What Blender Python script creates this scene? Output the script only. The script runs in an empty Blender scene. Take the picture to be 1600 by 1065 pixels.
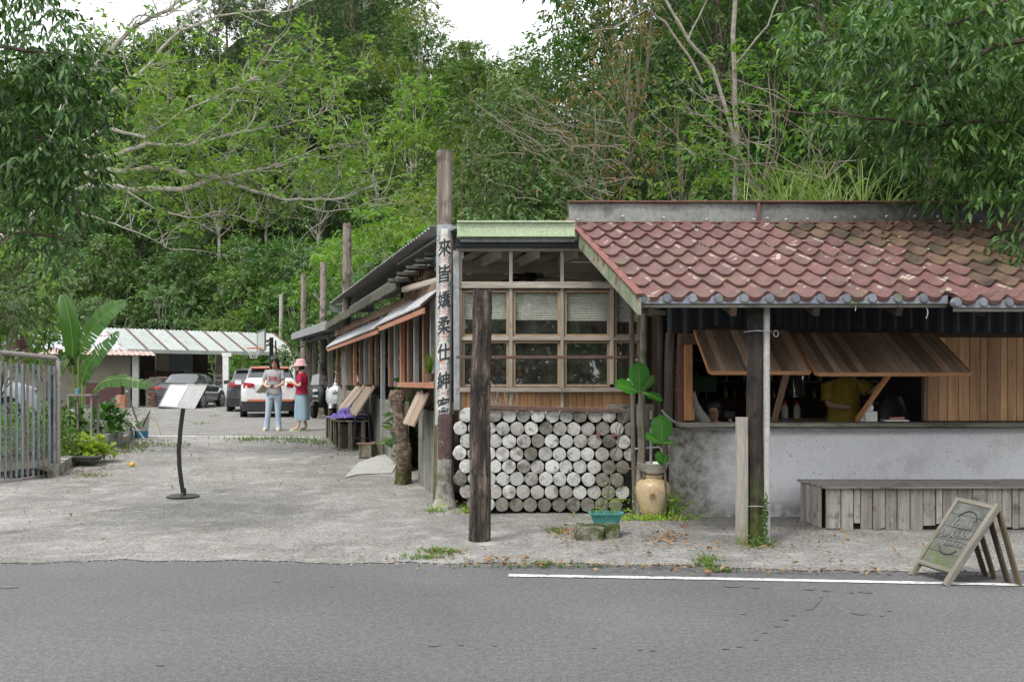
import bpy, math, random
import numpy as np
from mathutils import Vector, Matrix
R = math.radians
rnd = random.Random(7)
nrng = np.random.default_rng(11)
sc = bpy.context.scene
COL = sc.collection

# ------------------------------------------------------------------ camera, sky, sun, exposure
F = 1556.0
CAMZ = 1.5
cam_d = bpy.data.cameras.new('camera'); cam = bpy.data.objects.new('camera', cam_d); COL.objects.link(cam)
cam.location = (0, 0, CAMZ); cam.rotation_euler = (R(90), 0, 0)
cam_d.sensor_width = 36; cam_d.lens = 36 * F / 1600.0
cam_d.shift_y = 63.5 / 1600.0
cam_d.clip_start = 0.05; cam_d.clip_end = 600
sc.camera = cam
SUN_EL, SUN_AZ = 58.0, 215.0      # azimuth measured clockwise from +Y
w = bpy.data.worlds.new('World'); sc.world = w; w.use_nodes = True
nt = w.node_tree; nt.nodes.clear()
sky = nt.nodes.new('ShaderNodeTexSky'); sky.sky_type = 'NISHITA'; sky.sun_disc = False
sky.sun_elevation = R(SUN_EL); sky.sun_rotation = R(SUN_AZ); sky.air_density = 1.0; sky.dust_density = 4.0
tc = nt.nodes.new('ShaderNodeTexCoord'); nz = nt.nodes.new('ShaderNodeTexNoise'); nz.inputs['Scale'].default_value = 2.2
nz.inputs['Detail'].default_value = 5
rp = nt.nodes.new('ShaderNodeValToRGB')
rp.color_ramp.elements[0].position = .35; rp.color_ramp.elements[0].color = (8.6, 8.9, 9.4, 1)
rp.color_ramp.elements[1].position = .65; rp.color_ramp.elements[1].color = (10.6, 10.6, 10.7, 1)
mx = nt.nodes.new('ShaderNodeMixRGB'); mx.inputs[0].default_value = .9
bg = nt.nodes.new('ShaderNodeBackground'); bg.inputs['Strength'].default_value = .115
wo = nt.nodes.new('ShaderNodeOutputWorld')
L_ = nt.links.new
L_(tc.outputs['Generated'], nz.inputs['Vector']); L_(nz.outputs['Fac'], rp.inputs[0])
L_(sky.outputs[0], mx.inputs[1]); L_(rp.outputs[0], mx.inputs[2]); sz = nt.nodes.new('ShaderNodeSeparateXYZ'); L_(tc.outputs['Generated'], sz.inputs[0])
mrz = nt.nodes.new('ShaderNodeMapRange'); mrz.inputs[1].default_value = -.06; mrz.inputs[2].default_value = -.01; L_(sz.outputs['Z'], mrz.inputs[0])
mz = nt.nodes.new('ShaderNodeMixRGB'); mz.inputs[1].default_value = (.8, .8, .75, 1); L_(mrz.outputs[0], mz.inputs[0]); L_(mx.outputs[0], mz.inputs[2]); L_(mz.outputs[0], bg.inputs['Color']); L_(bg.outputs[0], wo.inputs['Surface'])
sd = bpy.data.lights.new('sun', 'SUN'); so = bpy.data.objects.new('sun', sd); COL.objects.link(so)
sd.energy = 1.5; sd.angle = R(10); sd.color = (1.0, .96, .9)
az = R(SUN_AZ); el = R(SUN_EL)
to_sun = Vector((math.sin(az) * math.cos(el), math.cos(az) * math.cos(el), math.sin(el)))
so.rotation_euler = to_sun.to_track_quat('Z', 'Y').to_euler(); so.location = to_sun * 60
sc.view_settings.view_transform = 'Standard'; sc.view_settings.look = 'None'
sc.view_settings.exposure = 0.85; sc.view_settings.gamma = 1.0; sc.view_settings.use_curve_mapping = False
sc.render.engine = 'CYCLES'
sc.cycles.use_denoising = True; sc.cycles.denoiser = 'OPENIMAGEDENOISE'; sc.cycles.denoising_input_passes = 'RGB_ALBEDO_NORMAL'; sc.cycles.denoising_prefilter = 'NONE'; sc.cycles.use_adaptive_sampling = False; sc.cycles.sample_clamp_indirect = 3.0; sc.cycles.blur_glossy = 1.0; sc.cycles.caustics_reflective = False; sc.cycles.caustics_refractive = False
sc.cycles.max_bounces = 6; sc.cycles.diffuse_bounces = 3; sc.cycles.glossy_bounces = 3
sc.cycles.transmission_bounces = 4; sc.cycles.transparent_max_bounces = 6

# ------------------------------------------------------------------ places
def P(px, py, d):
    return Vector(((px - 800) * d / F, d, CAMZ - (py - 596) * d / F))
def g(y):                               # height of the yard, rising gently behind the road
    t = min(1, max(0, (y - 11) / 10.5))
    return 0.4 * (t * .7 + .3 * t * t * (3 - 2 * t))
def G(px, py):                          # point of the ground under a pixel
    d = 8.0
    for _ in range(60):
        d = .5 * d + .5 * (CAMZ - g(d)) * F / (py - 596)
    return Vector(((px - 800) * d / F, d, g(d)))
def sx(y):                              # plan line of the long side wall
    return -0.72 - 0.28 * (y - 11.7)

# ------------------------------------------------------------------ materials
MATS = {}
def ng(name):
    m = bpy.data.materials.new(name); m.use_nodes = True
    t = m.node_tree; t.nodes.clear()
    o = t.nodes.new('ShaderNodeOutputMaterial')
    MATS[name] = m
    return m, t, o
def nn(t, typ, **kw):
    n = t.nodes.new('ShaderNode' + typ)
    for k, v in kw.items():
        if k in n.inputs: n.inputs[k].default_value = v
        else: setattr(n, k, v)
    return n
def c4(c): return (c[0], c[1], c[2], 1)
def ramp(t, fac, stops):
    r = nn(t, 'ValToRGB'); e = r.color_ramp.elements
    while len(e) < len(stops): e.new(.5)
    for i, (p, c) in enumerate(stops):
        e[i].position = p; e[i].color = c4(c) if not isinstance(c, (int, float)) else (c, c, c, 1)
    t.links.new(fac, r.inputs[0]); return r.outputs[0]
def mixc(t, fac, a, b, mode='MIX'):
    m = nn(t, 'MixRGB', blend_type=mode)
    for i, v in enumerate((fac, a, b)):
        if hasattr(v, 'links') or hasattr(v, 'is_linked'): t.links.new(v, m.inputs[i])
        elif isinstance(v, (int, float)): m.inputs[i].default_value = v if i == 0 else (v, v, v, 1)
        else: m.inputs[i].default_value = c4(v)
    return m.outputs[0]
def surf(name, cols, scale=4, stretch=(1, 1, 1), rough=.8, bump=.3, bscale=30, blotch=(), speck=(), objvar=.2, xcol=None, xband=None, metal=0, spec=.3, grain=.25, lowcol=None, coat=0, bstretch=None):
    m, t, o = ng(name); lk = t.links.new
    tc = nn(t, 'TexCoord'); oi = nn(t, 'ObjectInfo')
    mul = nn(t, 'VectorMath', operation='MULTIPLY'); lk(oi.outputs['Random'], mul.inputs[0]); mul.inputs[1].default_value = (37, 53, 71)
    add = nn(t, 'VectorMath', operation='ADD'); lk(tc.outputs['Object'], add.inputs[0]); lk(mul.outputs[0], add.inputs[1])
    mp = nn(t, 'Mapping'); mp.inputs['Scale'].default_value = stretch; lk(add.outputs[0], mp.inputs[0])
    v = mp.outputs[0]; vr = add.outputs[0]
    n1 = nn(t, 'TexNoise', Scale=scale, Detail=6, Roughness=.62); lk(v, n1.inputs['Vector'])
    k = len(cols); st = [(.3 + .4 * i / max(1, k - 1), c) for i, c in enumerate(cols)]
    c = ramp(t, n1.outputs['Fac'], st)
    n2 = nn(t, 'TexNoise', Scale=bscale, Detail=5, Roughness=.7); lk(v, n2.inputs['Vector'])
    gr = ramp(t, n2.outputs['Fac'], [(.3, 1 - grain), (.7, 1 + grain)])
    c = mixc(t, 1.0, c, gr, 'MULTIPLY')
    for (bc, bs, lo, hi) in blotch:
        nb = nn(t, 'TexNoise', Scale=bs, Detail=7, Roughness=.65); lk(vr if len(name) else v, nb.inputs['Vector'])
        f = ramp(t, nb.outputs['Fac'], [(lo, 0.0), (hi, 1.0)])
        c = mixc(t, f, c, bc)
    for (bc, bs, th) in speck:
        nb = nn(t, 'TexNoise', Scale=bs, Detail=3, Roughness=.8); lk(v, nb.inputs['Vector'])
        f = ramp(t, nb.outputs['Fac'], [(th, 0.0), (th + .05, 1.0)])
        c = mixc(t, f, c, bc)
    if lowcol:                          # growth near the foot of the thing: (colour, z_top, z_full)
        sp = nn(t, 'SeparateXYZ'); lk(tc.outputs['Object'], sp.inputs[0])
        mr = nn(t, 'MapRange'); mr.inputs[1].default_value = lowcol[1]; mr.inputs[2].default_value = lowcol[2]; mr.inputs[3].default_value = 0; mr.inputs[4].default_value = 1
        lk(sp.outputs['Z'], mr.inputs[0])
        nb = nn(t, 'TexNoise', Scale=9, Detail=6); lk(vr, nb.inputs['Vector'])
        mm = nn(t, 'Math', operation='MULTIPLY'); lk(mr.outputs[0], mm.inputs[0]); lk(ramp(t, nb.outputs['Fac'], [(.38, 0.15), (.6, 1.0)]), mm.inputs[1])
        c = mixc(t, mm.outputs[0], c, lowcol[0])
    if xband:                           # bare streak beside each crest: (colour, x0, x1, threshold)
        sp = nn(t, 'SeparateXYZ'); lk(tc.outputs['Object'], sp.inputs[0]); mk = nn(t, 'Math', operation='MULTIPLY_ADD'); lk(sp.outputs['Y'], mk.inputs[0]); mk.inputs[1].default_value = .1467; lk(sp.outputs['X'], mk.inputs[2]); e1 = ramp(t, mk.outputs[0], [(xband[1] - .004, 0.0), (xband[1], 1.0), (xband[2], 1.0), (xband[2] + .008, 0.0)])
        nb = nn(t, 'TexNoise', Scale=4.5, Detail=6, Roughness=.7); lk(vr, nb.inputs['Vector']); mm = nn(t, 'Math', operation='MULTIPLY'); lk(e1, mm.inputs[0]); lk(ramp(t, nb.outputs['Fac'], [(xband[3], 0.0), (xband[3] + .03, 1.0)]), mm.inputs[1]); c = mixc(t, mm.outputs[0], c, xband[0])
    if xcol:                            # a different coat toward one end: (colour, x full, x none)
        sp = nn(t, 'SeparateXYZ'); lk(tc.outputs['Object'], sp.inputs[0]); nb = nn(t, 'TexNoise', Scale=3, Detail=8, Roughness=.75); lk(vr, nb.inputs['Vector'])
        ma = nn(t, 'Math', operation='MULTIPLY_ADD'); lk(nb.outputs['Fac'], ma.inputs[0]); ma.inputs[1].default_value = -1.3; ma.inputs[2].default_value = .65
        mb_ = nn(t, 'Math', operation='ADD'); lk(sp.outputs['X'], mb_.inputs[0]); lk(ma.outputs[0], mb_.inputs[1])
        mr = nn(t, 'MapRange'); mr.inputs[1].default_value = xcol[3]; mr.inputs[2].default_value = xcol[2]; lk(mb_.outputs[0], mr.inputs[0])
        n5 = nn(t, 'TexNoise', Scale=11, Detail=7, Roughness=.75); lk(vr, n5.inputs['Vector'])
        c = mixc(t, mr.outputs[0], c, ramp(t, n5.outputs['Fac'], [(.36, xcol[0]), (.6, xcol[1])]))
    if objvar:
        hv = nn(t, 'HueSaturation'); mr = nn(t, 'MapRange'); mr.inputs[3].default_value = 1 - objvar; mr.inputs[4].default_value = 1 + objvar
        lk(oi.outputs['Random'], mr.inputs[0]); lk(mr.outputs[0], hv.inputs['Value']); lk(c, hv.inputs['Color']); c = hv.outputs[0]
    b = nn(t, 'BsdfPrincipled', Roughness=rough, Metallic=metal); b.inputs['Specular IOR Level'].default_value = spec
    b.inputs['Coat Weight'].default_value = coat
    lk(c, b.inputs['Base Color'])
    if bump:
        bp = nn(t, 'Bump', Strength=bump, Distance=.02)
        ad = nn(t, 'Math', operation='ADD'); lk(n1.outputs['Fac'], ad.inputs[0]); lk(n2.outputs['Fac'], ad.inputs[1])
        lk(ad.outputs[0], bp.inputs['Height']); lk(bp.outputs[0], b.inputs['Normal'])
    lk(b.outputs[0], o.inputs[0]); return m
def plain(name, col, rough=.5, metal=0, spec=.5, coat=0, emit=None):
    m, t, o = ng(name)
    b = nn(t, 'BsdfPrincipled', Roughness=rough, Metallic=metal); b.inputs['Specular IOR Level'].default_value = spec
    b.inputs['Base Color'].default_value = c4(col); b.inputs['Coat Weight'].default_value = coat
    n = nn(t, 'TexNoise', Scale=9, Detail=5); r_ = ramp(t, n.outputs['Fac'], [(.3, tuple(x * .85 for x in col)), (.7, tuple(min(1, x * 1.1) for x in col))])
    tc = nn(t, 'TexCoord'); t.links.new(tc.outputs['Object'], n.inputs['Vector'])
    t.links.new(r_, b.inputs['Base Color'])
    if emit: b.inputs['Emission Color'].default_value = c4(emit[0]); b.inputs['Emission Strength'].default_value = emit[1]
    t.links.new(b.outputs[0], o.inputs[0]); return m
def glass(name, tint=(.8, .85, .85), refl=.35, clear=.75):
    m, t, o = ng(name); lk = t.links.new
    gl = nn(t, 'BsdfGlossy', Roughness=.02); gl.inputs['Color'].default_value = (.9, .9, .9, 1)
    tr = nn(t, 'BsdfTransparent'); tr.inputs['Color'].default_value = c4(tint)
    fr = nn(t, 'LayerWeight', Blend=.5); pw = nn(t, 'Math', operation='POWER'); lk(fr.outputs['Facing'], pw.inputs[0]); pw.inputs[1].default_value = 4.0; mt = nn(t, 'Math', operation='MULTIPLY_ADD'); lk(pw.outputs[0], mt.inputs[0]); mt.inputs[1].default_value = .8; mt.inputs[2].default_value = refl * .25
    mx = nn(t, 'MixShader'); lk(mt.outputs[0], mx.inputs[0]); lk(tr.outputs[0], mx.inputs[1]); lk(gl.outputs[0], mx.inputs[2])
    di = nn(t, 'BsdfDiffuse'); di.inputs['Color'].default_value = (.35, .36, .33, 1)       # dust film
    n = nn(t, 'TexNoise', Scale=6, Detail=7); tc = nn(t, 'TexCoord'); lk(tc.outputs['Object'], n.inputs['Vector'])
    m2 = nn(t, 'MixShader'); lk(ramp(t, n.outputs['Fac'], [(.35, (1 - clear) * .2), (.75, 1 - clear)]), m2.inputs[0]); lk(mx.outputs[0], m2.inputs[1]); lk(di.outputs[0], m2.inputs[2])
    lk(m2.outputs[0], o.inputs[0]); return m
def leafmat(name, cols, rough=.45, transl=.32, objvar=.18, spec=.35):
    m, t, o = ng(name); lk = t.links.new
    ge = nn(t, 'NewGeometry'); oi = nn(t, 'ObjectInfo')
    c = ramp(t, ge.outputs['Random Per Island'], [(i / max(1, len(cols) - 1), c) for i, c in enumerate(cols)])
    hv = nn(t, 'HueSaturation'); mr = nn(t, 'MapRange'); mr.inputs[3].default_value = 1 - objvar; mr.inputs[4].default_value = 1 + objvar
    lk(oi.outputs['Random'], mr.inputs[0]); lk(mr.outputs[0], hv.inputs['Value'])
    mh = nn(t, 'MapRange'); mh.inputs[3].default_value = .5 - objvar * .09; mh.inputs[4].default_value = .5 + objvar * .09
    m7 = nn(t, 'Math', operation='FRACT'); m8 = nn(t, 'Math', operation='MULTIPLY'); m8.inputs[1].default_value = 7.3
    lk(oi.outputs['Random'], m8.inputs[0]); lk(m8.outputs[0], m7.inputs[0]); lk(m7.outputs[0], mh.inputs[0]); lk(mh.outputs[0], hv.inputs['Hue'])
    lk(c, hv.inputs['Color']); c = hv.outputs[0]
    b = nn(t, 'BsdfPrincipled', Roughness=rough); b.inputs['Specular IOR Level'].default_value = spec; lk(c, b.inputs['Base Color'])
    tr = nn(t, 'BsdfTranslucent'); lk(mixc(t, 1.0, c, (1.25, 1.3, .7), 'MULTIPLY'), tr.inputs['Color'])
    mx = nn(t, 'MixShader', Fac=transl); lk(b.outputs[0], mx.inputs[1]); lk(tr.outputs[0], mx.inputs[2]); lk(mx.outputs[0], o.inputs[0])
    return m

LEAF = {
 'dark': leafmat('leaf_dark', [(.038, .078, .022), (.06, .125, .03), (.085, .16, .04), (.055, .105, .036)], .38),
 'deep': leafmat('leaf_deep', [(.016, .04, .014), (.034, .082, .02), (.058, .122, .03), (.115, .2, .048), (.042, .095, .026)], .45, .3, spec=.3),
 'mid': leafmat('leaf_mid', [(.058, .115, .026), (.085, .16, .034), (.12, .205, .046), (.07, .13, .035)]),
 'light': leafmat('leaf_light', [(.08, .18, .025), (.11, .235, .032), (.16, .29, .045), (.09, .19, .035), (.22, .27, .05)], .5, .45),
 'yellow': leafmat('leaf_yellow', [(.075, .135, .03), (.11, .17, .035), (.15, .2, .045), (.22, .2, .05)], .5, .4),
 'grey': leafmat('leaf_grey', [(.06, .095, .045), (.085, .13, .06), (.11, .155, .08)], .6, .2),
 'cedar': leafmat('leaf_cedar', [(.036, .08, .03), (.055, .11, .036), (.07, .135, .04)], .7, .15),
 'umbel': leafmat('leaf_umbel', [(.07, .13, .04), (.1, .17, .06), (.13, .2, .08)], .5, .35),
 'brown': leafmat('leaf_brown', [(.09, .11, .04), (.13, .14, .06), (.16, .12, .06), (.1, .12, .05), (.3, .13, .05)], .6, .3),
 'banana': leafmat('leaf_banana', [(.04, .125, .018), (.06, .16, .025)], .35, .4, .05, .5),
 'fig': leafmat('leaf_fig', [(.04, .2, .02), (.06, .25, .035)], .3, .25, .08, .5),
 'red': leafmat('leaf_red', [(.05, .035, .03), (.09, .03, .04), (.04, .07, .03)], .3, .2),
 'lime': leafmat('leaf_lime', [(.2, .34, .03), (.28, .42, .05)], .5, .4),
 'litter': leafmat('leaf_litter', [(.24, .12, .06), (.34, .19, .09), (.16, .09, .05), (.4, .26, .13), (.12, .08, .05)], .85, .1),
 'grass': leafmat('leaf_grass', [(.08, .17, .02), (.13, .23, .03), (.2, .25, .06)], .5, .35),
 'blade': leafmat('leaf_blade', [(.1, .18, .04), (.17, .26, .07), (.26, .34, .14)], .4, .35),
}
BARK = surf('bark', [(.07, .055, .04), (.16, .13, .1), (.1, .085, .06)], 6, (1, 1, .3), .9, .6, 30)
PALEBARK = surf('pale_bark', [(.28, .26, .21), (.48, .45, .39), (.38, .35, .28)], 7, (1, 1, 1), .85, .5, 40, blotch=[((.1, .1, .05), 14, .55, .7)])

# ------------------------------------------------------------------ mesh building
WL = {}
def setp(o, label=None, cat=None, group=None, kind=None, category=None):
    cat = cat or category
    if label: o['label'] = label
    if cat: o['category'] = cat
    if group: o['group'] = group
    if kind: o['kind'] = kind
    return o
def thing(name, label, cat, base=(0, 0, 0), group=None):
    o = bpy.data.objects.new(name, None); COL.objects.link(o); o.empty_display_size = .2
    o.location = base; WL[o.name] = Vector(base)
    return setp(o, label, cat, group)
def link(name, me, parent=None, loc=(0, 0, 0), rot=None):
    o = bpy.data.objects.new(name, me); COL.objects.link(o)
    wl = Vector(loc); WL[o.name] = wl
    if parent is not None:
        o.parent = parent; o.location = wl - WL[parent.name]
    else: o.location = wl
    if rot is not None:
        o.rotation_mode = 'QUATERNION'; o.rotation_quaternion = rot
    return o
class MB:
    def __init__(s): s.v = []; s.f = []
    def add(s, vs, fs):
        n = len(s.v); s.v += [tuple(x) for x in vs]; s.f += [tuple(i + n for i in f) for f in fs]; return s
    def box(s, c, d, M=None):
        c = Vector(c); h = Vector(d) / 2; vs = []
        for z in (-1, 1):
            for y in (-1, 1):
                for x in (-1, 1):
                    q = Vector((x * h.x, y * h.y, z * h.z))
                    if M: q = M @ q
                    vs.append(c + q)
        return s.add(vs, [(0, 2, 3, 1), (4, 5, 7, 6), (0, 1, 5, 4), (2, 6, 7, 3), (0, 4, 6, 2), (1, 3, 7, 5)])
    def slab(s, pts, t):                 # closed prism of a planar polygon along vector t
        n = len(pts); pts = [Vector(p) for p in pts]; t = Vector(t)
        return s.add(pts + [p + t for p in pts], [tuple(range(n - 1, -1, -1)), tuple(range(n, 2 * n))] + [(i, (i + 1) % n, n + (i + 1) % n, n + i) for i in range(n)])
    def tube(s, pts, rad, n=8, cap=True, sq=None, wob=0, rg=None):
        pts = [Vector(p) for p in pts]
        if not isinstance(rad, (list, tuple)): rad = [rad] * len(pts)
        vs = []; ref = None
        for i, p in enumerate(pts):
            a = pts[max(0, i - 1)]; b = pts[min(len(pts) - 1, i + 1)]
            d = (b - a).normalized()
            if ref is None:
                ref = Vector((0, 1, 0)) if abs(d.y) < .8 else Vector((1, 0, 0))
            x = ref.cross(d); x = x.normalized() if x.length > 1e-6 else d.orthogonal().normalized()
            y = d.cross(x); ref = y
            r = rad[i]
            for k in range(n):
                t = 2 * math.pi * k / n + (math.pi / n if sq else 0)
                rr = r
                if wob: rr = r * (1 + wob * ((rg or rnd).random() - .5))
                if isinstance(rr, (int, float)):
                    vs.append(p + x * math.cos(t) * rr + y * math.sin(t) * rr)
        fs = []
        m = len(pts)
        for i in range(m - 1):
            for k in range(n):
                a = i * n + k; b = i * n + (k + 1) % n
                fs.append((a, b, b + n, a + n))
        if cap: fs += [tuple(range(n - 1, -1, -1)), tuple((m - 1) * n + k for k in range(n))]
        return s.add(vs, fs)
    def rings(s, rs, n=16, cap=True, ph=0, p=2.0):  # rs: list of (centre, rx, ry) horizontal superellipses
        vs = []
        for (c, rx, ry) in rs:
            for k in range(n):
                t = 2 * math.pi * k / n + ph; cc, ss = math.cos(t), math.sin(t)
                vs.append((c[0] + rx * math.copysign(abs(cc) ** (2 / p), cc), c[1] + ry * math.copysign(abs(ss) ** (2 / p), ss), c[2]))
        fs = []
        for i in range(len(rs) - 1):
            for k in range(n):
                a = i * n + k; b = i * n + (k + 1) % n
                fs.append((a, b, b + n, a + n))
        if cap: fs += [tuple(range(n - 1, -1, -1)), tuple((len(rs) - 1) * n + k for k in range(n))]
        return s.add(vs, fs)
    def lathe(s, c, prof, n=24, cap=True):
        return s.rings([((c[0], c[1], c[2] + z), r, r) for r, z in prof], n, cap)
    def grid(s, nu, nv, fn, closed_t=None):
        vs = [fn(i / nu, j / nv) for j in range(nv + 1) for i in range(nu + 1)]
        fs = [(j * (nu + 1) + i, j * (nu + 1) + i + 1, (j + 1) * (nu + 1) + i + 1, (j + 1) * (nu + 1) + i) for j in range(nv) for i in range(nu)]
        return s.add(vs, fs)
    def thick(s, nu, nv, fn, t):          # sheet with thickness (vector t)
        t = Vector(t)
        top = [Vector(fn(i / nu, j / nv)) for j in range(nv + 1) for i in range(nu + 1)]
        N = len(top); W = nu + 1
        fs = []
        for j in range(nv):
            for i in range(nu):
                a = j * W + i
                fs.append((a, a + 1, a + 1 + W, a + W)); fs.append((a + N, a + W + N, a + 1 + W + N, a + 1 + N))
        for i in range(nu):
            fs.append((i, i + N, i + 1 + N, i + 1)); b = nv * W + i; fs.append((b, b + 1, b + 1 + N, b + N))
        for j in range(nv):
            a = j * W; fs.append((a, a + W, a + W + N, a + N)); b = j * W + nu; fs.append((b, b + N, b + W + N, b + W))
        return s.add(top + [p + t for p in top], fs)
    def build(s, name, mat, parent=None, origin=None, smooth=False, rot=None, **kw):
        if origin is None: origin = WL[parent.name] if parent is not None else Vector((0, 0, 0))
        origin = Vector(origin)
        me = bpy.data.meshes.new(name)
        me.from_pydata([tuple(Vector(v) - origin) for v in s.v], [], s.f)
        me.materials.append(mat)
        if smooth:
            me.shade_smooth()
            try: me.set_sharp_from_angle(angle=R(smooth if smooth is not True else 40))
            except Exception: pass
        me.update()
        o = link(name, me, parent, origin)
        return setp(o, **kw) if kw else o
def axes(p0, p1, up=(0, 0, 1)):
    z = (Vector(p1) - Vector(p0)); L = z.length; z = z / L
    up = Vector(up)
    x = up.cross(z)
    if x.length < 1e-4: x = Vector((1, 0, 0)) if abs(z.x) < .9 else Vector((0, 1, 0))
    x.normalize(); y = z.cross(x)
    M = Matrix((x, y, z)).transposed()
    return M, L
def beam(name, p0, p1, w, h, mat, parent=None, up=(0, 0, 1), ch=.004, ragged=0, **kw):
    """board / post with its long axis in local Z; w across, h along `up`"""
    M, L = axes(p0, p1, up)
    c = min(ch, w * .3, h * .3); a, b = w / 2, h / 2
    sec = [(-a + c, -b), (a - c, -b), (a, -b + c), (a, b - c), (a - c, b), (-a + c, b), (-a, b - c), (-a, -b + c)]
    vs = []
    for z in (0, L):
        for (x, y) in sec:
            vs.append((x, y, z + (rnd.uniform(-ragged, ragged) if ragged else 0)))
    me = bpy.data.meshes.new(name)
    me.from_pydata(vs, [], [tuple(range(7, -1, -1)), tuple(range(8, 16))] + [(i, (i + 1) % 8, 8 + (i + 1) % 8, 8 + i) for i in range(8)])
    me.materials.append(mat); me.update()
    o = link(name, me, parent, p0, M.to_quaternion())
    return setp(o, **kw) if kw else o
def dup_tree(root, loc, rz=0, s=1, **kw):
    r = root.copy(); COL.objects.link(r); r.location = loc; r.rotation_euler = (0, 0, rz); r.scale = (s, s, s) if isinstance(s, (int, float)) else s
    WL[r.name] = Vector(loc)
    for ch in list(root.children):
        c = ch.copy(); COL.objects.link(c); c.parent = r
        for g2 in ch.children:
            d = g2.copy(); COL.objects.link(d); d.parent = c
    return setp(r, **kw)

# ------------------------------------------------------------------ foliage
def norm(a): return a / np.maximum(np.linalg.norm(a, axis=1, keepdims=True), 1e-9)
def rdir(n): return norm(nrng.normal(size=(n, 3)))
def leaf_mesh(name, Pn, D, N, L, W, mat, parent=None, droop=.2, origin=None, wide=.45, **kw):
    n = len(Pn); D = norm(D); S = norm(np.cross(N, D)); N2 = np.cross(D, S)
    L = np.asarray(L, float).reshape(-1, 1) * np.ones((n, 1)); W = np.asarray(W, float).reshape(-1, 1) * np.ones((n, 1))
    T = [(0, 0, 0), (wide, -.5, .12), (wide + .06, 0, -.03), (wide, .5, .12), (1, 0, -droop)]
    V = np.stack([Pn + D * L * u + S * W * v + N2 * W * w_ * 1.0 + (np.array([0, 0, -1.0]) * L * droop * (u ** 2)) for (u, v, w_) in T], 1)
    F_ = np.array([[0, 2, 1], [0, 3, 2], [1, 2, 4], [2, 3, 4]])
    idx = (np.arange(n)[:, None, None] * 5 + F_[None]).reshape(-1)
    if origin is None: origin = WL[parent.name] if parent is not None else (0, 0, 0)
    V = V.reshape(-1, 3) - np.array(origin)
    me = bpy.data.meshes.new(name)
    me.vertices.add(len(V)); me.vertices.foreach_set('co', V.astype(np.float32).ravel())
    nf = n * 4
    me.loops.add(nf * 3); me.loops.foreach_set('vertex_index', idx.astype(np.int32))
    me.polygons.add(nf); me.polygons.foreach_set('loop_start', np.arange(0, nf * 3, 3, dtype=np.int32))
    me.polygons.foreach_set('loop_total', np.full(nf, 3, np.int32))
    me.materials.append(mat); me.update(calc_edges=True); me.validate()
    o = link(name, me, parent, origin)
    return setp(o, **kw) if kw else o
def spray_leaves(nodes, tdir, tl, m, spread=.8, down=.25):
    """m leaves along each twig; returns positions, directions, normals"""
    K = len(nodes); tdir = norm(tdir)
    up = np.tile([0, 0, 1.0], (K, 1)) + nrng.normal(size=(K, 3)) * .35
    side = norm(np.cross(up, tdir))
    Ps, Ds, Ns = [], [], []
    for k in range(m):
        f = k / max(1, m - 1)
        sgn = 1 if k % 2 else -1
        if k == m - 1: sgn = 0
        p = nodes + tdir * np.reshape(tl, (-1, 1)) * f + np.array([0, 0, -1.0]) * np.reshape(tl, (-1, 1)) * .18 * f * f
        d = tdir * .65 + side * sgn * spread + nrng.normal(size=(K, 3)) * .22 + np.array([0, 0, -down])
        nrm = up + nrng.normal(size=(K, 3)) * .35
        Ps.append(p); Ds.append(d); Ns.append(nrm)
    return np.concatenate(Ps), np.concatenate(Ds), np.concatenate(Ns)
def clump_nodes(cen, rad, per, sq=.7, inner=.35):
    """twig bases in the outer shell of each clump, pointing outward"""
    out_p, out_d = [], []
    for c, r in zip(cen, rad):
        k = max(3, int(per * (r ** 2)))
        d = rdir(k); d[:, 2] = np.abs(d[:, 2]) * np.where(nrng.random(k) < .72, 1, -1)
        rr = r * (inner + (1 - inner) * nrng.random(k) ** .5)
        p = np.array(c) + d * rr[:, None] * np.array([1, 1, sq])
        out_p.append(p); out_d.append(d + np.array([0, 0, .15]) + nrng.normal(size=(k, 3)) * .4)
    return np.concatenate(out_p), np.concatenate(out_d)
def crown(name, cen, rad, per, m, L, W, mat, parent, tl=None, sq=.7, droop=.25, spread=.8, down=.25, wide=.45, inner=.35):
    nodes, td = clump_nodes(cen, rad, per, sq, inner)
    tl = (tl or L * 1.6) * nrng.uniform(.6, 1.3, len(nodes))
    Pn, D, N = spray_leaves(nodes, td, tl, m, spread, down)
    Ls = L * nrng.uniform(.65, 1.25, len(Pn))
    return leaf_mesh(name, Pn, D, N, Ls, Ls * W / L, mat, parent, droop, wide=wide)
def wig(a, b, n, amt, rg=rnd):
    a, b = Vector(a), Vector(b); L = (b - a).length
    out = [a + (b - a) * (i / n) + (Vector((rg.uniform(-1, 1), rg.uniform(-1, 1), rg.uniform(-1, 1))) * amt * L if 0 < i < n else Vector()) for i in range(n + 1)]
    return out
def skeleton(mb, base, cen, r0, fork=.4, rg=rnd, top=None):
    base = Vector(base); C_ = [Vector(c) for c in cen]
    mean = sum(C_, Vector()) / len(C_)
    top = Vector(top) if top else Vector((mean.x, mean.y, max(c.z for c in C_)))
    tr = wig(base, top, 6, .025, rg)
    mb.tube(tr, [r0 * (1.25 if i == 0 else 1) * (1 - .8 * i / 6) for i in range(7)], 7)
    for c in C_:
        f = rg.uniform(fork, fork + .3); i = f * 6; k = int(i); s0 = tr[k].lerp(tr[min(6, k + 1)], i - k)
        pts = wig(s0, c, 4, .05, rg)
        mb.tube(pts, [r0 * .4 * (1 - .75 * j / 4) for j in range(5)], 5)
        for q in range(2):
            e = c + Vector((rg.uniform(-1, 1), rg.uniform(-1, 1), rg.uniform(-.2, 1))) * .45
            mb.tube(wig(pts[3], e, 2, .05, rg), [r0 * .13, r0 * .1, r0 * .04], 4)
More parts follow.
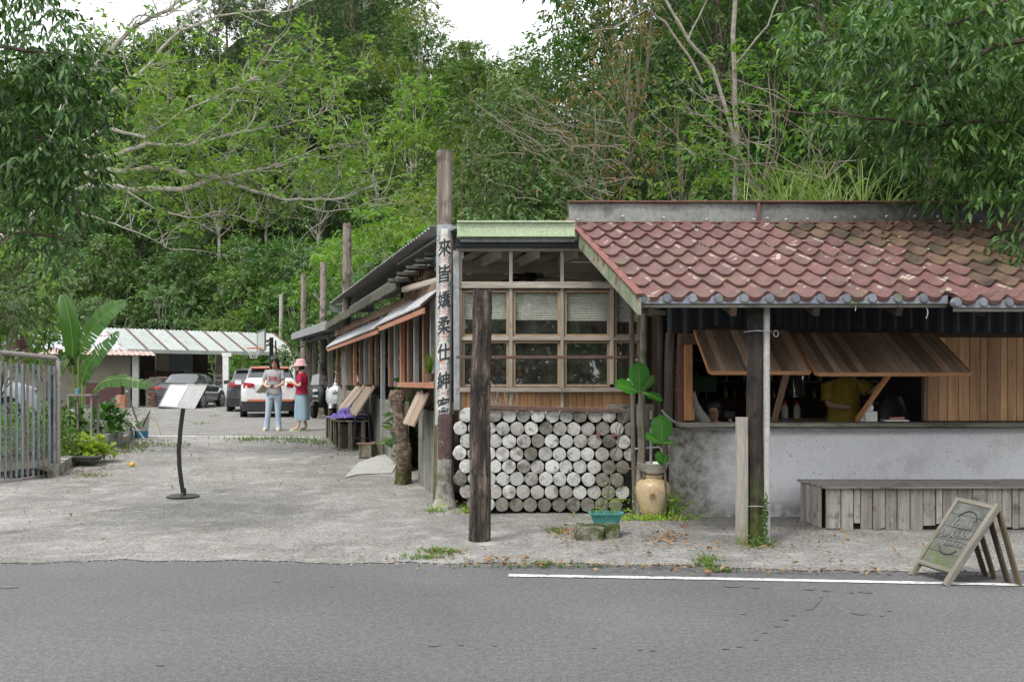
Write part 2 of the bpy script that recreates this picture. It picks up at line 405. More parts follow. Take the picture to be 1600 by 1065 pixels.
def make_tree(name, kind, H, Rr, K, per, m, L, W, label, cat='tree', seed=1, shape='round', bark=None, r0=.16, cr=None, droop=.25, low=.35, **kw):
    rg = random.Random(seed)
    t = thing(name, label, cat, (0, 0, 0), kw.pop('group', None))
    cen, rad = [], []
    for i in range(K):
        a = i * 2.4 + rg.uniform(-.4, .4); f = (i + .5) / K
        if shape == 'cone':
            z = H * (low + (1 - low) * f); r = Rr * (1 - f) ** .8 * rg.uniform(.6, 1)
            cen.append((math.cos(a) * r, math.sin(a) * r, z)); rad.append((cr or Rr * .42) * (1.25 - .75 * f))
        elif shape == 'layer':
            z = H * rg.choice([.55, .7, .85, .95]); r = Rr * rg.uniform(.1, 1) * (1.3 - .7 * z / H)
            cen.append((math.cos(a) * r, math.sin(a) * r, z)); rad.append((cr or Rr * .34) * rg.uniform(.8, 1.2))
        else:
            ph = math.acos(1 - 1.55 * f); rr = rg.uniform(.55, 1)
            cen.append((math.cos(a) * math.sin(ph) * Rr * rr, math.sin(a) * math.sin(ph) * Rr * rr, H * low + (H * (1 - low)) * (.42 + .5 * math.cos(ph)) + rg.uniform(-.1, .1) * H))
            rad.append((cr or Rr * .36) * rg.uniform(.75, 1.25))
    mb = MB(); skeleton(mb, (0, 0, -.6), cen, r0, .35, rg, (0, 0, H * .9))
    mb.build('trunk', bark or BARK, t, smooth=True)
    crown('crown', cen, rad, per, m, L, W, LEAF[kind], t, sq=.45 if shape == 'layer' else .75, droop=droop)
    return t
# ------------------------------------------------------------------ ground, road, yard
def sheet(name, x0, x1, y0, y1, st, mat, lift, edge=None, zf=None, kind='structure', **kw):
    mb = MB(); nx = max(2, int((x1 - x0) / st)); ny = max(2, int((y1 - y0) / st))
    zf = zf or (lambda x, y: g(y))
    def fn(u, v):
        x = x0 + (x1 - x0) * u; ya = y0; yb = y1
        if edge: ya, yb = edge(x)
        y = ya + (yb - ya) * v
        return (x, y, zf(x, y) + lift)
    mb.grid(nx, ny, fn)
    return mb.build(name, mat, smooth=True, kind=kind, **kw)
def asphalt():
    m, t, o = ng('asphalt'); lk = t.links.new
    tc = nn(t, 'TexCoord')
    a = nn(t, 'TexNoise', Scale=.45, Detail=4); lk(tc.outputs['Object'], a.inputs['Vector'])
    c = ramp(t, a.outputs['Fac'], [(.3, (.082, .082, .085)), (.5, (.1, .1, .102)), (.72, (.12, .12, .12))])
    b_ = nn(t, 'TexNoise', Scale=62, Detail=6, Roughness=.9); lk(tc.outputs['Object'], b_.inputs['Vector'])
    c = mixc(t, 1, c, ramp(t, b_.outputs['Fac'], [(.34, .45), (.5, .98), (.66, 1.7)]), 'MULTIPLY')
    b2_ = nn(t, 'TexNoise', Scale=24, Detail=5, Roughness=.8); lk(tc.outputs['Object'], b2_.inputs['Vector']); c = mixc(t, 1, c, ramp(t, b2_.outputs['Fac'], [(.34, .72), (.5, 1.0), (.66, 1.3)]), 'MULTIPLY')
    v = nn(t, 'TexVoronoi', Scale=38); lk(tc.outputs['Object'], v.inputs['Vector'])
    sp = ramp(t, v.outputs['Distance'], [(.07, 1.0), (.13, 0.0)])
    vc = nn(t, 'SeparateColor'); lk(v.outputs['Color'], vc.inputs[0])
    gate = ramp(t, vc.outputs[0], [(.8, 0.0), (.84, .8)])
    mm = nn(t, 'Math', operation='MULTIPLY'); lk(sp, mm.inputs[0]); lk(gate, mm.inputs[1])
    c = mixc(t, mm.outputs[0], c, (.42, .42, .4))
    n3 = nn(t, 'TexNoise', Scale=1.6, Detail=8, Roughness=.7); mp = nn(t, 'Mapping'); mp.inputs['Scale'].default_value = (.35, 1.3, 1)
    lk(tc.outputs['Object'], mp.inputs[0]); lk(mp.outputs[0], n3.inputs['Vector'])
    c = mixc(t, ramp(t, n3.outputs['Fac'], [(.58, 0.0), (.8, .4)]), c, (.16, .16, .157))
    cr = nn(t, 'TexVoronoi', Scale=.55); cr.feature = 'DISTANCE_TO_EDGE'; cn = nn(t, 'TexNoise', Scale=2.5, Detail=8, Roughness=.75); lk(tc.outputs['Object'], cn.inputs['Vector'])
    cm = nn(t, 'MixRGB', Fac=.22); lk(tc.outputs['Object'], cm.inputs[1]); lk(cn.outputs['Color'], cm.inputs[2]); lk(cm.outputs[0], cr.inputs['Vector'])
    c = mixc(t, ramp(t, cr.outputs['Distance'], [(.0, .0), (.003, 0.0)]), c, (.06, .06, .06))
    b = nn(t, 'BsdfPrincipled', Roughness=.78); b.inputs['Specular IOR Level'].default_value = .35; lk(c, b.inputs['Base Color'])
    bp = nn(t, 'Bump', Strength=.55, Distance=.006); lk(b_.outputs['Fac'], bp.inputs['Height']); lk(bp.outputs[0], b.inputs['Normal'])
    lk(b.outputs[0], o.inputs[0]); return m
def concrete_old(name, c1, c2, c3, sp=.5, moss=.6, s1=95):
    m, t, o = ng(name); lk = t.links.new; tc = nn(t, 'TexCoord')
    def noise(s, d=5, r=.6, st=None):
        n = nn(t, 'TexNoise', Scale=s, Detail=d, Roughness=r)
        if st:
            mp = nn(t, 'Mapping'); mp.inputs['Scale'].default_value = st; lk(tc.outputs['Object'], mp.inputs[0]); lk(mp.outputs[0], n.inputs['Vector'])
        else: lk(tc.outputs['Object'], n.inputs['Vector'])
        return n.outputs['Fac']
    c = ramp(t, noise(.8, 7, .65), [(.32, c1), (.5, c2), (.68, c3)])
    fine = noise(s1, 5, .85)
    c = mixc(t, 1, c, ramp(t, fine, [(.3, 1 - sp), (.5, 1.0), (.7, 1 + sp)]), 'MULTIPLY')
    mid = noise(16, 7, .8)
    c = mixc(t, ramp(t, mid, [(.5, 0.0), (.64, .65)]), c, tuple(x * .55 for x in c2))
    c = mixc(t, ramp(t, noise(3.2, 8, .75), [(.52, 0.0), (.66, .7)]), c, tuple(min(.6, x * 1.25) for x in c3))
    c = mixc(t, ramp(t, noise(1.3, 9, .7), [(moss, 0.0), (moss + .1, .7)]), c, (.075, .07, .045))
    b = nn(t, 'BsdfPrincipled', Roughness=.92); b.inputs['Specular IOR Level'].default_value = .15; lk(c, b.inputs['Base Color'])
    ad = nn(t, 'Math', operation='ADD'); lk(fine, ad.inputs[0]); lk(mid, ad.inputs[1])
    bp = nn(t, 'Bump', Strength=.8, Distance=.02); lk(ad.outputs[0], bp.inputs['Height']); lk(bp.outputs[0], b.inputs['Normal'])
    lk(b.outputs[0], o.inputs[0]); return m
M_ROAD = asphalt()
M_APRON = concrete_old('old_concrete_ground', (.2, .194, .18), (.265, .258, .242), (.33, .322, .305), .9, .7, 40)
M_LOT = concrete_old('gravel_lot', (.19, .186, .174), (.235, .229, .214), (.28, .275, .262), .85, .68, 30)
M_SOIL = surf('soil', [(.05, .04, .028), (.09, .07, .05), (.06, .06, .03)], 3, rough=.95, bump=.8, bscale=60, objvar=0, blotch=[((.05, .08, .02), 2, .5, .65)])
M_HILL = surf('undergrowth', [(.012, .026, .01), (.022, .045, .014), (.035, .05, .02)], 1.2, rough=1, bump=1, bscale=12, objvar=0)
sheet('ground', -90, 90, -40, 130, 2.5, M_SOIL, -.15)
sheet('road', -60, 60, -8, 9.0, .5, M_ROAD, 0.0)
def apron_edge(x):
    e = 8.28 - .09 * max(0, x) - (0.1 if x > 0 else 0) + .07 * math.sin(x * 1.7) + .04 * math.sin(x * 5.1) + .02 * math.sin(13 * x) + .022 * math.sin(29 * x + math.sin(7 * x) * 3)
    return (e, 20.6)
sheet('concrete_apron', -16, 14, 8, 20.6, .09, M_APRON, .006, apron_edge, lambda x, y: g(y) + .006 * math.sin(x * 3.1) * math.sin(y * 2.3) * min(1, max(0, (y - 8.6))))
sheet('gravel_parking_lot', -40, 9, 20.5, 60, 1, M_LOT, .003)
# painted lines
M_LINE = surf('white_paint', [(.62, .62, .6), (.74, .74, .72)], 9, rough=.7, bump=.2, objvar=0, speck=[((.15, .15, .15), 30, .55)], blotch=[((.3, .3, .3), 3, .52, .66), ((.15, .15, .15), 9, .62, .66)])
def strip_line(name, pts, wd, lift, mat=M_LINE, n=60, kind='structure', **kw):
    mb = MB(); pts = [Vector(p) for p in pts]
    def at(t):
        f = t * (len(pts) - 1); k = min(len(pts) - 2, int(f)); return pts[k].lerp(pts[k + 1], f - k)
    def fn(u, v):
        p = at(u); d = (at(min(1, u + .01)) - at(max(0, u - .01))).normalized(); s = Vector((-d.y, d.x, 0))
        q = p + s * (v - .5) * wd * (1 + .12 * math.sin(u * 90 + v * 7)); return (q.x, q.y, g(q.y) + lift)
    mb.grid(n, 1, fn); return mb.build(name, mat, kind=kind, **kw)
strip_line('road_marking', [G(795, 899), G(1100, 904), G(1350, 909), G(1600, 914), G(1900, 921)], .085, .006, n=200)
strip_line('lot_marking', [G(222, 681), G(400, 682.5), G(520, 684)], .13, .008)
strip_line('lot_marking', [G(218, 641), G(330, 642), G(372, 644)], .12, .008)
M_WET = plain('dark_stain', (.095, .095, .098), .6)
mb = MB()
for (px, py, wx, wy) in [(1145, 915, 30, 5), (1180, 918, 14, 3), (1265, 921, 20, 2.4), (1290, 923, 12, 2.4), (1330, 926, 8, 2), (1352, 925, 20, 3), (1275, 942, 50, 3), (1240, 961, 8, 2), (1228, 968, 10, 2), (1214, 978, 12, 2.4), (1195, 988, 8, 2), (1181, 999, 10, 2.4), (1155, 1010, 12, 2), (1135, 1014, 12, 2), (1000, 1015, 10, 2), (1020, 1016, 10, 2), (928, 1012, 9, 2), (1342, 958, 22, 5), (1378, 962, 7, 2), (1390, 954, 8, 2), (12, 917, 30, 5), (433, 908, 14, 3), (678, 1008, 20, 4), (720, 1007, 9, 3), (773, 1008, 9, 3), (250, 1039, 16, 2), (1161, 959, 8, 2), (520, 916, 8, 1.6)]:
    c = G(px, py); rx = wx * .5 * c.y / F; ry = wy * .5 * c.y * c.y / (F * 1.5); n = 14; k0 = len(mb.v)
    sl = -.5 if px == 1275 else rnd.uniform(-.1, .1)
    ring = [(c.x + rx * math.cos(6.283 * k / n) * rnd.uniform(.75, 1.2), c.y + ry * math.sin(6.283 * k / n) * rnd.uniform(.7, 1.25) + rx * math.cos(6.283 * k / n) * (1.9 if px == 1275 else sl), .0045) for k in range(n)]
    mb.add(ring, [tuple(range(n))])
mb.build('wet_stains_on_road', M_WET, kind='stuff', label='dark drip stains scattered on the asphalt road')
# hills -------------------------------------------------------------
def hl(x, y):                                     # far hillside on the left
    t = max(0, y - 56 + .15 * (x + 20)); crest = float(np.interp(x, [-60, -42, -31, -24, -17, -13, -10.5, -8, -4, 2], [24, 25.5, 27.5, 41, 43, 42, 37, 29, 24, 19]))
    h = .4 + t * .86
    return min(h, crest) if h < crest else crest - (h - crest) * .05
def hr(x, y):                                     # steep wooded bank behind the cafe
    lim = 15.8 + max(0, (-.3 - x)) * 14 + max(0, 1.4 - x) * 2.2
    t = max(0, y - lim)
    return min(.35 + t * 1.0, 17 + .1 * t, float(np.interp(x, [-1.4, -.8, 1, 2.5, 5, 7], [0, 2.6, 5.5, 8.5, 13, 18]))) - .05 - (.6 if t <= 0 or x < -1.2 else 0)
def xmax_hill(x): return (56, 122)
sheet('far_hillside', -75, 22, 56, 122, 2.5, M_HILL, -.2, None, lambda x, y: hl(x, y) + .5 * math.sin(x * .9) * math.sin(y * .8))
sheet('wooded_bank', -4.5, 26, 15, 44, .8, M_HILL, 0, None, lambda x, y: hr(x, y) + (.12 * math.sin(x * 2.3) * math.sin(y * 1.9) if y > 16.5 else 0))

# ------------------------------------------------------------------ shared materials of the building
M_OLDWOOD = surf('weathered_grey_wood', [(.11, .1, .085), (.24, .225, .195), (.33, .31, .27)], 9, (1, 1, .07), .85, .7, 60, blotch=[((.06, .055, .045), 5, .55, .72)], speck=[((.03, .028, .025), 55, .68)])
M_BENCH = surf('silver_grey_planks', [(.18, .165, .145), (.32, .3, .265), (.43, .41, .37)], 10, (1, 1, .06), .88, .8, 55, blotch=[((.16, .09, .05), 3.5, .6, .72), ((.09, .085, .075), 6, .56, .7)])
M_BOARD = surf('pinkish_plank', [(.2, .14, .1), (.33, .25, .19), (.42, .34, .27)], 7, (1, 1, .08), .75, .35, 50)
M_ORWOOD = surf('orange_stained_wood', [(.26, .11, .065), (.36, .16, .1), (.32, .19, .13)], 6, (1, 1, .1), .65, .3, 40)
M_FRAME = surf('pale_window_wood', [(.2, .17, .135), (.33, .29, .24), (.42, .38, .33)], 8, (1, 1, .08), .8, .5, 50, blotch=[((.14, .1, .07), 4, .58, .74)])
M_POSTWOOD = surf('brown_post_wood', [(.08, .052, .036), (.16, .1, .068), (.24, .155, .105)], 6, (1, 1, .07), .75, .5, 50, objvar=.35)
M_PLANKWALL = surf('varnished_plank', [(.24, .12, .05), (.38, .21, .1), (.46, .28, .15)], 4, (1, 1, .1), .5, .25, 40, objvar=.3, spec=.4, blotch=[((.15, .08, .04), 3, .6, .75)])
M_SHUT = surf('shutter_plank', [(.24, .15, .1), (.36, .24, .165), (.46, .36, .28)], 6, (1, 1, .08), .6, .3, 45, objvar=.5)
M_EDGE = surf('orange_edge_wood', [(.38, .18, .08), (.5, .27, .13)], 8, (1, 1, .1), .6, .3, 40)
M_DARKMETAL = surf('dark_corrugated_sheet', [(.012, .017, .022), (.022, .028, .034)], 3, rough=.5, bump=.1, objvar=.1)
M_GALV = surf('galvanised_sheet', [(.2, .21, .21), (.3, .31, .31), (.24, .25, .25)], 3, (1, 1, .3), .6, .2, 30, metal=.2, blotch=[((.13, .13, .12), 4, .58, .75)])
M_FASCIA = surf('flaking_grey_flashing', [(.2, .205, .2), (.27, .28, .27), (.17, .175, .165)], 2.2, (1, 1, .5), .75, .3, 30, objvar=0, xcol=((.03, .035, .025), (.1, .1, .09), 4.9, 2.2), blotch=[((.05, .05, .04), 2.2, .56, .74), ((.17, .06, .045), 9, .62, .68)], speck=[((.35, .35, .33), 30, .72)])
M_GREENF = surf('pale_green_fascia', [(.36, .44, .29), (.44, .52, .36)], 2, rough=.7, bump=.12, objvar=0, blotch=[((.2, .28, .12), 5, .58, .8)])
M_RUST = surf('rusty_red_trim', [(.13, .055, .045), (.19, .08, .068), (.11, .06, .052)], 6, rough=.8, bump=.4, objvar=.1, blotch=[((.1, .11, .06), 5, .58, .7)])
M_BARGE = surf('mouldy_barge_board', [(.3, .29, .25), (.2, .23, .15), (.12, .15, .08)], 5, rough=.9, bump=.5, objvar=0, blotch=[((.18, .07, .05), 6, .56, .62)])
M_MOSSEDGE = surf('mossy_eave', [(.06, .06, .045), (.13, .125, .1), (.09, .1, .05)], 10, rough=.95, bump=.9, bscale=50, objvar=.1, speck=[((.03, .035, .02), 30, .56)])
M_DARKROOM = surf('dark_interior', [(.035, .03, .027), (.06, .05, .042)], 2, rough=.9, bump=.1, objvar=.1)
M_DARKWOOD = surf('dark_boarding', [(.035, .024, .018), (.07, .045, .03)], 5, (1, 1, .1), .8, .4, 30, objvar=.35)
M_CEIL = surf('cream_ceiling_board', [(.5, .47, .4), (.64, .6, .52)], 3, rough=.8, bump=.2, objvar=.12)
M_WHITEWALL = surf('pitted_white_plaster', [(.7, .71, .74), (.76, .77, .79), (.8, .81, .82)], 1.6, rough=.85, bump=.5, bscale=45, grain=.1, objvar=0,
                   speck=[((.3, .29, .29), 22, .64), ((.22, .2, .2), 60, .66)], blotch=[((.52, .52, .52), 1.4, .56, .75), ((.55, .44, .33), 1.1, .68, .76), ((.2, .2, .2), 26, .68, .71)],
                   lowcol=((.1, .055, .06), .22, -.02), xcol=((.1, .1, .08), (.36, .35, .32), 2.0, 2.75))
M_GREYWALL = surf('mouldy_concrete', [(.13, .13, .11), (.3, .29, .26), (.4, .39, .35)], 7, rough=.95, bump=.9, bscale=55, objvar=.1, blotch=[((.07, .075, .05), 3.5, .5, .66)], speck=[((.45, .44, .4), 45, .66)])
M_SIDEPANEL = surf('stained_grey_panel', [(.12, .12, .1), (.2, .2, .17), (.27, .27, .24)], 6, (1, 1, .12), .9, .5, 40, objvar=.15, blotch=[((.06, .07, .045), 3, .5, .7)])
M_PANE = glass('window_pane', (.94, .95, .92), .45, .93)
M_BLIND = surf('white_blind', [(.76, .76, .74), (.82, .82, .8)], 4, rough=.7, bump=.05, objvar=.05)
M_BLACK = plain('black_metal', (.012, .012, .013), .45)
M_WHITE = plain('white_plastic', (.72, .72, .7), .5)
M_PIPE = surf('dull_white_pipe', [(.33, .33, .31), (.42, .42, .4)], 5, rough=.6, bump=.1, speck=[((.25, .24, .22), 60, .68)], objvar=0)

# ------------------------------------------------------------------ the cafe
cafe = thing('cafe_building', 'low timber and concrete cafe with red scalloped tile roof and glazed front', 'building', (0, 11.6, 0))
def wx(px, d): return (px - 800) * d / F
def wz(py, d): return CAMZ - (py - 596) * d / F
D1 = 11.6                       # window wall
D2 = 11.0                       # counter wall
# --- window wall: timbers
def vpost(px0, px1, py0, py1, d=D1, name='window_post', mat=None, th=.09, front=0, parent=cafe):
    x0, x1 = wx(px0, d), wx(px1, d)
    return beam(name, ((x0 + x1) / 2, d - front, wz(py1, d)), ((x0 + x1) / 2, d - front, wz(py0, d)), x1 - x0, th, mat or M_FRAME, parent, up=(0, 1, 0))
def hrail(px0, px1, py0, py1, d=D1, name='window_rail', mat=None, th=.1, front=.003, parent=cafe):
    z = (wz(py0, d) + wz(py1, d)) / 2
    return beam(name, (wx(px0, d), d - front, z), (wx(px1, d), d - front, z), th, abs(wz(py0, d) - wz(py1, d)), mat or M_FRAME, parent, up=(0, 0, 1))
hrail(714, 1000, 385, 393, th=.14, front=.02)
hrail(714, 1000, 441, 451, th=.12, front=.012)
hrail(714, 985, 605, 612, th=.16, front=.03, name='window_sill')
for a, b in ((715, 722), (795.5, 801), (875.5, 881), (953, 959)):
    vpost(a, b, 393, 640 if a < 900 else 600)
# sashes with frame, blind and panes
cols_px = [(722, 795.5, 797.5), (801, 875.5, 870), (881, 953, 951), (959, 1000, 1000)]
M_SASH = surf('inner_sash_wood', [(.24, .175, .11), (.34, .26, .18)], 8, (1, 1, .1), .6, .3, 40)
for k, (a, b, _) in enumerate(cols_px):
    x0, x1 = wx(a, D1), wx(b, D1)
    for (ya, yb, blind) in ((453, 526, True), (532, 604, False)):
        z0, z1 = wz(yb, D1), wz(ya, D1); yy = D1 + .01
        win = MB()
        t = .03
        win.box(((x0 + x1) / 2, yy, z0 + t / 2), (x1 - x0 - .004, .05, t)); win.box(((x0 + x1) / 2, yy, z1 - t / 2), (x1 - x0 - .004, .05, t))
        for xx in (x0 + t / 2 + .002, x1 - t / 2 - .002): win.box((xx, yy - .001, (z0 + z1) / 2), (t, .05, z1 - z0 - 2 * t))
        wo_ = win.build('window', M_SASH, cafe)
        pb = MB(); pb.box(((x0 + x1) / 2, yy + .004, (z0 + z1) / 2), (x1 - x0 - 2 * t, .005, z1 - z0 - 2 * t)); pb.build('pane', M_PANE, wo_)
        if blind:
            bb = MB(); zb = wz(499 + k * 1.2, D1); n = 12
            def bf(u, v, x0=x0, x1=x1, z1=z1, zb=zb):
                z = z1 - t - (z1 - t - zb) * v
                return (x0 + t + (x1 - x0 - 2 * t) * u, yy + .035 + .008 * math.cos(v * n * 2 * math.pi), z)
            bb.thick(1, n * 4, bf, (0, .004, 0)); bb.build('blind', M_BLIND, wo_)
    if k < 3 or True:
        hrail(a, b, 526, 532, th=.09, front=.006, name='window_rail')
# plank apron below the windows
xx = wx(717, D1)
while xx < wx(985, D1):
    ww = rnd.uniform(.08, .12)
    beam('plank', (xx + ww / 2, D1 - .01, .9), (xx + ww / 2, D1 - .01, wz(612, D1)), ww - .003, .02, M_PLANKWALL, cafe, up=(0, 1, 0)); xx += ww
mb = MB(); mb.box((wx(975, D1) + .1, D1 - .06, .62), (.62, .1, 1.24)); mb.build('concrete_pier', M_GREYWALL, cafe)
mb = MB(); mb.box((.55, D1 + .05, .45), (2.0, .1, .9)); mb.build('low_wall', M_GREYWALL, cafe)
M_RBROWN = surf('rust_brown_steel', [(.09, .055, .045), (.15, .095, .08)], 8, rough=.8, bump=.3, objvar=.1)
beam('steel_bar', (wx(713, 11.35), 11.35, wz(558, 11.35)), (wx(996, 11.35), 11.35, wz(558, 11.35)), .03, .035, M_RBROWN, cafe)
# eave of the glazed block
x0, x1 = wx(715, 11.45), wx(897, 11.45)
mb = MB(); mb.box(((x0 + x1) / 2, 11.4, (wz(346, 11.4) + wz(371, 11.4)) / 2), (x1 - x0, .1, wz(346, 11.4) - wz(371, 11.4)))
mb.box(((x0 + x1) / 2, 11.335, wz(347.5, 11.4)), (x1 - x0, .03, .02)); mb.box(((x0 + x1) / 2, 11.335, wz(369.5, 11.4)), (x1 - x0, .03, .02))
mb.build('eave_fascia', M_GREENF, cafe)
beam('flashing_strip', (x0 + .03, 11.42, wz(375, 11.42)), (x1, 11.42, wz(375, 11.42)), .05, .05, M_FASCIA, cafe)
beam('eave_beam', (x0 - .02, 11.5, wz(382, 11.5)), (x1 + .4, 11.5, wz(382, 11.5)), .12, .075, M_DARKMETAL, cafe)
mb = MB(); mb.slab([(-.66, 11.46, 3.26), (.66, 11.46, 3.26), (.66, 15.6, 3.32), (-1.8, 15.6, 3.32)], (0, 0, .03)); mb.build('flat_roof', M_GALV, cafe)
# ceiling boards + rafters seen through the upper lights
for i in range(10):
    y = 11.8 + i * .4
    beam('ceiling_board', (sx(y) + .1, y, 3.19), (1.6, y, 3.19), .38, .02, M_CEIL, cafe)
for i in range(6):
    beam('rafter', (-.6 + i * .45, 11.75, 3.02), (-1.5 + i * .6, 15.5, 3.1), .06, .12, M_CEIL, cafe)
for y in (12.9, 14.2): beam('ceiling_beam', (sx(y) + .1, y, 2.98), (1.6, y, 2.98), .08, .14, M_CEIL, cafe)
# rooms behind
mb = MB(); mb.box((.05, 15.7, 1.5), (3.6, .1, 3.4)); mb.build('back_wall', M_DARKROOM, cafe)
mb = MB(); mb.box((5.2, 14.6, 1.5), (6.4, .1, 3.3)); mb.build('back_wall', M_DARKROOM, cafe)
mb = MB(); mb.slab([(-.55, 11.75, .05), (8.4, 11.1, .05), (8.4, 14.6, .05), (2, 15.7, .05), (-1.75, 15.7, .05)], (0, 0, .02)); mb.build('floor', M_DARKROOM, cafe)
mb = MB(); mb.box((1.68, 13.3, 1.5), (.08, 4.0, 3.3)); mb.build('partition_wall', M_DARKWOOD, cafe)
xx = -1.65
while xx < 1.6:
    beam('wall_board', (xx, 15.6, .1), (xx, 15.6, 3.2), .19, .03, M_DARKWOOD, cafe, up=(0, 1, 0)); xx += .195
# --- side wall (long, receding)
def sw(y, off=0, z=0): return Vector((sx(y) - off, y, z))
udir = Vector((-.28, 1, 0)).normalized()
def swpost(y, z0, z1, w_, t_, mat, off=0, name='wall_post'):
    return beam(name, sw(y, off, z0), sw(y, off, z1), t_, w_, mat, cafe, up=tuple(udir))
for y, mat, wd in ((12.3, 'b', .09), (12.75, 's', .07), (13.25, 'b', .1), (13.9, 'g', .07), (14.4, 'b', .1), (15.05, 'r', .08), (15.6, 's', .05), (16.15, 'b', .12), (17.0, 'gg', .09), (17.7, 'b', .1), (18.5, 'b', .12), (19.2, 'g', .09), (19.9, 'b', .1), (20.9, 'r', .08), (21.7, 'b', .09), (22.5, 'g', .09), (23.2, 'b', .1), (24.2, 'b', .1)):
    m_ = {'b': M_POSTWOOD, 's': M_GALV, 'g': M_GALV, 'gg': M_GALV, 'r': M_ORWOOD}[mat]
    swpost(y, 1.42 if mat != 'gg' else g(y), 2.62, wd, .07, m_)
for y0, y1, zt in ((11.95, 13.75, 1.12), (14.9, 17.9, 1.2), (17.95, 21.2, 1.25), (21.25, 24.4, 1.3)):
    mb = MB(); a, b = sw(y0), sw(y1); mb.slab([(a.x, a.y, -.05), (b.x, b.y, g(y1) - .05), (b.x, b.y, zt), (a.x, a.y, zt)], (.07, .02, 0)); mb.build('wall_panel', M_SIDEPANEL, cafe)
mb = MB(); a, b = sw(13.8), sw(14.85); mb.slab([(a.x + .5, a.y, 0), (b.x + .5, b.y, .05), (b.x + .5, b.y, 1.2), (a.x + .5, a.y, 1.2)], (.07, .02, 0)); mb.build('recess_wall', M_GREYWALL, cafe)
beam('sill', sw(11.9, .06, 1.455), sw(14.55, .06, 1.455), .2, .07, M_ORWOOD, cafe)
beam('top_plate', sw(11.8, 0, 2.68), sw(24.6, 0, 2.68), .1, .12, M_POSTWOOD, cafe)
beam('top_plate', sw(11.8, -.12, 3.12), sw(24.6, -.12, 3.12), .1, .14, M_GALV, cafe)
# upper corrugated roof: ribs run down the slope, outer edge serrated
def corr(name, p00, p10, p01, p11, nw, amp, mat, parent, nv=2, th=.006, sharp=False):
    mb = MB(); p00, p10, p01, p11 = map(Vector, (p00, p10, p01, p11))
    nrm = (p10 - p00).cross(p01 - p00).normalized()
    if nrm.z < 0: nrm = -nrm
    nu = nw * 4
    def fn(u, v):
        q = (p00 * (1 - u) + p10 * u) * (1 - v) + (p01 * (1 - u) + p11 * u) * v
        ph = [0, 1, 1, 0][int(round(u * nu)) % 4] if sharp else .5 + .5 * math.cos(u * nw * 2 * math.pi)
        return q + nrm * amp * ph
    mb.thick(nu, nv, fn, -nrm * th); return mb.build(name, mat, parent)
ya, yb = 11.9, 24.4
corr('upper_roof_sheet', sw(ya, .2, 3.33), sw(yb, .2, 3.4), sw(ya, -1.2, 3.38), sw(yb, -1.2, 3.5), 64, .03, M_GALV, cafe)
beam('roof_purlin', sw(ya, -.38, 3.2), sw(yb, -.38, 3.24), .05, .2, M_DARKMETAL, cafe)
mb = MB(); mb.slab([sw(yb, .2, 3.37), sw(yb, -.9, 3.4), sw(yb, -.9, 3.2), sw(yb, .1, 3.2)], (0, .05, 0)); mb.build('end_flashing', M_GALV, cafe)
# lower mossy lean-to with boards beneath
ya, yb = 13.5, 24.0
mb = MB(); a0, b0 = sw(ya, .3, 2.80), sw(yb, .3, 2.83); a1, b1 = sw(ya, -.2, 3.16), sw(yb, -.2, 3.16)
mb.slab([a0, b0, b1, a1], (0, 0, .03)); mb.build('lean_to_roof', M_DARKWOOD, cafe)
k = 0; y = ya
while y < yb - .1:
    L = rnd.uniform(.55, .9); y2 = min(yb, y + L)
    beam('eave_board', sw(y, .32, 2.83 + rnd.uniform(-.012, .012)), sw(y2 - .01, .32, 2.83 + rnd.uniform(-.012, .012)), .04, .14, M_MOSSEDGE, cafe); y = y2
for i in range(12):
    f = i / 11; y = ya + .2
    beam('roof_batten', sw(ya, .28 - .46 * f, 2.78 + .33 * f), sw(yb, .28 - .46 * f, 2.78 + .33 * f), .03, .03, M_DARKWOOD, cafe)
for i in range(6):
    f = i / 5
    p = sw(ya - .05 - .12 * i, .3 - .5 * f, 2.86 + .36 * f); mb = MB()
    mb.box(p, (.3, .3, .035)); mb.build('eave_slate', M_MOSSEDGE, cafe)
xx = .25
for i in range(6): beam('gable_board', sw(ya + .03, .2 - i * .09, 2.6), sw(ya + .03, .2 - i * .09, 2.86 + .065 * i), .08, .02, M_POSTWOOD, cafe, up=(0, 1, 0))
beam('tie_beam', sw(13.45, .25, 2.74), (sx(12.2) + .1, 12.2, 2.78), .07, .07, M_FRAME, cafe)
# awnings along the side wall
def awning(y0, y1, o, z0, z1, nw):
    aw = MB(); a = sw(y0, o, z0); b = sw(y1, o, z0 - .03); c = sw(y0, -.02, z1); d = sw(y1, -.02, z1)
    o_ = corr('awning', a, b, c, d, nw, .03, M_GALV2, cafe)
    beam('edge_board', sw(y0, o - .03, z0 - .05), sw(y1, o - .03, z0 - .08), .03, .07, M_ORWOOD, o_)
    beam('end_board', sw(y1, o, z0 - .08), sw(y1, 0, z1 - .05), .03, .07, M_ORWOOD, o_)
    for yy in np.linspace(y0 + .3, y1 - .2, max(2, int((y1 - y0) / 1.2))): beam('batten', sw(yy, o - .04, z0 - .02), sw(yy, 0, z1 - .03), .03, .03, M_POSTWOOD, o_)
M_GALV2 = surf('white_corrugated_sheet', [(.3, .31, .32), (.42, .43, .44)], 4, rough=.6, bump=.1, objvar=0, blotch=[((.28, .24, .2), 6, .58, .7)])
awning(11.95, 15.5, .3, 2.40, 2.66, 30)
awning(15.75, 24.0, .3, 2.34, 2.58, 60)
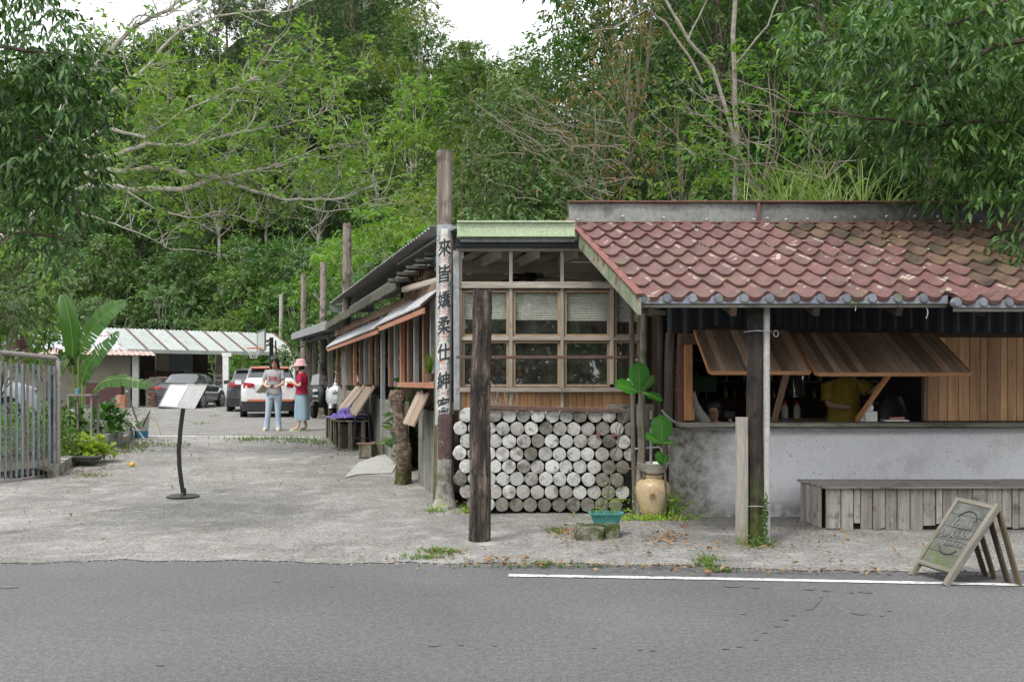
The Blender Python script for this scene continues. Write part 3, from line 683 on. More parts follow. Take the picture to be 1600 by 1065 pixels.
# hinged table boards
def flap(y0, y1, ztop, drop, out, n, mats=M_BOARD):
    L = y1 - y0
    fl = MB(); fl.box(sw((y0 + y1) / 2, .07, ztop + .01), (.03, L, .03)); o_ = fl.build('folding_table', M_POSTWOOD, cafe)
    for i in range(n):
        y = y0 + L * (i + .5) / n
        a = sw(y, .08, ztop); b = sw(y - .02, .08 + out, ztop - drop); beam('table_board', b, a, L / n - .012, .03, mats, o_, up=tuple((a - b).normalized().cross(udir)))
flap(12.55, 13.35, 1.36, .42, .2, 3)
flap(17.3, 18.5, 1.42, .5, .34, 3); flap(18.6, 19.9, 1.42, .45, .36, 3)
# ---------------- counter wing
mb = MB(); X0 = wx(1045, D2)
def wallf(u, v):
    x = X0 + (8.6 - X0) * u; z = -.05 + (wz(668, D2) + .05) * v
    return (x, D2 + .008 * math.sin(x * 2.1 + z * 3) + .006 * math.sin(x * 6 + 2), z)
mb.thick(60, 6, wallf, (0, .16, 0)); mb.build('counter_wall', M_WHITEWALL, cafe, smooth=True)
mb = MB()
def wallf2(u, v):
    x = X0 - .04 + (wx(1116, D2) - X0) * u * (1 - .25 * v + .12 * math.sin(v * 7)); z = -.05 + (wz(668, D2) + .04) * v
    return (x, D2 - .012 - .012 * math.sin(u * 3.14), z)
for a, b in ((1058, 1330), (1330.6, 1620), (1620.5, 2000)):
    beam('counter_top', (wx(a, D2), D2 - .02, wz(662.5, D2)), (wx(b, D2), D2 - .02, wz(662.5, D2)), .34, .045, M_OLDWOOD, cafe)
# conduit
mb = MB(); pts = [P(1034, 640, D2 - .1), P(1040, 648, D2 - .12), P(1052, 658, D2 - .12), P(1075, 667, D2 - .12), P(1120, 669.5, D2 - .12), P(1300, 671, D2 - .12), P(1600, 669, D2 - .12), P(1900, 669, D2 - .12)]
mb.tube(pts, .013, 8); mb.build('conduit', plain('grey_conduit', (.3, .3, .31), .5), cafe, smooth=True)
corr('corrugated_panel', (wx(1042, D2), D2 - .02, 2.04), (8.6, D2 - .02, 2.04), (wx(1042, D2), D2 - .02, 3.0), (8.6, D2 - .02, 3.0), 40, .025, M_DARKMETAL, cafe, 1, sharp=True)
beam('lintel', (wx(1060, D2), D2 + .03, 2.0), (4.6, D2 + .03, 2.0), .1, .1, M_POSTWOOD, cafe)
# plank wall right of the opening
x = wx(1449, D2); zt = wz(527, D2)
while x < 8.4:
    ww = rnd.choice([.08, .1, .12, .14])
    beam('wall_plank', (x + ww / 2, D2 + rnd.uniform(-.004, .004), wz(657, D2)), (x + ww / 2, D2, zt), ww - .003, .025, M_PLANKWALL, cafe, up=(0, 1, 0)); x += ww
beam('rail', (4.55, D2 - .01, zt + .03), (8.4, D2 - .01, zt + .03), .05, .05, M_DARKWOOD, cafe)
# opening jambs
beam('jamb', (wx(1075, D2), D2, 1.07), (wx(1075, D2), D2, 1.93), .09, .07, M_EDGE, cafe, up=(0, 1, 0), ragged=.01)
beam('jamb', (wx(1064, D2), D2 + .04, 1.0), (wx(1064, D2), D2 + .04, 1.95), .06, .07, M_RUST, cafe, up=(0, 1, 0))
beam('jamb', (wx(1446, D2), D2 + .02, 1.07), (wx(1446, D2), D2 + .02, 2.0), .05, .07, M_POSTWOOD, cafe, up=(0, 1, 0))
beam('log_lintel', (wx(1061, D2), D2 - .03, 1.97), (wx(1092, D2), D2 - .03, 1.97), .12, .12, M_POSTWOOD, cafe)
# shutters propped open
def shutter(xa, xb, zt, zb, yb, n):
    mb = MB(); mb.box(((xa + xb) / 2, D2 - .045, zt + .02), (xb - xa - .1, .03, .03)); o_ = mb.build('shutter', M_DARKWOOD, cafe)
    wd = (xb - xa) / n; ws = [rnd.uniform(.7, 1.3) for _ in range(n)]; s_ = sum(ws); x = xa
    for q in ws:
        ww = q / s_ * (xb - xa)
        beam('shutter_plank', (x + ww / 2, yb, zb), (x + ww / 2, D2 - .05, zt), ww - .002, .022, M_SHUT, o_, up=(0, -.4, 1)); x += ww
    beam('edge_strip', (xa, yb - .012, zb - .012), (xb, yb - .012, zb - .012), .022, .04, M_EDGE, o_)
    beam('edge_strip', (xa - .012, yb, zb - .005), (xa - .012, D2 - .04, zt - .005), .022, .04, M_EDGE, o_)
    beam('edge_strip', (xb + .012, yb, zb - .005), (xb + .012, D2 - .04, zt - .005), .022, .04, M_EDGE, o_)
    for f in (.15, .5, .85): beam('hinge', (xa + (xb - xa) * f, D2 - .06, zt + .035), (xa + (xb - xa) * f + .08, D2 - .06, zt + .035), .02, .03, M_BLACK, o_)
shutter(2.02, 3.02, 2.06, 1.60, 10.12, 11)
shutter(3.08, 4.62, 2.03, 1.585, 10.05, 17)
beam('shutter_prop', (wx(1338, 10.9), 10.88, 1.08), (3.88, 10.2, 1.6), .035, .05, M_EDGE, cafe)
beam('shutter_prop', (wx(1209, 10.9), 10.88, 1.08), (2.85, 10.3, 1.62), .06, .07, M_POSTWOOD, cafe, ch=.02)
# ---------------- tiled roof
RL = Vector((.717, 12.0, 3.38)); EL = Vector((1.157, 9.0, 2.25)); SV = EL - RL; TW = .231; NC, NR = 27, 8
rn = Vector((1, 0, 0)).cross(SV).normalized(); rn = rn if rn.z > 0 else -rn
M_TILE = surf('faded_red_tile', [(.088, .042, .038), (.125, .06, .054), (.16, .082, .073)], 3.5, rough=.62, bump=.25, bscale=35, objvar=.14, grain=.15, spec=.35,
              speck=[((.36, .3, .24), 13, .76)], blotch=[((.13, .1, .06), 2.4, .52, .72), ((.07, .045, .04), 6, .5, .75)], xband=((.3, .25, .2), .192, .206, .545))
M_TILEMOSS = surf('mossy_red_tile', [(.06, .04, .03), (.12, .07, .05), (.085, .075, .04)], 4, rough=.8, bump=.4, bscale=35, objvar=.25, speck=[((.3, .28, .2), 20, .72)], blotch=[((.065, .075, .02), 3.5, .5, .72), ((.025, .023, .02), 3, .48, .7)])
M_TILEPALE = surf('flaked_red_tile', [(.11, .053, .048), (.15, .075, .066)], 4, rough=.65, bump=.25, objvar=.12, blotch=[((.34, .29, .23), 6, .58, .62)])
troof = MB(); troof.slab([RL - rn * .05, EL - rn * .05, EL + Vector((TW * NC, 0, 0)) - rn * .05, RL + Vector((TW * NC, 0, 0)) - rn * .05], -rn * .02)
troof = troof.build('tile_roof', M_DARKWOOD, cafe)
def tile_mesh(mat, lip=.021, flake=0):
    mb = MB(); U = 10; s1 = SV / NR
    prof = [(.5 + .5 * math.cos(2 * math.pi * ((u / U) ** .85))) ** 1.7 for u in range(U + 1)]
    vs = []
    for v, (f, lift) in enumerate(((-.06, -.006), (.5, .008), (.97, lip), (1.0, lip + .003), (1.0, -.012))):
        for u in range(U + 1):
            sc_ = ((1 - prof[u]) * .15 - .04) if v >= 2 else (1 - prof[u]) * .04 * (v == 1)        # scalloped lower edge
            q = Vector((TW * u / U, 0, 0)) + s1 * (f + sc_) + rn * (prof[u] * .043 + lift)
            vs.append(q)
    W = U + 1; fs = [(j * W + i, j * W + i + 1, (j + 1) * W + i + 1, (j + 1) * W + i) for j in range(4) for i in range(U)]
    me = bpy.data.meshes.new('tile'); me.from_pydata([tuple(v) for v in vs], [], fs); me.materials.append(mat)
    me.shade_smooth(); me.set_sharp_from_angle(angle=R(50)); me.update(); return me
tm = [tile_mesh(M_TILE), tile_mesh(M_TILEMOSS), tile_mesh(M_TILEPALE)]
for i in range(NC):
    for j in range(NR):
        off = Vector((0, 0, 0))
        p = RL + Vector((TW * i, 0, 0)) + SV * (j / NR) + off + rn * (.002 * (NR - j))
        moss = (i - 10) * .13 + (NR - 1 - j) * .05 - .05 * j + rnd.uniform(-.12, .12)
        if moss > .35: me = tm[1]
        elif rnd.random() < (.45 if 6 < i < 12 and j < 4 else .08): me = tm[2]
        else: me = tm[0]
        link('tile', me, troof, p)
        if i >= 12 and j == NR - 1: link('tile', me, troof, p + SV.normalized() * .135 + rn * .006)
# barge board, red rim, ridge flashing
s_u = SV.normalized()
mb = MB(); a = RL + Vector((-.035, 0, .02)) - SV * .03; b = EL + Vector((-.035, 0, .02)) + s_u * .06
mb.slab([a, b, b - Vector((0, 0, .15)), a - Vector((0, 0, .15))], (.03, 0, 0)); mb.build('barge_board', M_BARGE, cafe)
beam('barge_trim', a + rn * .035 + Vector((.02, 0, 0)), b + rn * .035 + Vector((.02, 0, 0)), .075, .02, M_RUST, cafe, up=tuple(rn))
x1 = RL.x + TW * NC
mb = MB(); mb.thick(30, 3, lambda u, v: (RL.x - .03 + (x1 - RL.x) * u, 12.02 + .01 * math.sin(u * 40), 3.36 + .3 * v + .012 * math.sin(u * 17)), (0, .03, 0)); mb.build('ridge_flashing', M_FASCIA, cafe)
beam('ridge_trim', (RL.x - .04, 12.0, 3.665), (x1, 12.0, 3.665), .05, .02, M_RUST, cafe); beam('ridge_trim', (RL.x, 11.97, 3.41), (x1, 11.97, 3.41), .04, .018, M_RUST, cafe)
mb = MB(); mb.box((wx(1185, 12), 11.985, 3.5), (.03, .02, .3)); mb.build('flashing_joint', M_RUST, cafe)
M_DAB = plain('sealant', (.6, .6, .57), .6)
for px, py in ((903, 343), (973, 338), (1037, 340), (1104, 343), (1178, 343), (1199, 341), (1228, 343), (1262, 342), (1305, 340), (1336, 339), (1385, 338), (1429, 337), (1465, 338), (1470, 316), (1468, 345), (1502, 347), (1532, 346)):
    p = P(px, py, 11.995); mb = MB(); mb.rings([((p.x, p.y - .0, p.z + .012), .006, .006), ((p.x, p.y - .012, p.z), .02, .014), ((p.x + rnd.uniform(-.01, .01), p.y - .005, p.z - .02), .008, .006)], 8); mb.build('sealant_dab', M_DAB, cafe, smooth=True)
for k in range(46):
    i = rnd.randrange(NC); j = rnd.randrange(NR)
    if rnd.random() < .5: j = 0
    p = RL + Vector((TW * (i + .12), 0, 0)) + SV * ((j + .75) / NR) + rn * .06
    mb = MB(); mb.box(p, (rnd.uniform(.015, .035), .02, .012)); mb.build('sealant_dab', M_DAB, cafe)
# eave: fascia strip, wavy flashing and round end caps
M_CAP = surf('grey_end_cap', [(.15, .16, .19), (.22, .23, .26)], 6, rough=.7, bump=.3, objvar=.2, blotch=[((.13, .17, .05), 7, .56, .66)])
for (i0, i1, dz) in ((0, 12, 0), (12, NC, 1)):
    o_ = s_u * .13 * dz + Vector((0, 0, 0))
    a = EL + Vector((TW * i0, 0, 0)) + o_; b = EL + Vector((TW * i1, 0, 0)) + o_
    beam('eave_strip', a + Vector((0, .015, -.055)), b + Vector((0, .015, -.055)), .03, .05, M_OLDWOOD, cafe)
    mb = MB()
    def ef(u, v):
        x = a.x + (b.x - a.x) * u; ph = ((x - EL.x - o_.x) / TW) % 1.0; c_ = .5 + .5 * math.cos(2 * math.pi * (ph ** .8))
        return (x, a.y - .025 - .02 * v * 0, a.z - .035 + (.055 * c_ + .01) * (1 - v) - .012 * v)
    mb.thick((i1 - i0) * 10, 1, ef, (0, .012, 0)); mb.build('eave_flashing', M_CAP, cafe)
    for i in range(i0, i1):
        x = EL.x + TW * i + o_.x + .012; mb = MB()
        c = Vector((x, a.y - .03, a.z + .0)); n = 14
        ring = [c + Vector((.043 * math.cos(6.2832 * k / n), 0, .043 * math.sin(6.2832 * k / n))) for k in range(n)]
        mb.slab(ring, (0, .06, 0)); ring2 = [c + Vector((.034 * math.cos(6.2832 * k / n), -.012, .034 * math.sin(6.2832 * k / n))) for k in range(n)]
        mb.slab(ring2, (0, .011, 0)); mb.build('end_cap', M_CAP, cafe)
# rafters under the tiles
for i in range(9): beam('rafter', RL + Vector((.1 + i * .75, 0, -.12)), EL + Vector((.1 + i * .75, 0, -.12)), .05, .08, M_DARKWOOD, cafe)
mb = MB(); mb.slab([(1.2, 12.05, 3.3), (8.5, 12.05, 3.3), (8.5, 15, 3.0), (1.2, 15, 3.0)], (0, 0, .05)); mb.build('rear_roof', M_GALV, cafe)
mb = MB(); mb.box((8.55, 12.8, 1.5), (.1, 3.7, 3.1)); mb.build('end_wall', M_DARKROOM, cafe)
mb = MB(); mb.box((1.9, 11.08, .52), (.0 + .5, .05, 1.04)); 
# ---------------- poles in the recess between window block and counter
M_POLE = surf('lichened_pole', [(.09, .08, .06), (.2, .18, .14), (.26, .25, .2)], 12, (1, 1, .25), .95, .9, 50, objvar=.2, blotch=[((.09, .1, .045), 4, .52, .66)])
M_POLEDK = surf('dark_pole', [(.05, .042, .035), (.12, .1, .085), (.18, .16, .14)], 10, (1, 1, .12), .95, .9, 50, objvar=.2)
for i, (p0, p1, r, d, m_, lab) in enumerate((((986, 478), (992, 650), .03, 11.2, M_POLEDK, 'thin dark pole under the corner of the tile roof, left of the other poles'),
        ((1006, 490), (999, 690), .04, 11.1, M_POLE, 'short pale lichened pole with a sawn top behind the fig leaves'),
        ((1030, 470), (1031, 700), .035, 11.15, M_POLEDK, 'slim grey pole holding the crossbar beside the corrugated panel'),
        ((1047, 520), (1041, 690), .055, 11.1, M_POLEDK, 'thick cracked pole left of the counter opening'))):
    a = P(*p0, d); b = P(*p1, d); b.z = 0.0
    mb = MB(); mb.tube(wig(b, a, 6, .004), [r * 1.1 - .02 * r * k for k in range(7)], 9, wob=.12)
    o_ = mb.build('wooden_pole', m_, None, (b.x, b.y, 0), smooth=True, label=lab, category='pole', group='poles in the corner recess')
tb = beam('crossbar', P(998, 486, 11.1), P(1040, 489, 11.1), .05, .05, M_POLE, cafe)
mb = MB(); x_ = wx(1054, 11.1)
for k in range(16):
    pass
mb.box((wx(1020, 11.9), 11.75, 1.5), (.6, .05, 3.0)); mb.build('recess_boarding', M_DARKWOOD, cafe)
for k in range(14):
    p = P(1057, 545 + 9 * k, 11.12); mb = MB(); mb.box((p.x, p.y, p.z), (.05, .05, .058)); mb.build('bamboo_node', M_POLE, cafe, smooth=False)
# ------------------------------------------------------------------ log wall
M_LOG = [surf('log_end_%s' % k, c, 5, rough=.9, bump=.5, bscale=45, objvar=.16, grain=.3, blotch=[(bl, 7, .5, .64), ((.12, .115, .1), 10, .56, .66)], speck=[((.14, .135, .12), 45, .62)])
         for k, c, bl in (('pale', [(.36, .36, .34), (.5, .5, .48), (.58, .58, .57)], (.27, .26, .24)), ('grey', [(.24, .235, .21), (.36, .35, .33), (.44, .43, .41)], (.17, .16, .14)), ('dirty', [(.13, .125, .105), (.2, .19, .16), (.28, .27, .24)], (.09, .09, .06)))]
M_LOG[2].name = 'log_end_dirty'
lw = thing('log_wall', 'low wall of stacked logs with round grey sawn ends under the glazed front', 'log wall', (.5, 11.3, 0))
def log_mesh(r, L, mat, seed):
    rg = random.Random(seed); n = 18; mb = MB()
    rr = [r * (1 + rg.uniform(-.06, .03)) for _ in range(n)]
    def ring(y, s): return [(rr[k] * s * math.cos(6.2832 * k / n), y, rr[k] * s * math.sin(6.2832 * k / n)) for k in range(n)]
    vs = ring(-L / 2 + .008, 1) + ring(-L / 2, .95) + ring(-L / 2 - .003, .6) + [(0, -L / 2 - .001, 0)] + ring(L / 2, 1)
    fs = []
    for k in range(n):
        q = (k + 1) % n
        fs += [(k, n + k, n + q, q), (n + k, 2 * n + k, 2 * n + q, n + q), (2 * n + k, 3 * n, 2 * n + q), (3 * n + 1 + k, k, q, 3 * n + 1 + q)]
    me = bpy.data.meshes.new('log'); me.from_pydata(vs, [], fs); me.materials.append(mat); me.shade_smooth(); me.set_sharp_from_angle(angle=R(45)); me.update(); return me
DL = 11.22
LR = 11.05 * DL / F
lm = [[log_mesh(LR * s, .34, M_LOG[k], 10 * k + q) for q, s in enumerate((1, .985, 1.01))] for k in range(3)]
for r_, (py, xs) in enumerate(((648.5, 729), (668.8, 719.5), (688.3, 729), (708.4, 718.5), (728.2, 729), (747.7, 719), (768, 728.5), (787.5, 740))):
    px = xs; c = 0
    while px < (988 if r_ in (1, 3) else 978):
        if r_ == 7 and px < 735: px += 22.25; continue
        pal = rnd.random(); left = (px - 720) / 260
        k = 0 if pal < (.7 if 1 <= r_ <= 5 and left < .75 else .22) else (1 if pal < .92 else 2)
        if r_ == 7 and rnd.random() < .8: k = 2
        if left > .85 and rnd.random() < .6: k = 2
        p = P(px + rnd.uniform(-.6, .6), py + rnd.uniform(-.5, .5) + (1.5 * left), DL)
        o_ = link('log', rnd.choice(lm[k]), lw, (p.x, DL + .17 + rnd.uniform(-.02, .02), p.z))
        o_.rotation_euler = (0, rnd.uniform(0, 6.28), 0)
        px += 22.25
beam('cap_rail', P(764, 635.5, DL), P(970, 641.5, DL + .02), .1, .045, M_RBROWN, lw)
mb = MB()
for i in range(2): mb.tube([P(934 + 25 * i, 679, DL - .02), P(934 + 25 * i, 679, DL)], .028, 8)
mb.build('rusty_bolt', M_RUST, lw)
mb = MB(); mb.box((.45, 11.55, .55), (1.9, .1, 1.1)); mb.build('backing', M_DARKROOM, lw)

# ------------------------------------------------------------------ big posts
M_BURNT = surf('charred_pole', [(.016, .015, .015), (.06, .045, .036), (.24, .2, .165)], 15, (1, 1, .14), .9, 1, 60, objvar=.05, blotch=[((.015, .014, .014), 4, .5, .62), ((.2, .12, .07), 9, .68, .74)], speck=[((.008, .008, .008), 26, .58)])
M_BURNTG = surf('charred_pole_green_foot', [(.016, .015, .015), (.05, .038, .03), (.2, .14, .1)], 12, (1, 1, .08), .9, .9, 60, objvar=.05, blotch=[((.015, .014, .014), 4, .46, .6)], lowcol=((.07, .12, .015), .75, .15))
M_GREYP = surf('bleached_pole', [(.12, .1, .08), (.24, .2, .17), (.33, .29, .25)], 11, (1, 1, .08), .9, .9, 55, objvar=.15, blotch=[((.045, .038, .03), 3, .5, .66)])
def pole(name, p0, p1, r0, r1, mat, label, n=12, seg=26, wob=.1, parts=None, cat='pole', group=None, jag=.02):
    p0, p1 = Vector(p0), Vector(p1); t = thing(name, label, cat, p0, group)
    mb = MB(); rg = random.Random(hash(label) % 999 if False else len(label) * 7 + int(r0 * 1000))
    vs = []; ph = [1 + rg.uniform(-wob, wob) * .6 for _ in range(n)]
    for i in range(seg + 1):
        f = i / seg; c = p0.lerp(p1, f) + Vector((.006 * math.sin(f * 9), .006 * math.cos(f * 7), 0)); r = r0 + (r1 - r0) * f
        for k in range(n):
            a = 6.2832 * k / n; q = r * (ph[k] + rg.uniform(-wob, wob) * .45)
            vs.append(c + Vector((q * math.cos(a), q * math.sin(a), rg.uniform(-jag, jag) if i == seg else 0)))
    fs = [(i * n + k, i * n + (k + 1) % n, (i + 1) * n + (k + 1) % n, (i + 1) * n + k) for i in range(seg) for k in range(n)]
    fs += [tuple(range(n - 1, -1, -1)), tuple(seg * n + k for k in range(n))]
    mb.add(vs, fs); mb.build('shaft', mat, t); return t
b = G(749, 848)
t = pole('burnt_pole', (b.x, b.y, -.02), (P(753, 453, b.y)), .103, .088, M_BURNT, 'free-standing charred wooden pole in front of the log wall, set in a lump of cement', wob=.07)
mb = MB(); mb.rings([((b.x + .03, b.y - .02, -.01), .21, .17), ((b.x + .02, b.y - .01, .012), .17, .14), ((b.x, b.y, .022), .11, .11)], 18, p=2.4)
mb.build('cement_foot', M_GREYWALL, t)
b = Vector((wx(1180, 9.2), 9.2, 0))
t = pole('roof_post', (b.x, b.y, -.02), (P(1180, 474, 9.2)), .082, .074, M_BURNTG, 'dark charred post with green mossy foot carrying the red tile roof', wob=.05)
p = MB(); p.tube([P(1198, 849, 9.17), P(1197.5, 470, 9.17)], .0315, 14); p.build('drain_pipe', M_PIPE, t, smooth=True)
for py, pad in ((518, 0), (789, 0)):
    mb = MB(); c = P(1184, py, 9.19); n = 20
    mb.tube([(c.x + .128 * math.cos(6.2832 * k / n), c.y + .1 * math.sin(6.2832 * k / n), c.z + .004 * math.sin(k)) for k in range(n + 1)], .004, 5)
    if py == 518: mb.tube([(c.x + .155 + .022 * math.cos(q / 2), c.y - .05, c.z - .02 + .03 * math.sin(q / 2)) for q in range(15)], .004, 5)
    mb.build('wire_tie', M_GALV, t)
mb = MB(); c = P(1180, 468, 9.2); mb.box((c.x, c.y, c.z - .0), (.3, .04, .1)); mb.slab([c + Vector((-.14, 0, .05)), c + Vector((.14, 0, .05)), c + Vector((.05, 0, -.06)), c + Vector((-.05, 0, -.06))], (0, .03, 0)); mb.build('bracket', M_DARKMETAL, t)
tb = beam('timber_stub', (wx(1159, 9.16), 9.16, -.01), (wx(1159, 9.16), 9.16, wz(652, 9.16)), .1, .085, surf('split_grey_timber', [(.17, .15, .12), (.3, .28, .24), (.4, .37, .33)], 9, (1, 1, .07), .9, .8, 60, objvar=0, lowcol=((.1, .15, .03), .22, 0)), None, up=(0, 1, 0), ragged=.006,
          label='square grey timber post standing close beside the mossy roof post', category='post')
# banner post
bb = G(694, 792); t = pole('banner_pole', (bb.x + .0, bb.y + .06, 0), (P(694, 237, bb.y + .06)), .095, .092, M_GREYP, 'tall weathered pole at the corner carrying the vertical painted banner', wob=.06, jag=.035)
mb = MB(); mb.rings([((bb.x + .0, bb.y, -.01), .17, .15), ((bb.x + .01, bb.y, .12), .12, .11), ((bb.x + .01, bb.y, .3), .095, .095), ((bb.x + .02, bb.y, .6), .09, .09)], 16, p=2.6); mb.build('cement_foot', surf('pitted_cement', [(.2, .19, .165), (.34, .32, .29), (.42, .4, .37)], 8, rough=.95, bump=.9, bscale=50, objvar=0, blotch=[((.13, .12, .09), 5, .52, .66)]), t)
mb = MB(); mb.rings([((bb.x + .018, bb.y, .601), .093, .093), ((bb.x + .02, bb.y, 1.05), .098, .096), ((bb.x + .02, bb.y, 1.12), .09, .09)], 16, p=3); mb.build('brown_painted_collar', surf('flaking_brown_paint', [(.07, .045, .045), (.12, .08, .075)], 5, rough=.85, bump=.8, objvar=0, blotch=[((.36, .35, .33), 11, .64, .68)]), t)
DB = bb.y - .09
zt, zb = wz(350, DB), wz(664, DB)
def bx_(z): f = (z - zb) / (zt - zb); return wx(692 + 2.6 * f, DB)
M_BANNER = surf('grey_green_banner', [(.27, .31, .305), (.34, .38, .37)], 3, rough=.55, bump=.15, objvar=0, blotch=[((.3, .25, .27), 4, .62, .8)])
mb = MB()
RB = .1
def bf(off, a0, a1, z0, z1, nu=12, nv=2):
    def fn(u, v):
        z = z0 + (z1 - z0) * v; a = a0 + (a1 - a0) * u
        rr = RB + off + .0015 * math.sin(z * 9)
        return (bx_(z) + rr * math.sin(a), bb.y + .01 - rr * math.cos(a) * .75, z)
    return fn
mb.thick(16, 30, bf(0, -1.45, 1.45, zb, zt), (0, .006, 0)); ban = mb.build('banner', M_BANNER, t, smooth=True)
M_PWHITE = plain('banner_white', (.62, .61, .58), .6); M_PRED = plain('banner_red', (.52, .12, .09), .6); M_PINK = plain('banner_ink', (.03, .04, .045), .6)
mb = MB(); mb.grid(6, 30, bf(.004, -.42, .42, zb + .06, zt - .05)); mb.build('white_stripe', M_PWHITE, ban)
def onban(u, w_, off):      # flat (metres across, height) -> wrapped round the post
    a = u / RB
    return (bx_(w_) + (RB + off) * math.sin(a), bb.y + .01 - (RB + off) * math.cos(a) * .75, w_)
import bmesh
def fine_text(cu, cuts=3):
    tmp = bpy.data.objects.new('tmp', cu); COL.objects.link(tmp)
    dg = bpy.context.evaluated_depsgraph_get(); me0 = tmp.evaluated_get(dg).to_mesh(); bm = bmesh.new(); bm.from_mesh(me0)
    tmp.evaluated_get(dg).to_mesh_clear(); bpy.data.objects.remove(tmp)
    bmesh.ops.triangulate(bm, faces=bm.faces[:]); lim = cu.size * .06
    for _ in range(cuts):
        ed = [e for e in bm.edges if e.calc_length() > lim]
        if not ed: break
        bmesh.ops.subdivide_edges(bm, edges=ed, cuts=1); bmesh.ops.triangulate(bm, faces=bm.faces[:])
    bm.verts.index_update(); vs = [v.co.copy() for v in bm.verts]; fs = [tuple(v.index for v in f.verts) for f in bm.faces]; bm.free(); return vs, fs
chars = '來皆嬌柔仕紳客'
cys = [386, 427, 467.5, 508, 549.5, 594, 634]
for ch, py in zip(chars, cys):
    zc = wz(py, DB); eh, ew = .142, .083
    for off, s_, mt in ((.006, 1.04, M_PRED), (.0075, 1.0, M_PWHITE)):
        mb = MB(); n = 28; rg_ = [(.33, 4), (.66, 6), (1.0, 8)]
        vs = [onban(0, zc, off)]; fs = []
        for (f, _) in rg_:
            vs += [onban(ew * s_ * f * math.cos(6.2832 * k / n), zc + eh * s_ * f * math.sin(6.2832 * k / n), off) for k in range(n)]
        fs += [(0, 1 + k, 1 + (k + 1) % n) for k in range(n)]
        for q in range(2): fs += [(1 + q * n + k, 1 + (q + 1) * n + k, 1 + (q + 1) * n + (k + 1) % n, 1 + q * n + (k + 1) % n) for k in range(n)]
        mb.add(vs, fs); mb.build('oval', mt, ban)
    mb = MB()
    for k in range(26):                                   # broken red brushwork inside the oval
        a = rnd.choice([rnd.uniform(-1.1, 1.1), rnd.uniform(-2.2, -1.0), rnd.uniform(2.2, 4.0)]); rr = rnd.uniform(.72, .95); da = rnd.uniform(.08, .3); th_ = rnd.uniform(.03, .1)
        ps = [(a, rr), (a + da, rr + .02), (a + da * .8, rr - th_), (a + da * .1, rr - th_ * .7)]
        mb.add([onban(ew * q * math.cos(A), zc + eh * q * math.sin(A), .0088) for A, q in ps], [(0, 1, 2, 3)])
    mb.build('red_brushwork', M_PRED, ban)
    cu = bpy.data.curves.new('brush_character', 'FONT'); cu.body = ch; cu.size = .22; cu.align_x = 'CENTER'; cu.align_y = 'CENTER'; cu.offset = .0012; cu.resolution_u = 3
    vs, fs = fine_text(cu)
    if vs:
        xs_ = [v.x for v in vs]; ys_ = [v.y for v in vs]; cx_, cy_ = (min(xs_) + max(xs_)) / 2, (min(ys_) + max(ys_)) / 2
        kx = .135 / (max(xs_) - min(xs_)); ky = .2 / (max(ys_) - min(ys_))
        mb = MB()
        for q, (ax, ay) in enumerate(((0, 0), (.0032, 0), (-.0032, 0), (0, .0028), (0, -.0028), (.0026, .002), (-.0026, -.002), (.0026, -.002), (-.0026, .002))): mb.add([onban((v.x - cx_) * kx + ax, zc + (v.y - cy_) * ky + (v.x - cx_) * .12 + ay, .0102 + .0002 * q) for v in vs], fs)
        mb.build('brush_character', M_PINK, ban)
mb = MB(); c = P(681, 372, DB); mb.tube([(c.x + .02 + .03 * math.cos(q / 10 * 6.28), c.y, c.z + .03 * math.sin(q / 10 * 6.28)) for q in range(11)], .004, 5); mb.build('wire_loop', M_BLACK, t)
beam('corner_channel', P(714, 640, 11.52), P(713, 392, 11.52), .07, .06, M_GALV, cafe, up=(0, 1, 0))
tb = beam('thin_green_post', (wx(680.5, 11.9), 11.9, 0), (wx(684, 11.9), 11.9, 2.5), .06, .06, surf('algae_timber', [(.1, .1, .06), (.2, .19, .14)], 9, (1, 1, .1), .9, .6, 40, objvar=0, lowcol=((.1, .13, .04), 1.0, .2)), None, up=(0, 1, 0), label='thin algae-green square post directly behind the banner pole', category='post')
# tall poles rising along the long side
pole('tall_pole', Vector((P(541, 672, 22.6).x, 22.6, .35)), P(542, 350, 22.6), .1, .098, M_GREYP, 'tallest of the bleached poles rising through the long eave', group=None, wob=.04)
pole('tall_pole', Vector((P(505, 642, 34).x, 34, .35)), P(505, 410, 34), .13, .11, M_GREYP, 'dark-footed bleached pole right of the woman in the pink hat', wob=.04)
pole('tall_pole', Vector((P(474, 640, 38).x, 38, .35)), P(474, 428, 38), .11, .1, M_GREYP, 'bleached pole rising directly above the pink hat', wob=.04)
pole('tall_pole', Vector((P(439, 600, 52).x, 52, .3)), P(439, 460, 52), .11, .1, surf('concrete_pole', [(.3, .29, .26), (.4, .39, .36)], 5, rough=.9, bump=.2, objvar=0), 'slim pale concrete pole behind the basketball backboard', wob=.01, jag=.0)
mb = MB(); mb.box(P(511, 600, 33.8), (.2, .1, .22)); 
o_ = mb.build('meter_box', M_FRAME, None, P(511, 600, 33.8), label='small cream meter box on the pole by the parked scooters', category='meter box')
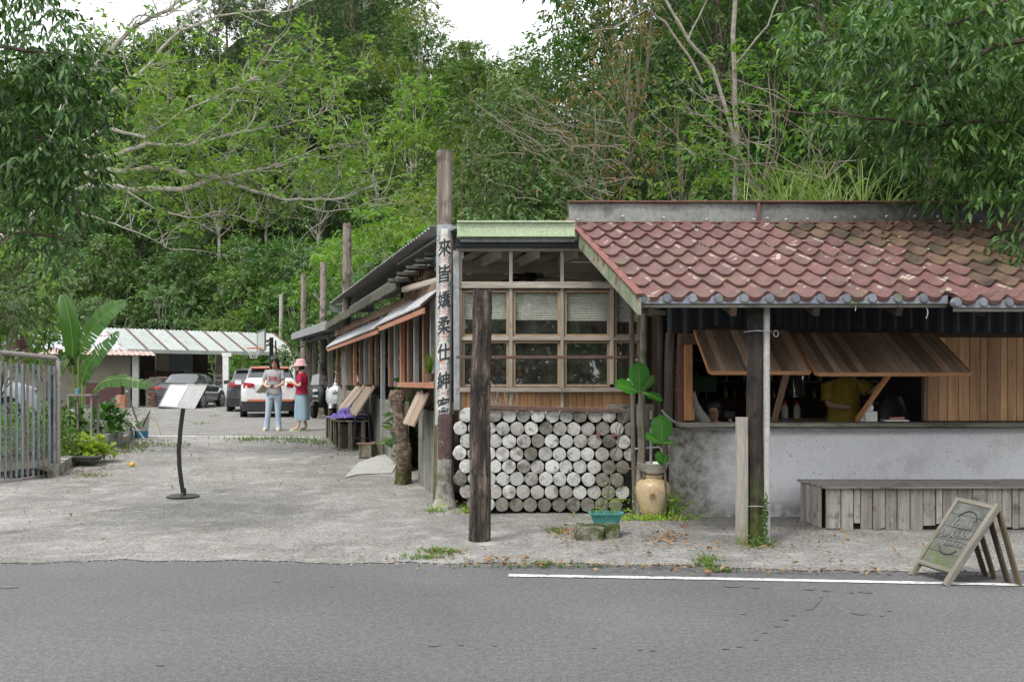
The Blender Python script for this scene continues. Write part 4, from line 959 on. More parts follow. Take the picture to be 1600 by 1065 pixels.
# knobbly trunk holding the sill
c = G(628, 756)
t = thing('tree_trunk_prop', 'knobbly barked tree trunk with mossy foot holding up the orange sill', 'trunk', c)
mb = MB(); n = 16; seg = 22; vs = []; rg = random.Random(5); top = P(624, 609, c.y)
for i in range(seg + 1):
    f = i / seg; q = Vector((c.x, c.y, c.z - .02)).lerp(top, f) + Vector((.03 * math.sin(f * 5), 0, 0)); r = .115 - .035 * f ** .7 + .018 * math.sin(f * 23) * rg.random() + (.02 if f > .9 else 0)
    for k in range(n):
        a = 6.2832 * k / n; rr = r * (1 + rg.uniform(-.12, .12) + .1 * math.sin(3 * a + f * 4)); vs.append(q + Vector((rr * math.cos(a), rr * math.sin(a), 0)))
mb.add(vs, [(i * n + k, i * n + (k + 1) % n, (i + 1) * n + (k + 1) % n, (i + 1) * n + k) for i in range(seg) for k in range(n)] + [tuple(seg * n + k for k in range(n))])
mb.build('trunk', surf('knobbly_bark', [(.035, .026, .02), (.16, .115, .085), (.34, .28, .23)], 14, (1, 1, 1.6), .95, 1, 40, objvar=0, blotch=[((.35, .3, .25), 8, .64, .7)], lowcol=((.05, .06, .012), .42, .1)), t, smooth=60)
for (f, s_) in ((.55, -1), (.3, -1), (.42, 1)):
    q = Vector(c).lerp(top, f) + Vector((s_ * .09, -.02, 0)); m2 = MB(); m2.tube([q, q + Vector((s_ * .04, -.02, .015))], [.025, .012], 7, wob=.3); m2.build('branch_stub', BARK, t)
# ------------------------------------------------------------------ bench in front of the counter
def bench_box():
    X0, X1, Y0, Y1, H = wx(1290, 10.06), 5.6, 10.06, 10.7, .45
    t = thing('plank_bench', 'long low bench boxed in with rough silver-grey vertical planks under the counter', 'bench', (X0, Y0, 0))
    x = X0
    while x < X1:
        ww = rnd.choice([.07, .1, .12, .13, .15])
        z0 = rnd.uniform(0, .03) if rnd.random() < .75 else rnd.uniform(.04, .1)
        beam('plank', (x + ww / 2, Y0 + rnd.uniform(-.006, .006), z0), (x + ww / 2, Y0 + rnd.uniform(-.004, .004), H - .03), ww - rnd.uniform(.004, .01), .022, M_BENCH, t, up=(0, 1, 0), ragged=.012); x += ww
    XL = wx(1252, Y1) ; n = 7
    for i in range(n):
        f = (i + .5) / n; p = Vector((XL, Y1, 0)).lerp(Vector((X0 - .01, Y0, 0)), f)
        if i == n - 1: continue
        d = (Vector((X0, Y0, 0)) - Vector((XL, Y1, 0))); 
        beam('plank', (p.x, p.y, rnd.uniform(0, .03)), (p.x, p.y, H - .03), d.length / n - .006, .022, M_BENCH, t, up=tuple(Vector((-d.y, d.x, 0)).normalized()), ragged=.01)
    for j in range(5):
        y = Y0 + .04 + j * .15; x0 = XL + (X0 - XL) * (1 - (y - Y0) / (Y1 - Y0)) - .03; xx = x0
        while xx < X1:
            L = rnd.uniform(1.2, 2.4) 
            beam('top_board', (xx, y - .035, H - .012 + rnd.uniform(-.004, .006)), (min(X1, xx + L) - .006, y - .035, H - .012 + rnd.uniform(-.003, .006)), .145, .022, M_BENCH, t, ragged=.01); xx += L
    mb = MB(); mb.slab([(XL + .05, Y1 - .02, .0), (X0 + .03, Y0 + .04, 0), (X1 - .02, Y0 + .04, 0), (X1 - .02, Y1 - .02, 0)], (0, 0, H - .06)); mb.build('inner_frame', M_DARKWOOD, t)
bench_box()
# ------------------------------------------------------------------ sandwich board
t = thing('sandwich_board', 'low mossy wooden sandwich board with a carved script sign, standing on the white line', 'sign board', (3.4, 7.5, 0))
fl, fr = Vector((3.10, 7.73, 0)), Vector((3.19, 7.33, 0)); tl_, tr_ = Vector((3.49, 7.76, .585)), Vector((3.575, 7.34, .575))
M_ABF = surf('mossy_board_frame', [(.12, .11, .09), (.22, .205, .17), (.15, .145, .115)], 9, (1, 1, .08), .85, .6, 50, objvar=.1, blotch=[((.1, .12, .045), 3, .54, .72)])
M_ABP = surf('mossy_chalk_panel', [(.06, .064, .06), (.11, .115, .105), (.15, .15, .135)], 6, rough=.85, bump=.4, bscale=45, objvar=0, speck=[((.3, .3, .28), 40, .66)], lowcol=((.09, .12, .035), .28, .1))
upn = (tl_ - fl).cross(fr - fl).normalized(); upn = upn if upn.x < 0 else -upn
ext = .0
beam('side_rail', fl, tl_ + (tl_ - fl).normalized() * .0, .035, .045, M_ABF, t, up=tuple(upn)); beam('side_rail', fr, tr_ + (tr_ - fr).normalized() * .02, .045, .045, M_ABF, t, up=tuple(upn))
def fp(u, v, o=0): return (fl.lerp(fr, u)).lerp(tl_.lerp(tr_, u), v) + upn * o
beam('top_rail', fp(0, .985), fp(1, .985), .035, .04, M_ABF, t, up=tuple(upn)); beam('bottom_rail', fp(0, .17), fp(1, .17), .035, .04, M_ABF, t, up=tuple(upn))
for k in range(5):
    v0, v1 = .19 + .157 * k, .19 + .157 * (k + 1) - .006
    mb = MB(); mb.slab([fp(.05, v0), fp(.95, v0), fp(.95, v1), fp(.05, v1)], upn * .012); mb.build('panel_board', M_ABP, t)
# script lettering: raised pale strokes and a dark loop above and below
def stroke(pts, r, mat, nm, o=.016):
    mb = MB(); q = []
    for i in range(len(pts) - 1):
        for k in range(4):
            f = k / 4; a = Vector(pts[i]); b_ = Vector(pts[i + 1]); p_ = a.lerp(b_, f); q.append(fp(p_.x, p_.y, o))
    q.append(fp(pts[-1][0], pts[-1][1], o)); mb.tube(q, r, 5); mb.build(nm, mat, t)
M_CARVE = plain('carved_line', (.02, .02, .02), .8); M_CHALK = plain('chalk_paint', (.27, .275, .275), .8)
stroke([(.28 + .26 * (1 - math.cos(a)), .74 + .14 * math.sin(a)) for a in np.linspace(.3, 2.9, 12)], .0035, M_CARVE, 'carved_arc')
stroke([(.3 + .24 * (1 - math.cos(a)), .43 - .1 * math.sin(a)) for a in np.linspace(.2, 2.9, 12)], .0035, M_CARVE, 'carved_arc')
def script(word, u0, u1, v0, hh, r, o=.0165):
    # loose cursive: each letter a chain of points in a unit cell
    GL = {'F': [(0, .1), (.3, 1), (1, 1.05), (.4, 1), (.2, 0), (.25, .5), (.8, .55)], 'M': [(0, 0), (.25, 1), (.45, .3), (.7, 1), (.9, 0), (1.0, .1)],
          'r': [(0, 0), (.2, .5), (.5, .55), (.6, .1), (1, 0)], 'u': [(0, .5), (.15, .05), (.6, .05), (.7, .5), (.75, .05), (1, .05)], 'i': [(0, 0), (.4, .5), (.5, .05), (1, .05)], 't': [(0, 0), (.5, 1), (.5, .05), (.9, .1), (.5, .5), (.2, .6), (.9, .62), (1, .1)],
          'a': [(0, .1), (.7, .5), (.2, .5), (.1, .05), (.6, .1), (.75, .5), (.8, .05), (1, .05)], 'k': [(0, 0), (.3, 1), (.2, 0), (.5, .5), (.4, .3), (.9, 0), (1, .05)], 'e': [(0, .1), (.6, .35), (.4, .55), (.15, .25), (.5, 0), (1, .1)], 's': [(0, 0), (.5, .55), (.7, .2), (.3, 0), (1, .02)], 'h': [(0, 0), (.35, 1), (.2, 0), (.5, .5), (.75, .4), (.75, .0), (1, .05)], 'd': [(0, .1), (.6, .5), (.1, .4), (.2, 0), (.6, .2), (.8, 1.1), (.75, .05), (1, .05)]}
    n = len(word); pts = []
    for i, c_ in enumerate(word):
        for (x, y) in GL.get(c_, GL['e']): pts.append((u0 + (u1 - u0) * (i + x * .92) / n, v0 + hh * y + (u0 + (u1 - u0) * i / n) * .05))
    stroke(pts, r, M_CHALK, 'script_lettering', o); 
    stroke([(a + .012, b_ - .012) for a, b_ in pts], r * .8, M_CARVE, 'carved_lettering', o - .003)
script('Fruit', .28, .78, .64, .11, .0016); script('Marketed', .08, .92, .52, .1, .0016); script('hakes', .35, .85, .42, .07, .0014)
bl_, br_ = Vector((3.66, 7.70, 0)), Vector((3.74, 7.33, 0))
M_ABB = surf('dark_back_leg', [(.06, .04, .03), (.12, .09, .06), (.1, .11, .05)], 8, (1, 1, .08), .85, .5, 40, objvar=.3)
for f in (.0, .27, .66, .97):
    a = bl_.lerp(br_, f); b_ = tl_.lerp(tr_, f) + Vector((.02, 0, -.03)); b_ += Vector((0, 0, 0)); beam('back_slat', a, b_, .075, .018, M_ABB, t, up=(1, 0, .3))
beam('back_rail', tl_ + Vector((.03, 0, -.06)), tr_ + Vector((.03, 0, -.06)), .03, .03, M_ABB, t)
# ------------------------------------------------------------------ ceramic jar with steel basin and tap
c = Vector((P(1020, 0, 10.95).x, 10.95, 0))
t = thing('ceramic_jar', 'tall buff glazed ceramic jar standing among weeds beside the counter wall', 'jar', c)
mb = MB(); k_ = 10.95 / F
prof = [(0.10, 0), (.115, .01), (.14, .08), (.17, .19), (.191, .29), (.192, .34), (.178, .39), (.13, .425), (.1, .435), (.098, .455), (.11, .465), (.108, .478), (.085, .48), (.08, .44)]
mb.lathe((c.x, c.y, 0), prof, 36); mb.build('body', surf('buff_glaze', [(.38, .27, .15), (.46, .35, .21), (.5, .4, .26)], 2.5, rough=.35, bump=.08, objvar=0, spec=.5, blotch=[((.3, .17, .07), 3, .6, .8)], lowcol=((.3, .2, .06), .1, .0)), t, smooth=60)
mb = MB(); q = c + Vector((-.03, -.19, .26)); mb.tube([q + Vector((.03 * math.cos(k / 12 * 6.283), -.003, .03 * math.sin(k / 12 * 6.283))) for k in range(13)], .004, 5); mb.tube([q + Vector((-.02, -.003, .0)), q + Vector((.0, -.004, .015)), q + Vector((.02, -.003, -.01))], .004, 5); mb.tube([q + Vector((.0, -.003, -.02)), q + Vector((.01, -.004, .0)), q + Vector((-.01, -.003, .018))], .004, 5)
mb.build('stamped_mark', plain('stamp', (.2, .14, .08), .6), t)
b2 = Vector((c.x + .0, c.y, .482)); t2 = thing('steel_basin', 'round stainless steel basin resting on the mouth of the ceramic jar', 'basin', b2)
mb = MB(); mb.lathe((b2.x, b2.y, b2.z), [(.07, 0), (.1, .01), (.15, .06), (.172, .12), (.178, .125), (.17, .128), (.145, .07), (.09, .02), (.01, .012)], 32)
mb.build('bowl', plain('steel', (.6, .6, .58), .5, .7), t2, smooth=60)
t3 = thing('water_tap', 'old pipe riser with brass tap over the steel basin', 'tap', (b2.x, b2.y + .16, 0))
mb = MB(); y_ = b2.y + .16; mb.tube([(b2.x + .0, y_, 0), (b2.x, y_, .98)], .014, 8); mb.tube([P(992, 701, y_), P(1030, 698, y_), P(1034, 702, y_ - .03), P(1034, 712, y_ - .05)], .012, 8); mb.build('pipe', M_PIPE, t3, smooth=True)
mb = MB(); q = P(1017, 655, y_); mb.tube([q, q + Vector((0, 0, .1))], .02, 8); mb.tube([q + Vector((-.03, 0, .1)), q + Vector((.03, 0, .11))], .008, 6); mb.build('valve', plain('brass', (.35, .3, .2), .5, .6), t3, smooth=True)
# mossy cement blocks with teal planter
M_MOSSB = surf('mossy_cement_block', [(.2, .19, .15), (.3, .28, .24), (.1, .1, .05)], 5, rough=.95, bump=1, bscale=45, objvar=.1, blotch=[((.05, .07, .015), 4, .44, .54)])
for (pxa, pxb, pyb, h, dy, lab) in ((900, 944, 846, .13, .34, 'left mossy cement block under the teal planter'), (942, 969, 842, .13, .3, 'right mossy cement block under the teal planter')):
    a = G(pxa, pyb); b_ = G(pxb, pyb); mb = MB(); w_ = b_.x - a.x
    def bl(u, v): return None
    cx_ = (a.x + b_.x) / 2; cy_ = a.y + dy / 2 + .02
    mb.rings([((cx_, cy_, -.02), w_ / 2, dy / 2), ((cx_, cy_, h * .5), w_ / 2 * 1.02, dy / 2), ((cx_ + .01, cy_, h * .93), w_ / 2 * .98, dy / 2 * .97), ((cx_, cy_, h), w_ / 2 * .9, dy / 2 * .9)], 28, p=6)
    mb.v = [(x + rnd.uniform(-.006, .006), y + rnd.uniform(-.006, .006), z + rnd.uniform(-.006, .006)) for x, y, z in mb.v]
    mb.build('cement_block', M_MOSSB, None, (cx_, cy_, 0), label=lab, category='block')
c = Vector((wx(947, 9.72), 9.72, .13)); t = thing('planter', 'shallow teal plastic planter with sparse seedlings on mossy cement blocks', 'planter', c)
mb = MB(); mb.rings([((c.x, c.y, c.z), .125, .08), ((c.x, c.y, c.z + .08), .155, .1), ((c.x, c.y, c.z + .082), .17, .115), ((c.x, c.y, c.z + .098), .172, .117), ((c.x, c.y, c.z + .098), .15, .098), ((c.x, c.y, c.z + .07), .148, .096)], 28, p=4); mb.build('tub', surf('teal_plastic', [(.06, .22, .21), (.09, .27, .26)], 3, rough=.6, bump=.1, objvar=0, blotch=[((.2, .26, .22), 6, .6, .75)]), t, smooth=50)
k = 46; Pn = np.array([[c.x, c.y, c.z + .1]]) + nrng.uniform(-1, 1, (k, 3)) * [.15, .09, .02]
leaf_mesh('seedlings', Pn, np.c_[nrng.normal(size=(k, 2)) * .7, np.abs(nrng.normal(size=k)) + .3], rdir(k), .04, .018, LEAF['mid'], t)
# thin bare sapling rising from the planter past the log ends
c2 = Vector((wx(948, 9.75), 9.75, .23)); sp_ = thing('bare_sapling', 'thin bare branching sapling growing out of the teal planter', 'sapling', c2)
mb = MB(); d_ = 9.78
mb.tube([P(948, 797, d_), P(950, 770, d_), P(955, 742, d_), P(960, 728, d_), P(975, 735 - 3, d_), P(1010, 731, d_)], [.011, .01, .009, .008, .007, .005], 6); mb.tube([P(957, 738, d_), P(958, 715, d_), P(966, 692, d_), P(968, 672, d_), P(978, 650, d_), P(984, 636, d_)], [.009, .008, .007, .006, .005, .003], 6)
mb.tube([P(966, 692, d_), P(962, 668, d_), P(970, 655, d_)], .004, 5); mb.build('stem', BARK, sp_, smooth=True)
# ------------------------------------------------------------------ fiddle leaf fig
def big_leaf(mb, base, d, L, W, up=(0, 0, 1), cup=.15, droop=.25, nu=8, nv=6, mode='fig'):
    d = Vector(d).normalized(); s = d.cross(Vector(up)).normalized(); n_ = s.cross(d)
    base = Vector(base); 
    for sg in (-1, 1):
        def fn(u, v):
            w_ = (math.sin(math.pi * min(.995, .03 + .97 * u ** 1.35)) ** .62 * 1.15 if mode == 'fig' else math.sin(math.pi * u ** .6) ** .6)
            x = v * sg * w_ * W / 2
            wave = (.012 if mode == 'fig' else .004) * math.sin(u * 20) * v
            return base + d * (L * u) + s * x + n_ * (cup * abs(x) + wave - droop * L * u * u * .5)
        mb.grid(nu, nv, fn)
    return mb
def midrib(mb, base, d, L, up=(0, 0, 1), droop=.25, r=.003, side=6, W=.1):
    d = Vector(d).normalized(); s = d.cross(Vector(up)).normalized(); n_ = s.cross(d); base = Vector(base)
    pt = lambda u, x=0: base + d * (L * u) + s * x + n_ * (.15 * abs(x) - droop * L * u * u * .5 + .002)
    mb.tube([pt(u) for u in (0, .25, .5, .75, .97)], [r, r, r * .8, r * .6, r * .3], 5)
    for k in range(side):
        u = .12 + .75 * k / side
        for sg in (-1, 1): mb.tube([pt(u), pt(min(1, u + .14), sg * W * .36)], [r * .45, r * .25], 4)
def fig(stem, leaves, lab):
    t = thing('fiddle_leaf_fig', lab, 'plant', stem[0])
    mb = MB(); mb.tube(stem, [.016 - .002 * i for i in range(len(stem))], 8); mb.build('stem', BARK, t, smooth=True)
    for (bpx, bpy_, tpx, tpy, dd, L, W, up) in leaves:
        y_ = stem[-1][1]; b_ = P(bpx, bpy_, y_); e = P(tpx, tpy, y_ + dd); d = e - b_; L = d.length * 1.03
        mb = MB(); big_leaf(mb, b_, d, L, W, up); o_ = mb.build('leaf', LEAF['fig'], t, smooth=80)
        mb = MB(); midrib(mb, b_ , d, L, up, W=W); mb.build('midrib', MIDRIB, o_)
MIDRIB = plain('leaf_vein', (.3, .42, .12), .5)
ys = 10.88
fig([Vector((P(1006, 0, ys).x, ys + .05, .0)), P(1006, 690, ys), P(1004, 660, ys), P(1003, 625, ys), P(1000, 612, ys)],
    [(1000, 610, 998, 566, -.03, 0, .2, (0, -1, .25)), (998, 612, 964, 597, -.12, 0, .17, (.2, -.8, .7)), (1002, 612, 1034, 622, -.14, 0, .13, (0, -.5, .9)), (1001, 611, 1022, 588, -.1, 0, .09, (.6, -.9, .5)), (999, 610, 980, 590, .1, 0, .1, (-.3, -.9, .3))],
    'upper fiddle leaf fig with four broad glossy leaves before the recess poles')
ys = 10.8
fig([Vector((P(1041, 0, ys).x, ys + .05, .0)), P(1040, 760, ys), P(1038, 715, ys), P(1034, 692, ys)],
    [(1035, 692, 1033, 649, -.04, 0, .21, (0, -1, .2)), (1033, 693, 1010, 678, -.12, 0, .12, (.2, -.7, .7)), (1035, 692, 1052, 690, -.14, 0, .09, (0, -.6, .9)), (1037, 727, 1028, 706, -.05, 0, .1, (0, -1, .2)), (1036, 727, 1043, 713, -.1, 0, .08, (.5, -1, .3))],
    'lower fiddle leaf fig rising beside the steel basin')
# ------------------------------------------------------------------ counter and interior things
def lit(name, mb, mat, base, lab, cat, smooth=True, group=None):
    return mb.build(name, mat, None, base, smooth=smooth, label=lab, category=cat, **({'group': group} if group else {}))
zc = 1.072; yc = D2 - .02
M_PAPER = plain('white_box', (.75, .75, .73), .6); M_TISSUE = plain('tissue', (.8, .8, .8), .9)
def tissue(px, y, z, lab):
    x = wx(px, y); t = thing('tissue_box', lab, 'tissue box', (x, y, z)); mb = MB(); mb.box((x, y, z + .055), (.13, .1, .11)); mb.build('box', M_PAPER, t)
    mb = MB(); mb.rings([((x, y, z + .112), .03, .02), ((x + .01, y, z + .15), .035, .012), ((x + .025, y, z + .19), .004, .003)], 9); mb.build('tissue', M_TISSUE, t, smooth=True)
tissue(1359, yc, zc - .01, 'white tissue box on the counter beside the slanting prop')
x = wx(1398, yc); mb = MB(); mb.box((x, yc, zc), (.26, .15, .014)); lit('tray', mb, M_PAPER, (x, yc, zc), 'flat white tray on the counter right of the tissue box', 'tray', False)
mb = MB(); mb.tube([(x - .06, yc, zc + .02), (x + .1, yc - .01, zc + .025)], [.017, .02], 8, wob=.2); lit('cloth_roll', mb, plain('salmon', (.5, .22, .18), .8), (x, yc, zc), 'rolled salmon pink napkin lying on the white tray', 'napkin')
x = wx(1348, yc); mb = MB(); mb.rings([((x, yc, zc - .01), .03, .03), ((x + .01, yc, zc + .02), .032, .025), ((x, yc, zc + .045), .01, .01)], 9); lit('crumpled_tissue', mb, M_TISSUE, (x, yc, zc), 'crumpled white tissue on the counter at the foot of the prop', 'tissue')
mb = MB(); q = [P(1222, 651, yc), P(1228, 653, yc - .05), P(1223, 655.5, yc), P(1232, 656.5, yc - .06), P(1226, 657, yc - .02)]; mb.tube(q, .006, 6); lit('blue_cord', mb, plain('blue', (.03, .09, .4), .5), q[0], 'coiled blue and white cord on the counter by the rough prop', 'cord')
# flexible white tube
t = None; mb = MB(); pts = [P(1080, 612, 11.1), P(1083, 630, 11.15), P(1090, 645, 11.2), P(1101, 662, 11.25)]
q = []; rr = []
for i in range(61):
    f = i / 60 * 3; k = min(2, int(f)); q.append(pts[k].lerp(pts[k + 1], f - k)); rr.append((.045 + .035 * i / 60) * (1 + .06 * (i % 2)))
mb.tube(q, rr, 14); lit('flexible_duct', mb, M_PIPE, pts[-1], 'ribbed white flexible duct at the left end of the counter opening', 'duct')
mb = MB(); x = wx(1081, 11.02); mb.lathe((x, 11.02, zc), [(.035, 0), (.036, .12), (.02, .17), (.013, .19), (.015, .25)], 14); lit('amber_bottle', mb, plain('amber', (.35, .14, .02), .2), (x, 11.02, zc), 'amber bottle standing at the left jamb of the counter', 'bottle')
# inside furniture
M_TBL = surf('inner_table_wood', [(.14, .1, .07), (.24, .18, .13)], 5, (.1, 1, 1), .6, .2, 30, objvar=.1)
def table(x0, x1, y0, y1, z, lab):
    t = thing('table', lab, 'table', ((x0 + x1) / 2, (y0 + y1) / 2, .07)); mb = MB(); mb.box(((x0 + x1) / 2, (y0 + y1) / 2, z), (x1 - x0, y1 - y0, .06)); mb.build('table_top', M_TBL, t)
    for a in (x0 + .06, x1 - .06):
        for b_ in (y0 + .06, y1 - .06): beam('leg', (a, b_, .07), (a, b_, z - .03), .06, .06, M_TBL, t)
table(3.05, 4.3, 12.1, 12.7, 1.02, 'long wooden table inside the counter opening with two sauce bottles')
table(1.98, 2.55, 12.3, 12.8, 1.04, 'small wooden table inside the opening left of the dark roof post')
for px, c1, l in ((1226, (.6, .58, .52), 'left'), (1245, (.55, .55, .5), 'right')):
    y = 12.25; x = wx(px, y); t = thing('sauce_bottle', 'white sauce bottle with red cap, the %s one of two on the inner table' % l, 'bottle', (x, y, 1.05), 'sauce bottles'); mb = MB(); mb.lathe((x, y, 1.05), [(.04, 0), (.042, .02), (.042, .13), (.02, .17)], 14); mb.build('bottle', plain('sauce' + l, c1, .4), t, smooth=True)
    mb = MB(); mb.lathe((x, y, 1.22), [(.021, 0), (.019, .03), (.006, .045)], 12); mb.build('cap', plain('red_cap', (.45, .03, .02), .4), t, smooth=True)
y = 12.9; x = wx(1244, y); t = thing('drink_urn', 'clear glass drink urn with steel lid on a dark back counter', 'urn', (x, y, 1.3)); mb = MB(); mb.lathe((x, y, 1.3), [(.12, 0), (.12, .26), (.1, .3)], 20); mb.build('vessel', plain('urn_glass', (.25, .27, .28), .12, .6), t, smooth=True); mb = MB(); mb.lathe((x, y, 1.6), [(.12, 0), (.1, .05), (.03, .08)], 20); mb.build('lid', M_BLACK, t, smooth=True)
mb = MB(); mb.box((3.3, 13.1, .68), (2.6, .5, 1.2)); lit('back_counter', mb, M_DARKWOOD, (3.3, 13.1, .07), 'dark back counter against which the drink urn stands', 'counter', False)
cols_ = [(.03, .12, .05), (.25, .1, .03), (.3, .28, .25), (.08, .1, .12), (.35, .3, .1), (.02, .06, .03)]
sh = thing('bottle_shelf', 'dark shelf unit crowded with bottles and jars deep inside the opening', 'shelf', (2.2, 13.9, .07))
for z in (1.2, 1.5, 1.8):
    mb = MB(); mb.box((3.2, 14.0, z), (3.8, .35, .03)); mb.build('shelf_board', M_TBL, sh)
k = 0
for z in (1.215, 1.515):
    x = 2.2
    while x < 4.9:
        r = rnd.uniform(.03, .05); h = rnd.uniform(.12, .24); mb = MB(); mb.lathe((x, 13.92, z), [(r, 0), (r, h * .6), (r * .4, h * .8), (r * .4, h)], 10)
        lit('shelf_bottle', mb, plain('bottle_glass%d' % k, rnd.choice(cols_), .25), (x, 13.92, z), rnd.choice(['dark bottle on the crowded shelf inside the counter opening']), 'bottle', group='bottles on the inner shelf'); k += 1; x += r * 2 + rnd.uniform(.02, .12)
mb = MB(); mb.box(P(1098, 600, 13.2), (.32, .25, .2)); lit('green_crate', mb, plain('crate_green', (.02, .09, .035), .5), P(1098, 600, 13.2) - Vector((0, 0, .1)), 'dark green bottle crate inside the left end of the opening', 'crate', False)
mb = MB(); q = P(1395, 632, 11.9); mb.rings([((q.x, q.y, 1.0), .2, .14), ((q.x, q.y, 1.2), .17, .12), ((q.x, q.y, 1.32), .1, .08)], 12); lit('electric_fan_cage', mb, plain('dusk_grey', (.06, .06, .065), .4), (q.x, q.y, .07), 'dark rounded appliance cover behind the slanting prop', 'appliance')
# ceiling fans inside the glazed room
for (px, py, d, s_, lab) in ((828, 434, 13.0, 1, 'black ceiling fan nearest the windows in the glazed room'), (858, 437, 14.6, 1, 'black ceiling fan hanging deeper in the glazed room')):
    c = P(px, py, d); t = thing('ceiling_fan', lab, 'ceiling fan', (c.x, c.y, 3.18)); mb = MB(); mb.lathe((c.x, c.y, c.z), [(.06, -.04), (.1, -.01), (.09, .05), (.03, .12), (.018, .14), (.018, 3.1 - c.z), (.1, 3.1 - c.z), (.11, 3.18 - c.z)], 16); mb.build('motor', M_BLACK, t, smooth=50)
    for k in range(3):
        a = k * 2.094 + .15; dx = Vector((math.cos(a), math.sin(a), 0)); mb = MB(); sdx = Vector((-dx.y, dx.x, 0))
        mb.thick(6, 1, lambda u, v: c + dx * (.08 + .62 * u) + sdx * (v - .5) * (.1 + .06 * math.sin(u * 3)) + Vector((0, 0, .02 * v - .04 * u * u)), (0, 0, -.008)); mb.build('blade', M_BLACK, t)
# round window-room ornament and some shapes inside the glazed room
table(-.45, .9, 12.5, 13.1, .85, 'wooden dining table inside the glazed room behind the lower panes')
mb = MB(); c = P(778, 570, 15.4)
mo = thing('round_mosaic', 'round mosaic of coloured dots on the back wall of the glazed room', 'wall art', (c.x, 15.5, c.z))
for k in range(60):
    a = rnd.uniform(0, 6.28); r = rnd.uniform(.02, .42); m2 = MB(); m2.rings([((c.x + r * math.cos(a), 15.48, c.z + r * math.sin(a)), .001, .001)], 4)
    m2 = MB(); q = Vector((c.x + r * math.cos(a), 15.5, c.z + r * math.sin(a))); rr = rnd.uniform(.03, .06)
    m2.slab([q + Vector((rr * math.cos(s * 1.0472), 0, rr * math.sin(s * 1.0472))) for s in range(6)], (0, -.01, 0)); m2.build('dot', MATS.get('dot%d' % (k % 4)) or plain('dot%d' % (k % 4), [(.4, .1, .05), (.35, .35, .3), (.08, .15, .35), (.4, .3, .08)][k % 4], .5), mo)
# ------------------------------------------------------------------ menu stand
c = G(286, 777)
t = thing('menu_stand', 'black curved metal menu stand with acrylic tray, standing alone in the driveway', 'menu stand', c)
mb = MB(); mb.lathe((c.x, c.y, c.z), [(.19, 0), (.2, .006), (.2, .02), (.17, .034), (.02, .038)], 40); mb.build('base', M_BLACK, t, smooth=30)
mb = MB(); pts = [P(286, 770, c.y), P(283, 750, c.y), P(280.5, 730, c.y), P(279.5, 705, c.y), P(282, 670, c.y), P(286.5, 636, c.y)]
vs = []
for p_ in pts: vs += [p_ + Vector((-.022, -.018, 0)), p_ + Vector((.022, -.018, 0)), p_ + Vector((.022, .018, 0)), p_ + Vector((-.022, .018, 0))]
mb.add(vs, [(i * 4 + k, i * 4 + (k + 1) % 4, (i + 1) * 4 + (k + 1) % 4, (i + 1) * 4 + k) for i in range(5) for k in range(4)] + [(3, 2, 1, 0), (20, 21, 22, 23)]); mb.build('pole', M_BLACK, t)
mb = MB(); mb.tube([c + Vector((.02, 0, .03)), c + Vector((.02, 0, .12))], .02, 10); mb.build('socket', M_BLACK, t)
b0, b1, a0, a1 = P(248, 635, c.y - .05), P(304, 639, c.y - .12), P(266, 601, c.y + .1), P(324, 601.5, c.y + .05)
n_ = (b1 - b0).cross(a0 - b0).normalized(); n_ = n_ if n_.y < 0 else -n_
def tq(u, v, o=0): return b0.lerp(b1, u).lerp(a0.lerp(a1, u), v) + n_ * o
mb = MB(); mb.slab([tq(0, 0), tq(1, 0), tq(1, 1), tq(0, 1)], n_ * .006); tray = mb.build('acrylic_tray', glass('acrylic', (.8, .83, .85), .9, .7), t)
mb = MB(); mb.slab([tq(.04, .05, .008), tq(.5, .03, .008), tq(.5, .96, .008), tq(.03, .97, .008)], n_ * .002); pp = mb.build('menu_sheet', M_PAPER, t)
M_TXT = plain('menu_text', (.3, .3, .3), .7)
mb = MB()
for k in range(13):
    v = .1 + .065 * k
    for (ua, ub) in ((.07, .24), (.28, .46)):
        if rnd.random() < .8: L = rnd.uniform(.4, 1); mb.slab([tq(ua, v, .0105), tq(ua + (ub - ua) * L, v, .0105), tq(ua + (ub - ua) * L, v + .012, .0105), tq(ua, v + .012, .0105)], n_ * .0008)
mb.build('printed_lines', M_TXT, pp)
for e in ((0, 0, 1, 0), (0, 1, 1, 1), (0, 0, 0, 1), (1, 0, 1, 1)):
    beam('tray_rim', tq(e[0], e[1], .006), tq(e[2], e[3], .006), .008, .016, glass('acrylic_rim', (.9, .92, .92), 1.2, .6) if 'acrylic_rim' not in MATS else MATS['acrylic_rim'], tray, up=tuple(n_))
# ------------------------------------------------------------------ steel gate
M_GATE = surf('gate_paint', [(.17, .23, .24), (.25, .3, .31), (.3, .3, .3)], 6, (1, 1, .15), .6, .2, 40, objvar=.15, blotch=[((.16, .14, .12), 8, .54, .66)])
M_GRAIL = surf('worn_gate_rail', [(.2, .18, .17), (.28, .26, .25)], 6, rough=.6, bump=.3, objvar=.1, blotch=[((.14, .08, .06), 6, .56, .7)])
e0 = Vector((P(-46, 0, 13.4).x, 13.4, .1)); e1 = Vector((P(91, 0, 14.6).x, 14.6, .15)); h0, h1 = 1.93, 1.85
t = thing('steel_gate', 'open pale blue and grey steel bar gate with worn top rail at the left', 'gate', e1)
mb = MB(); mb.tube([e0 + Vector((0, 0, h0 - .1)), e1 + Vector((-.04, 0, h1 - .15)), e1 + Vector((0, 0, h1 - .2)), e1 + Vector((0, 0, 0))], .034, 10); mb.build('frame', M_GRAIL, t, smooth=True)
mb = MB(); mb.tube([e0 + Vector((0, 0, -.02)), e1 + Vector((0, 0, .0))], .03, 10); mb.build('bottom_rail', M_GRAIL, t, smooth=True)
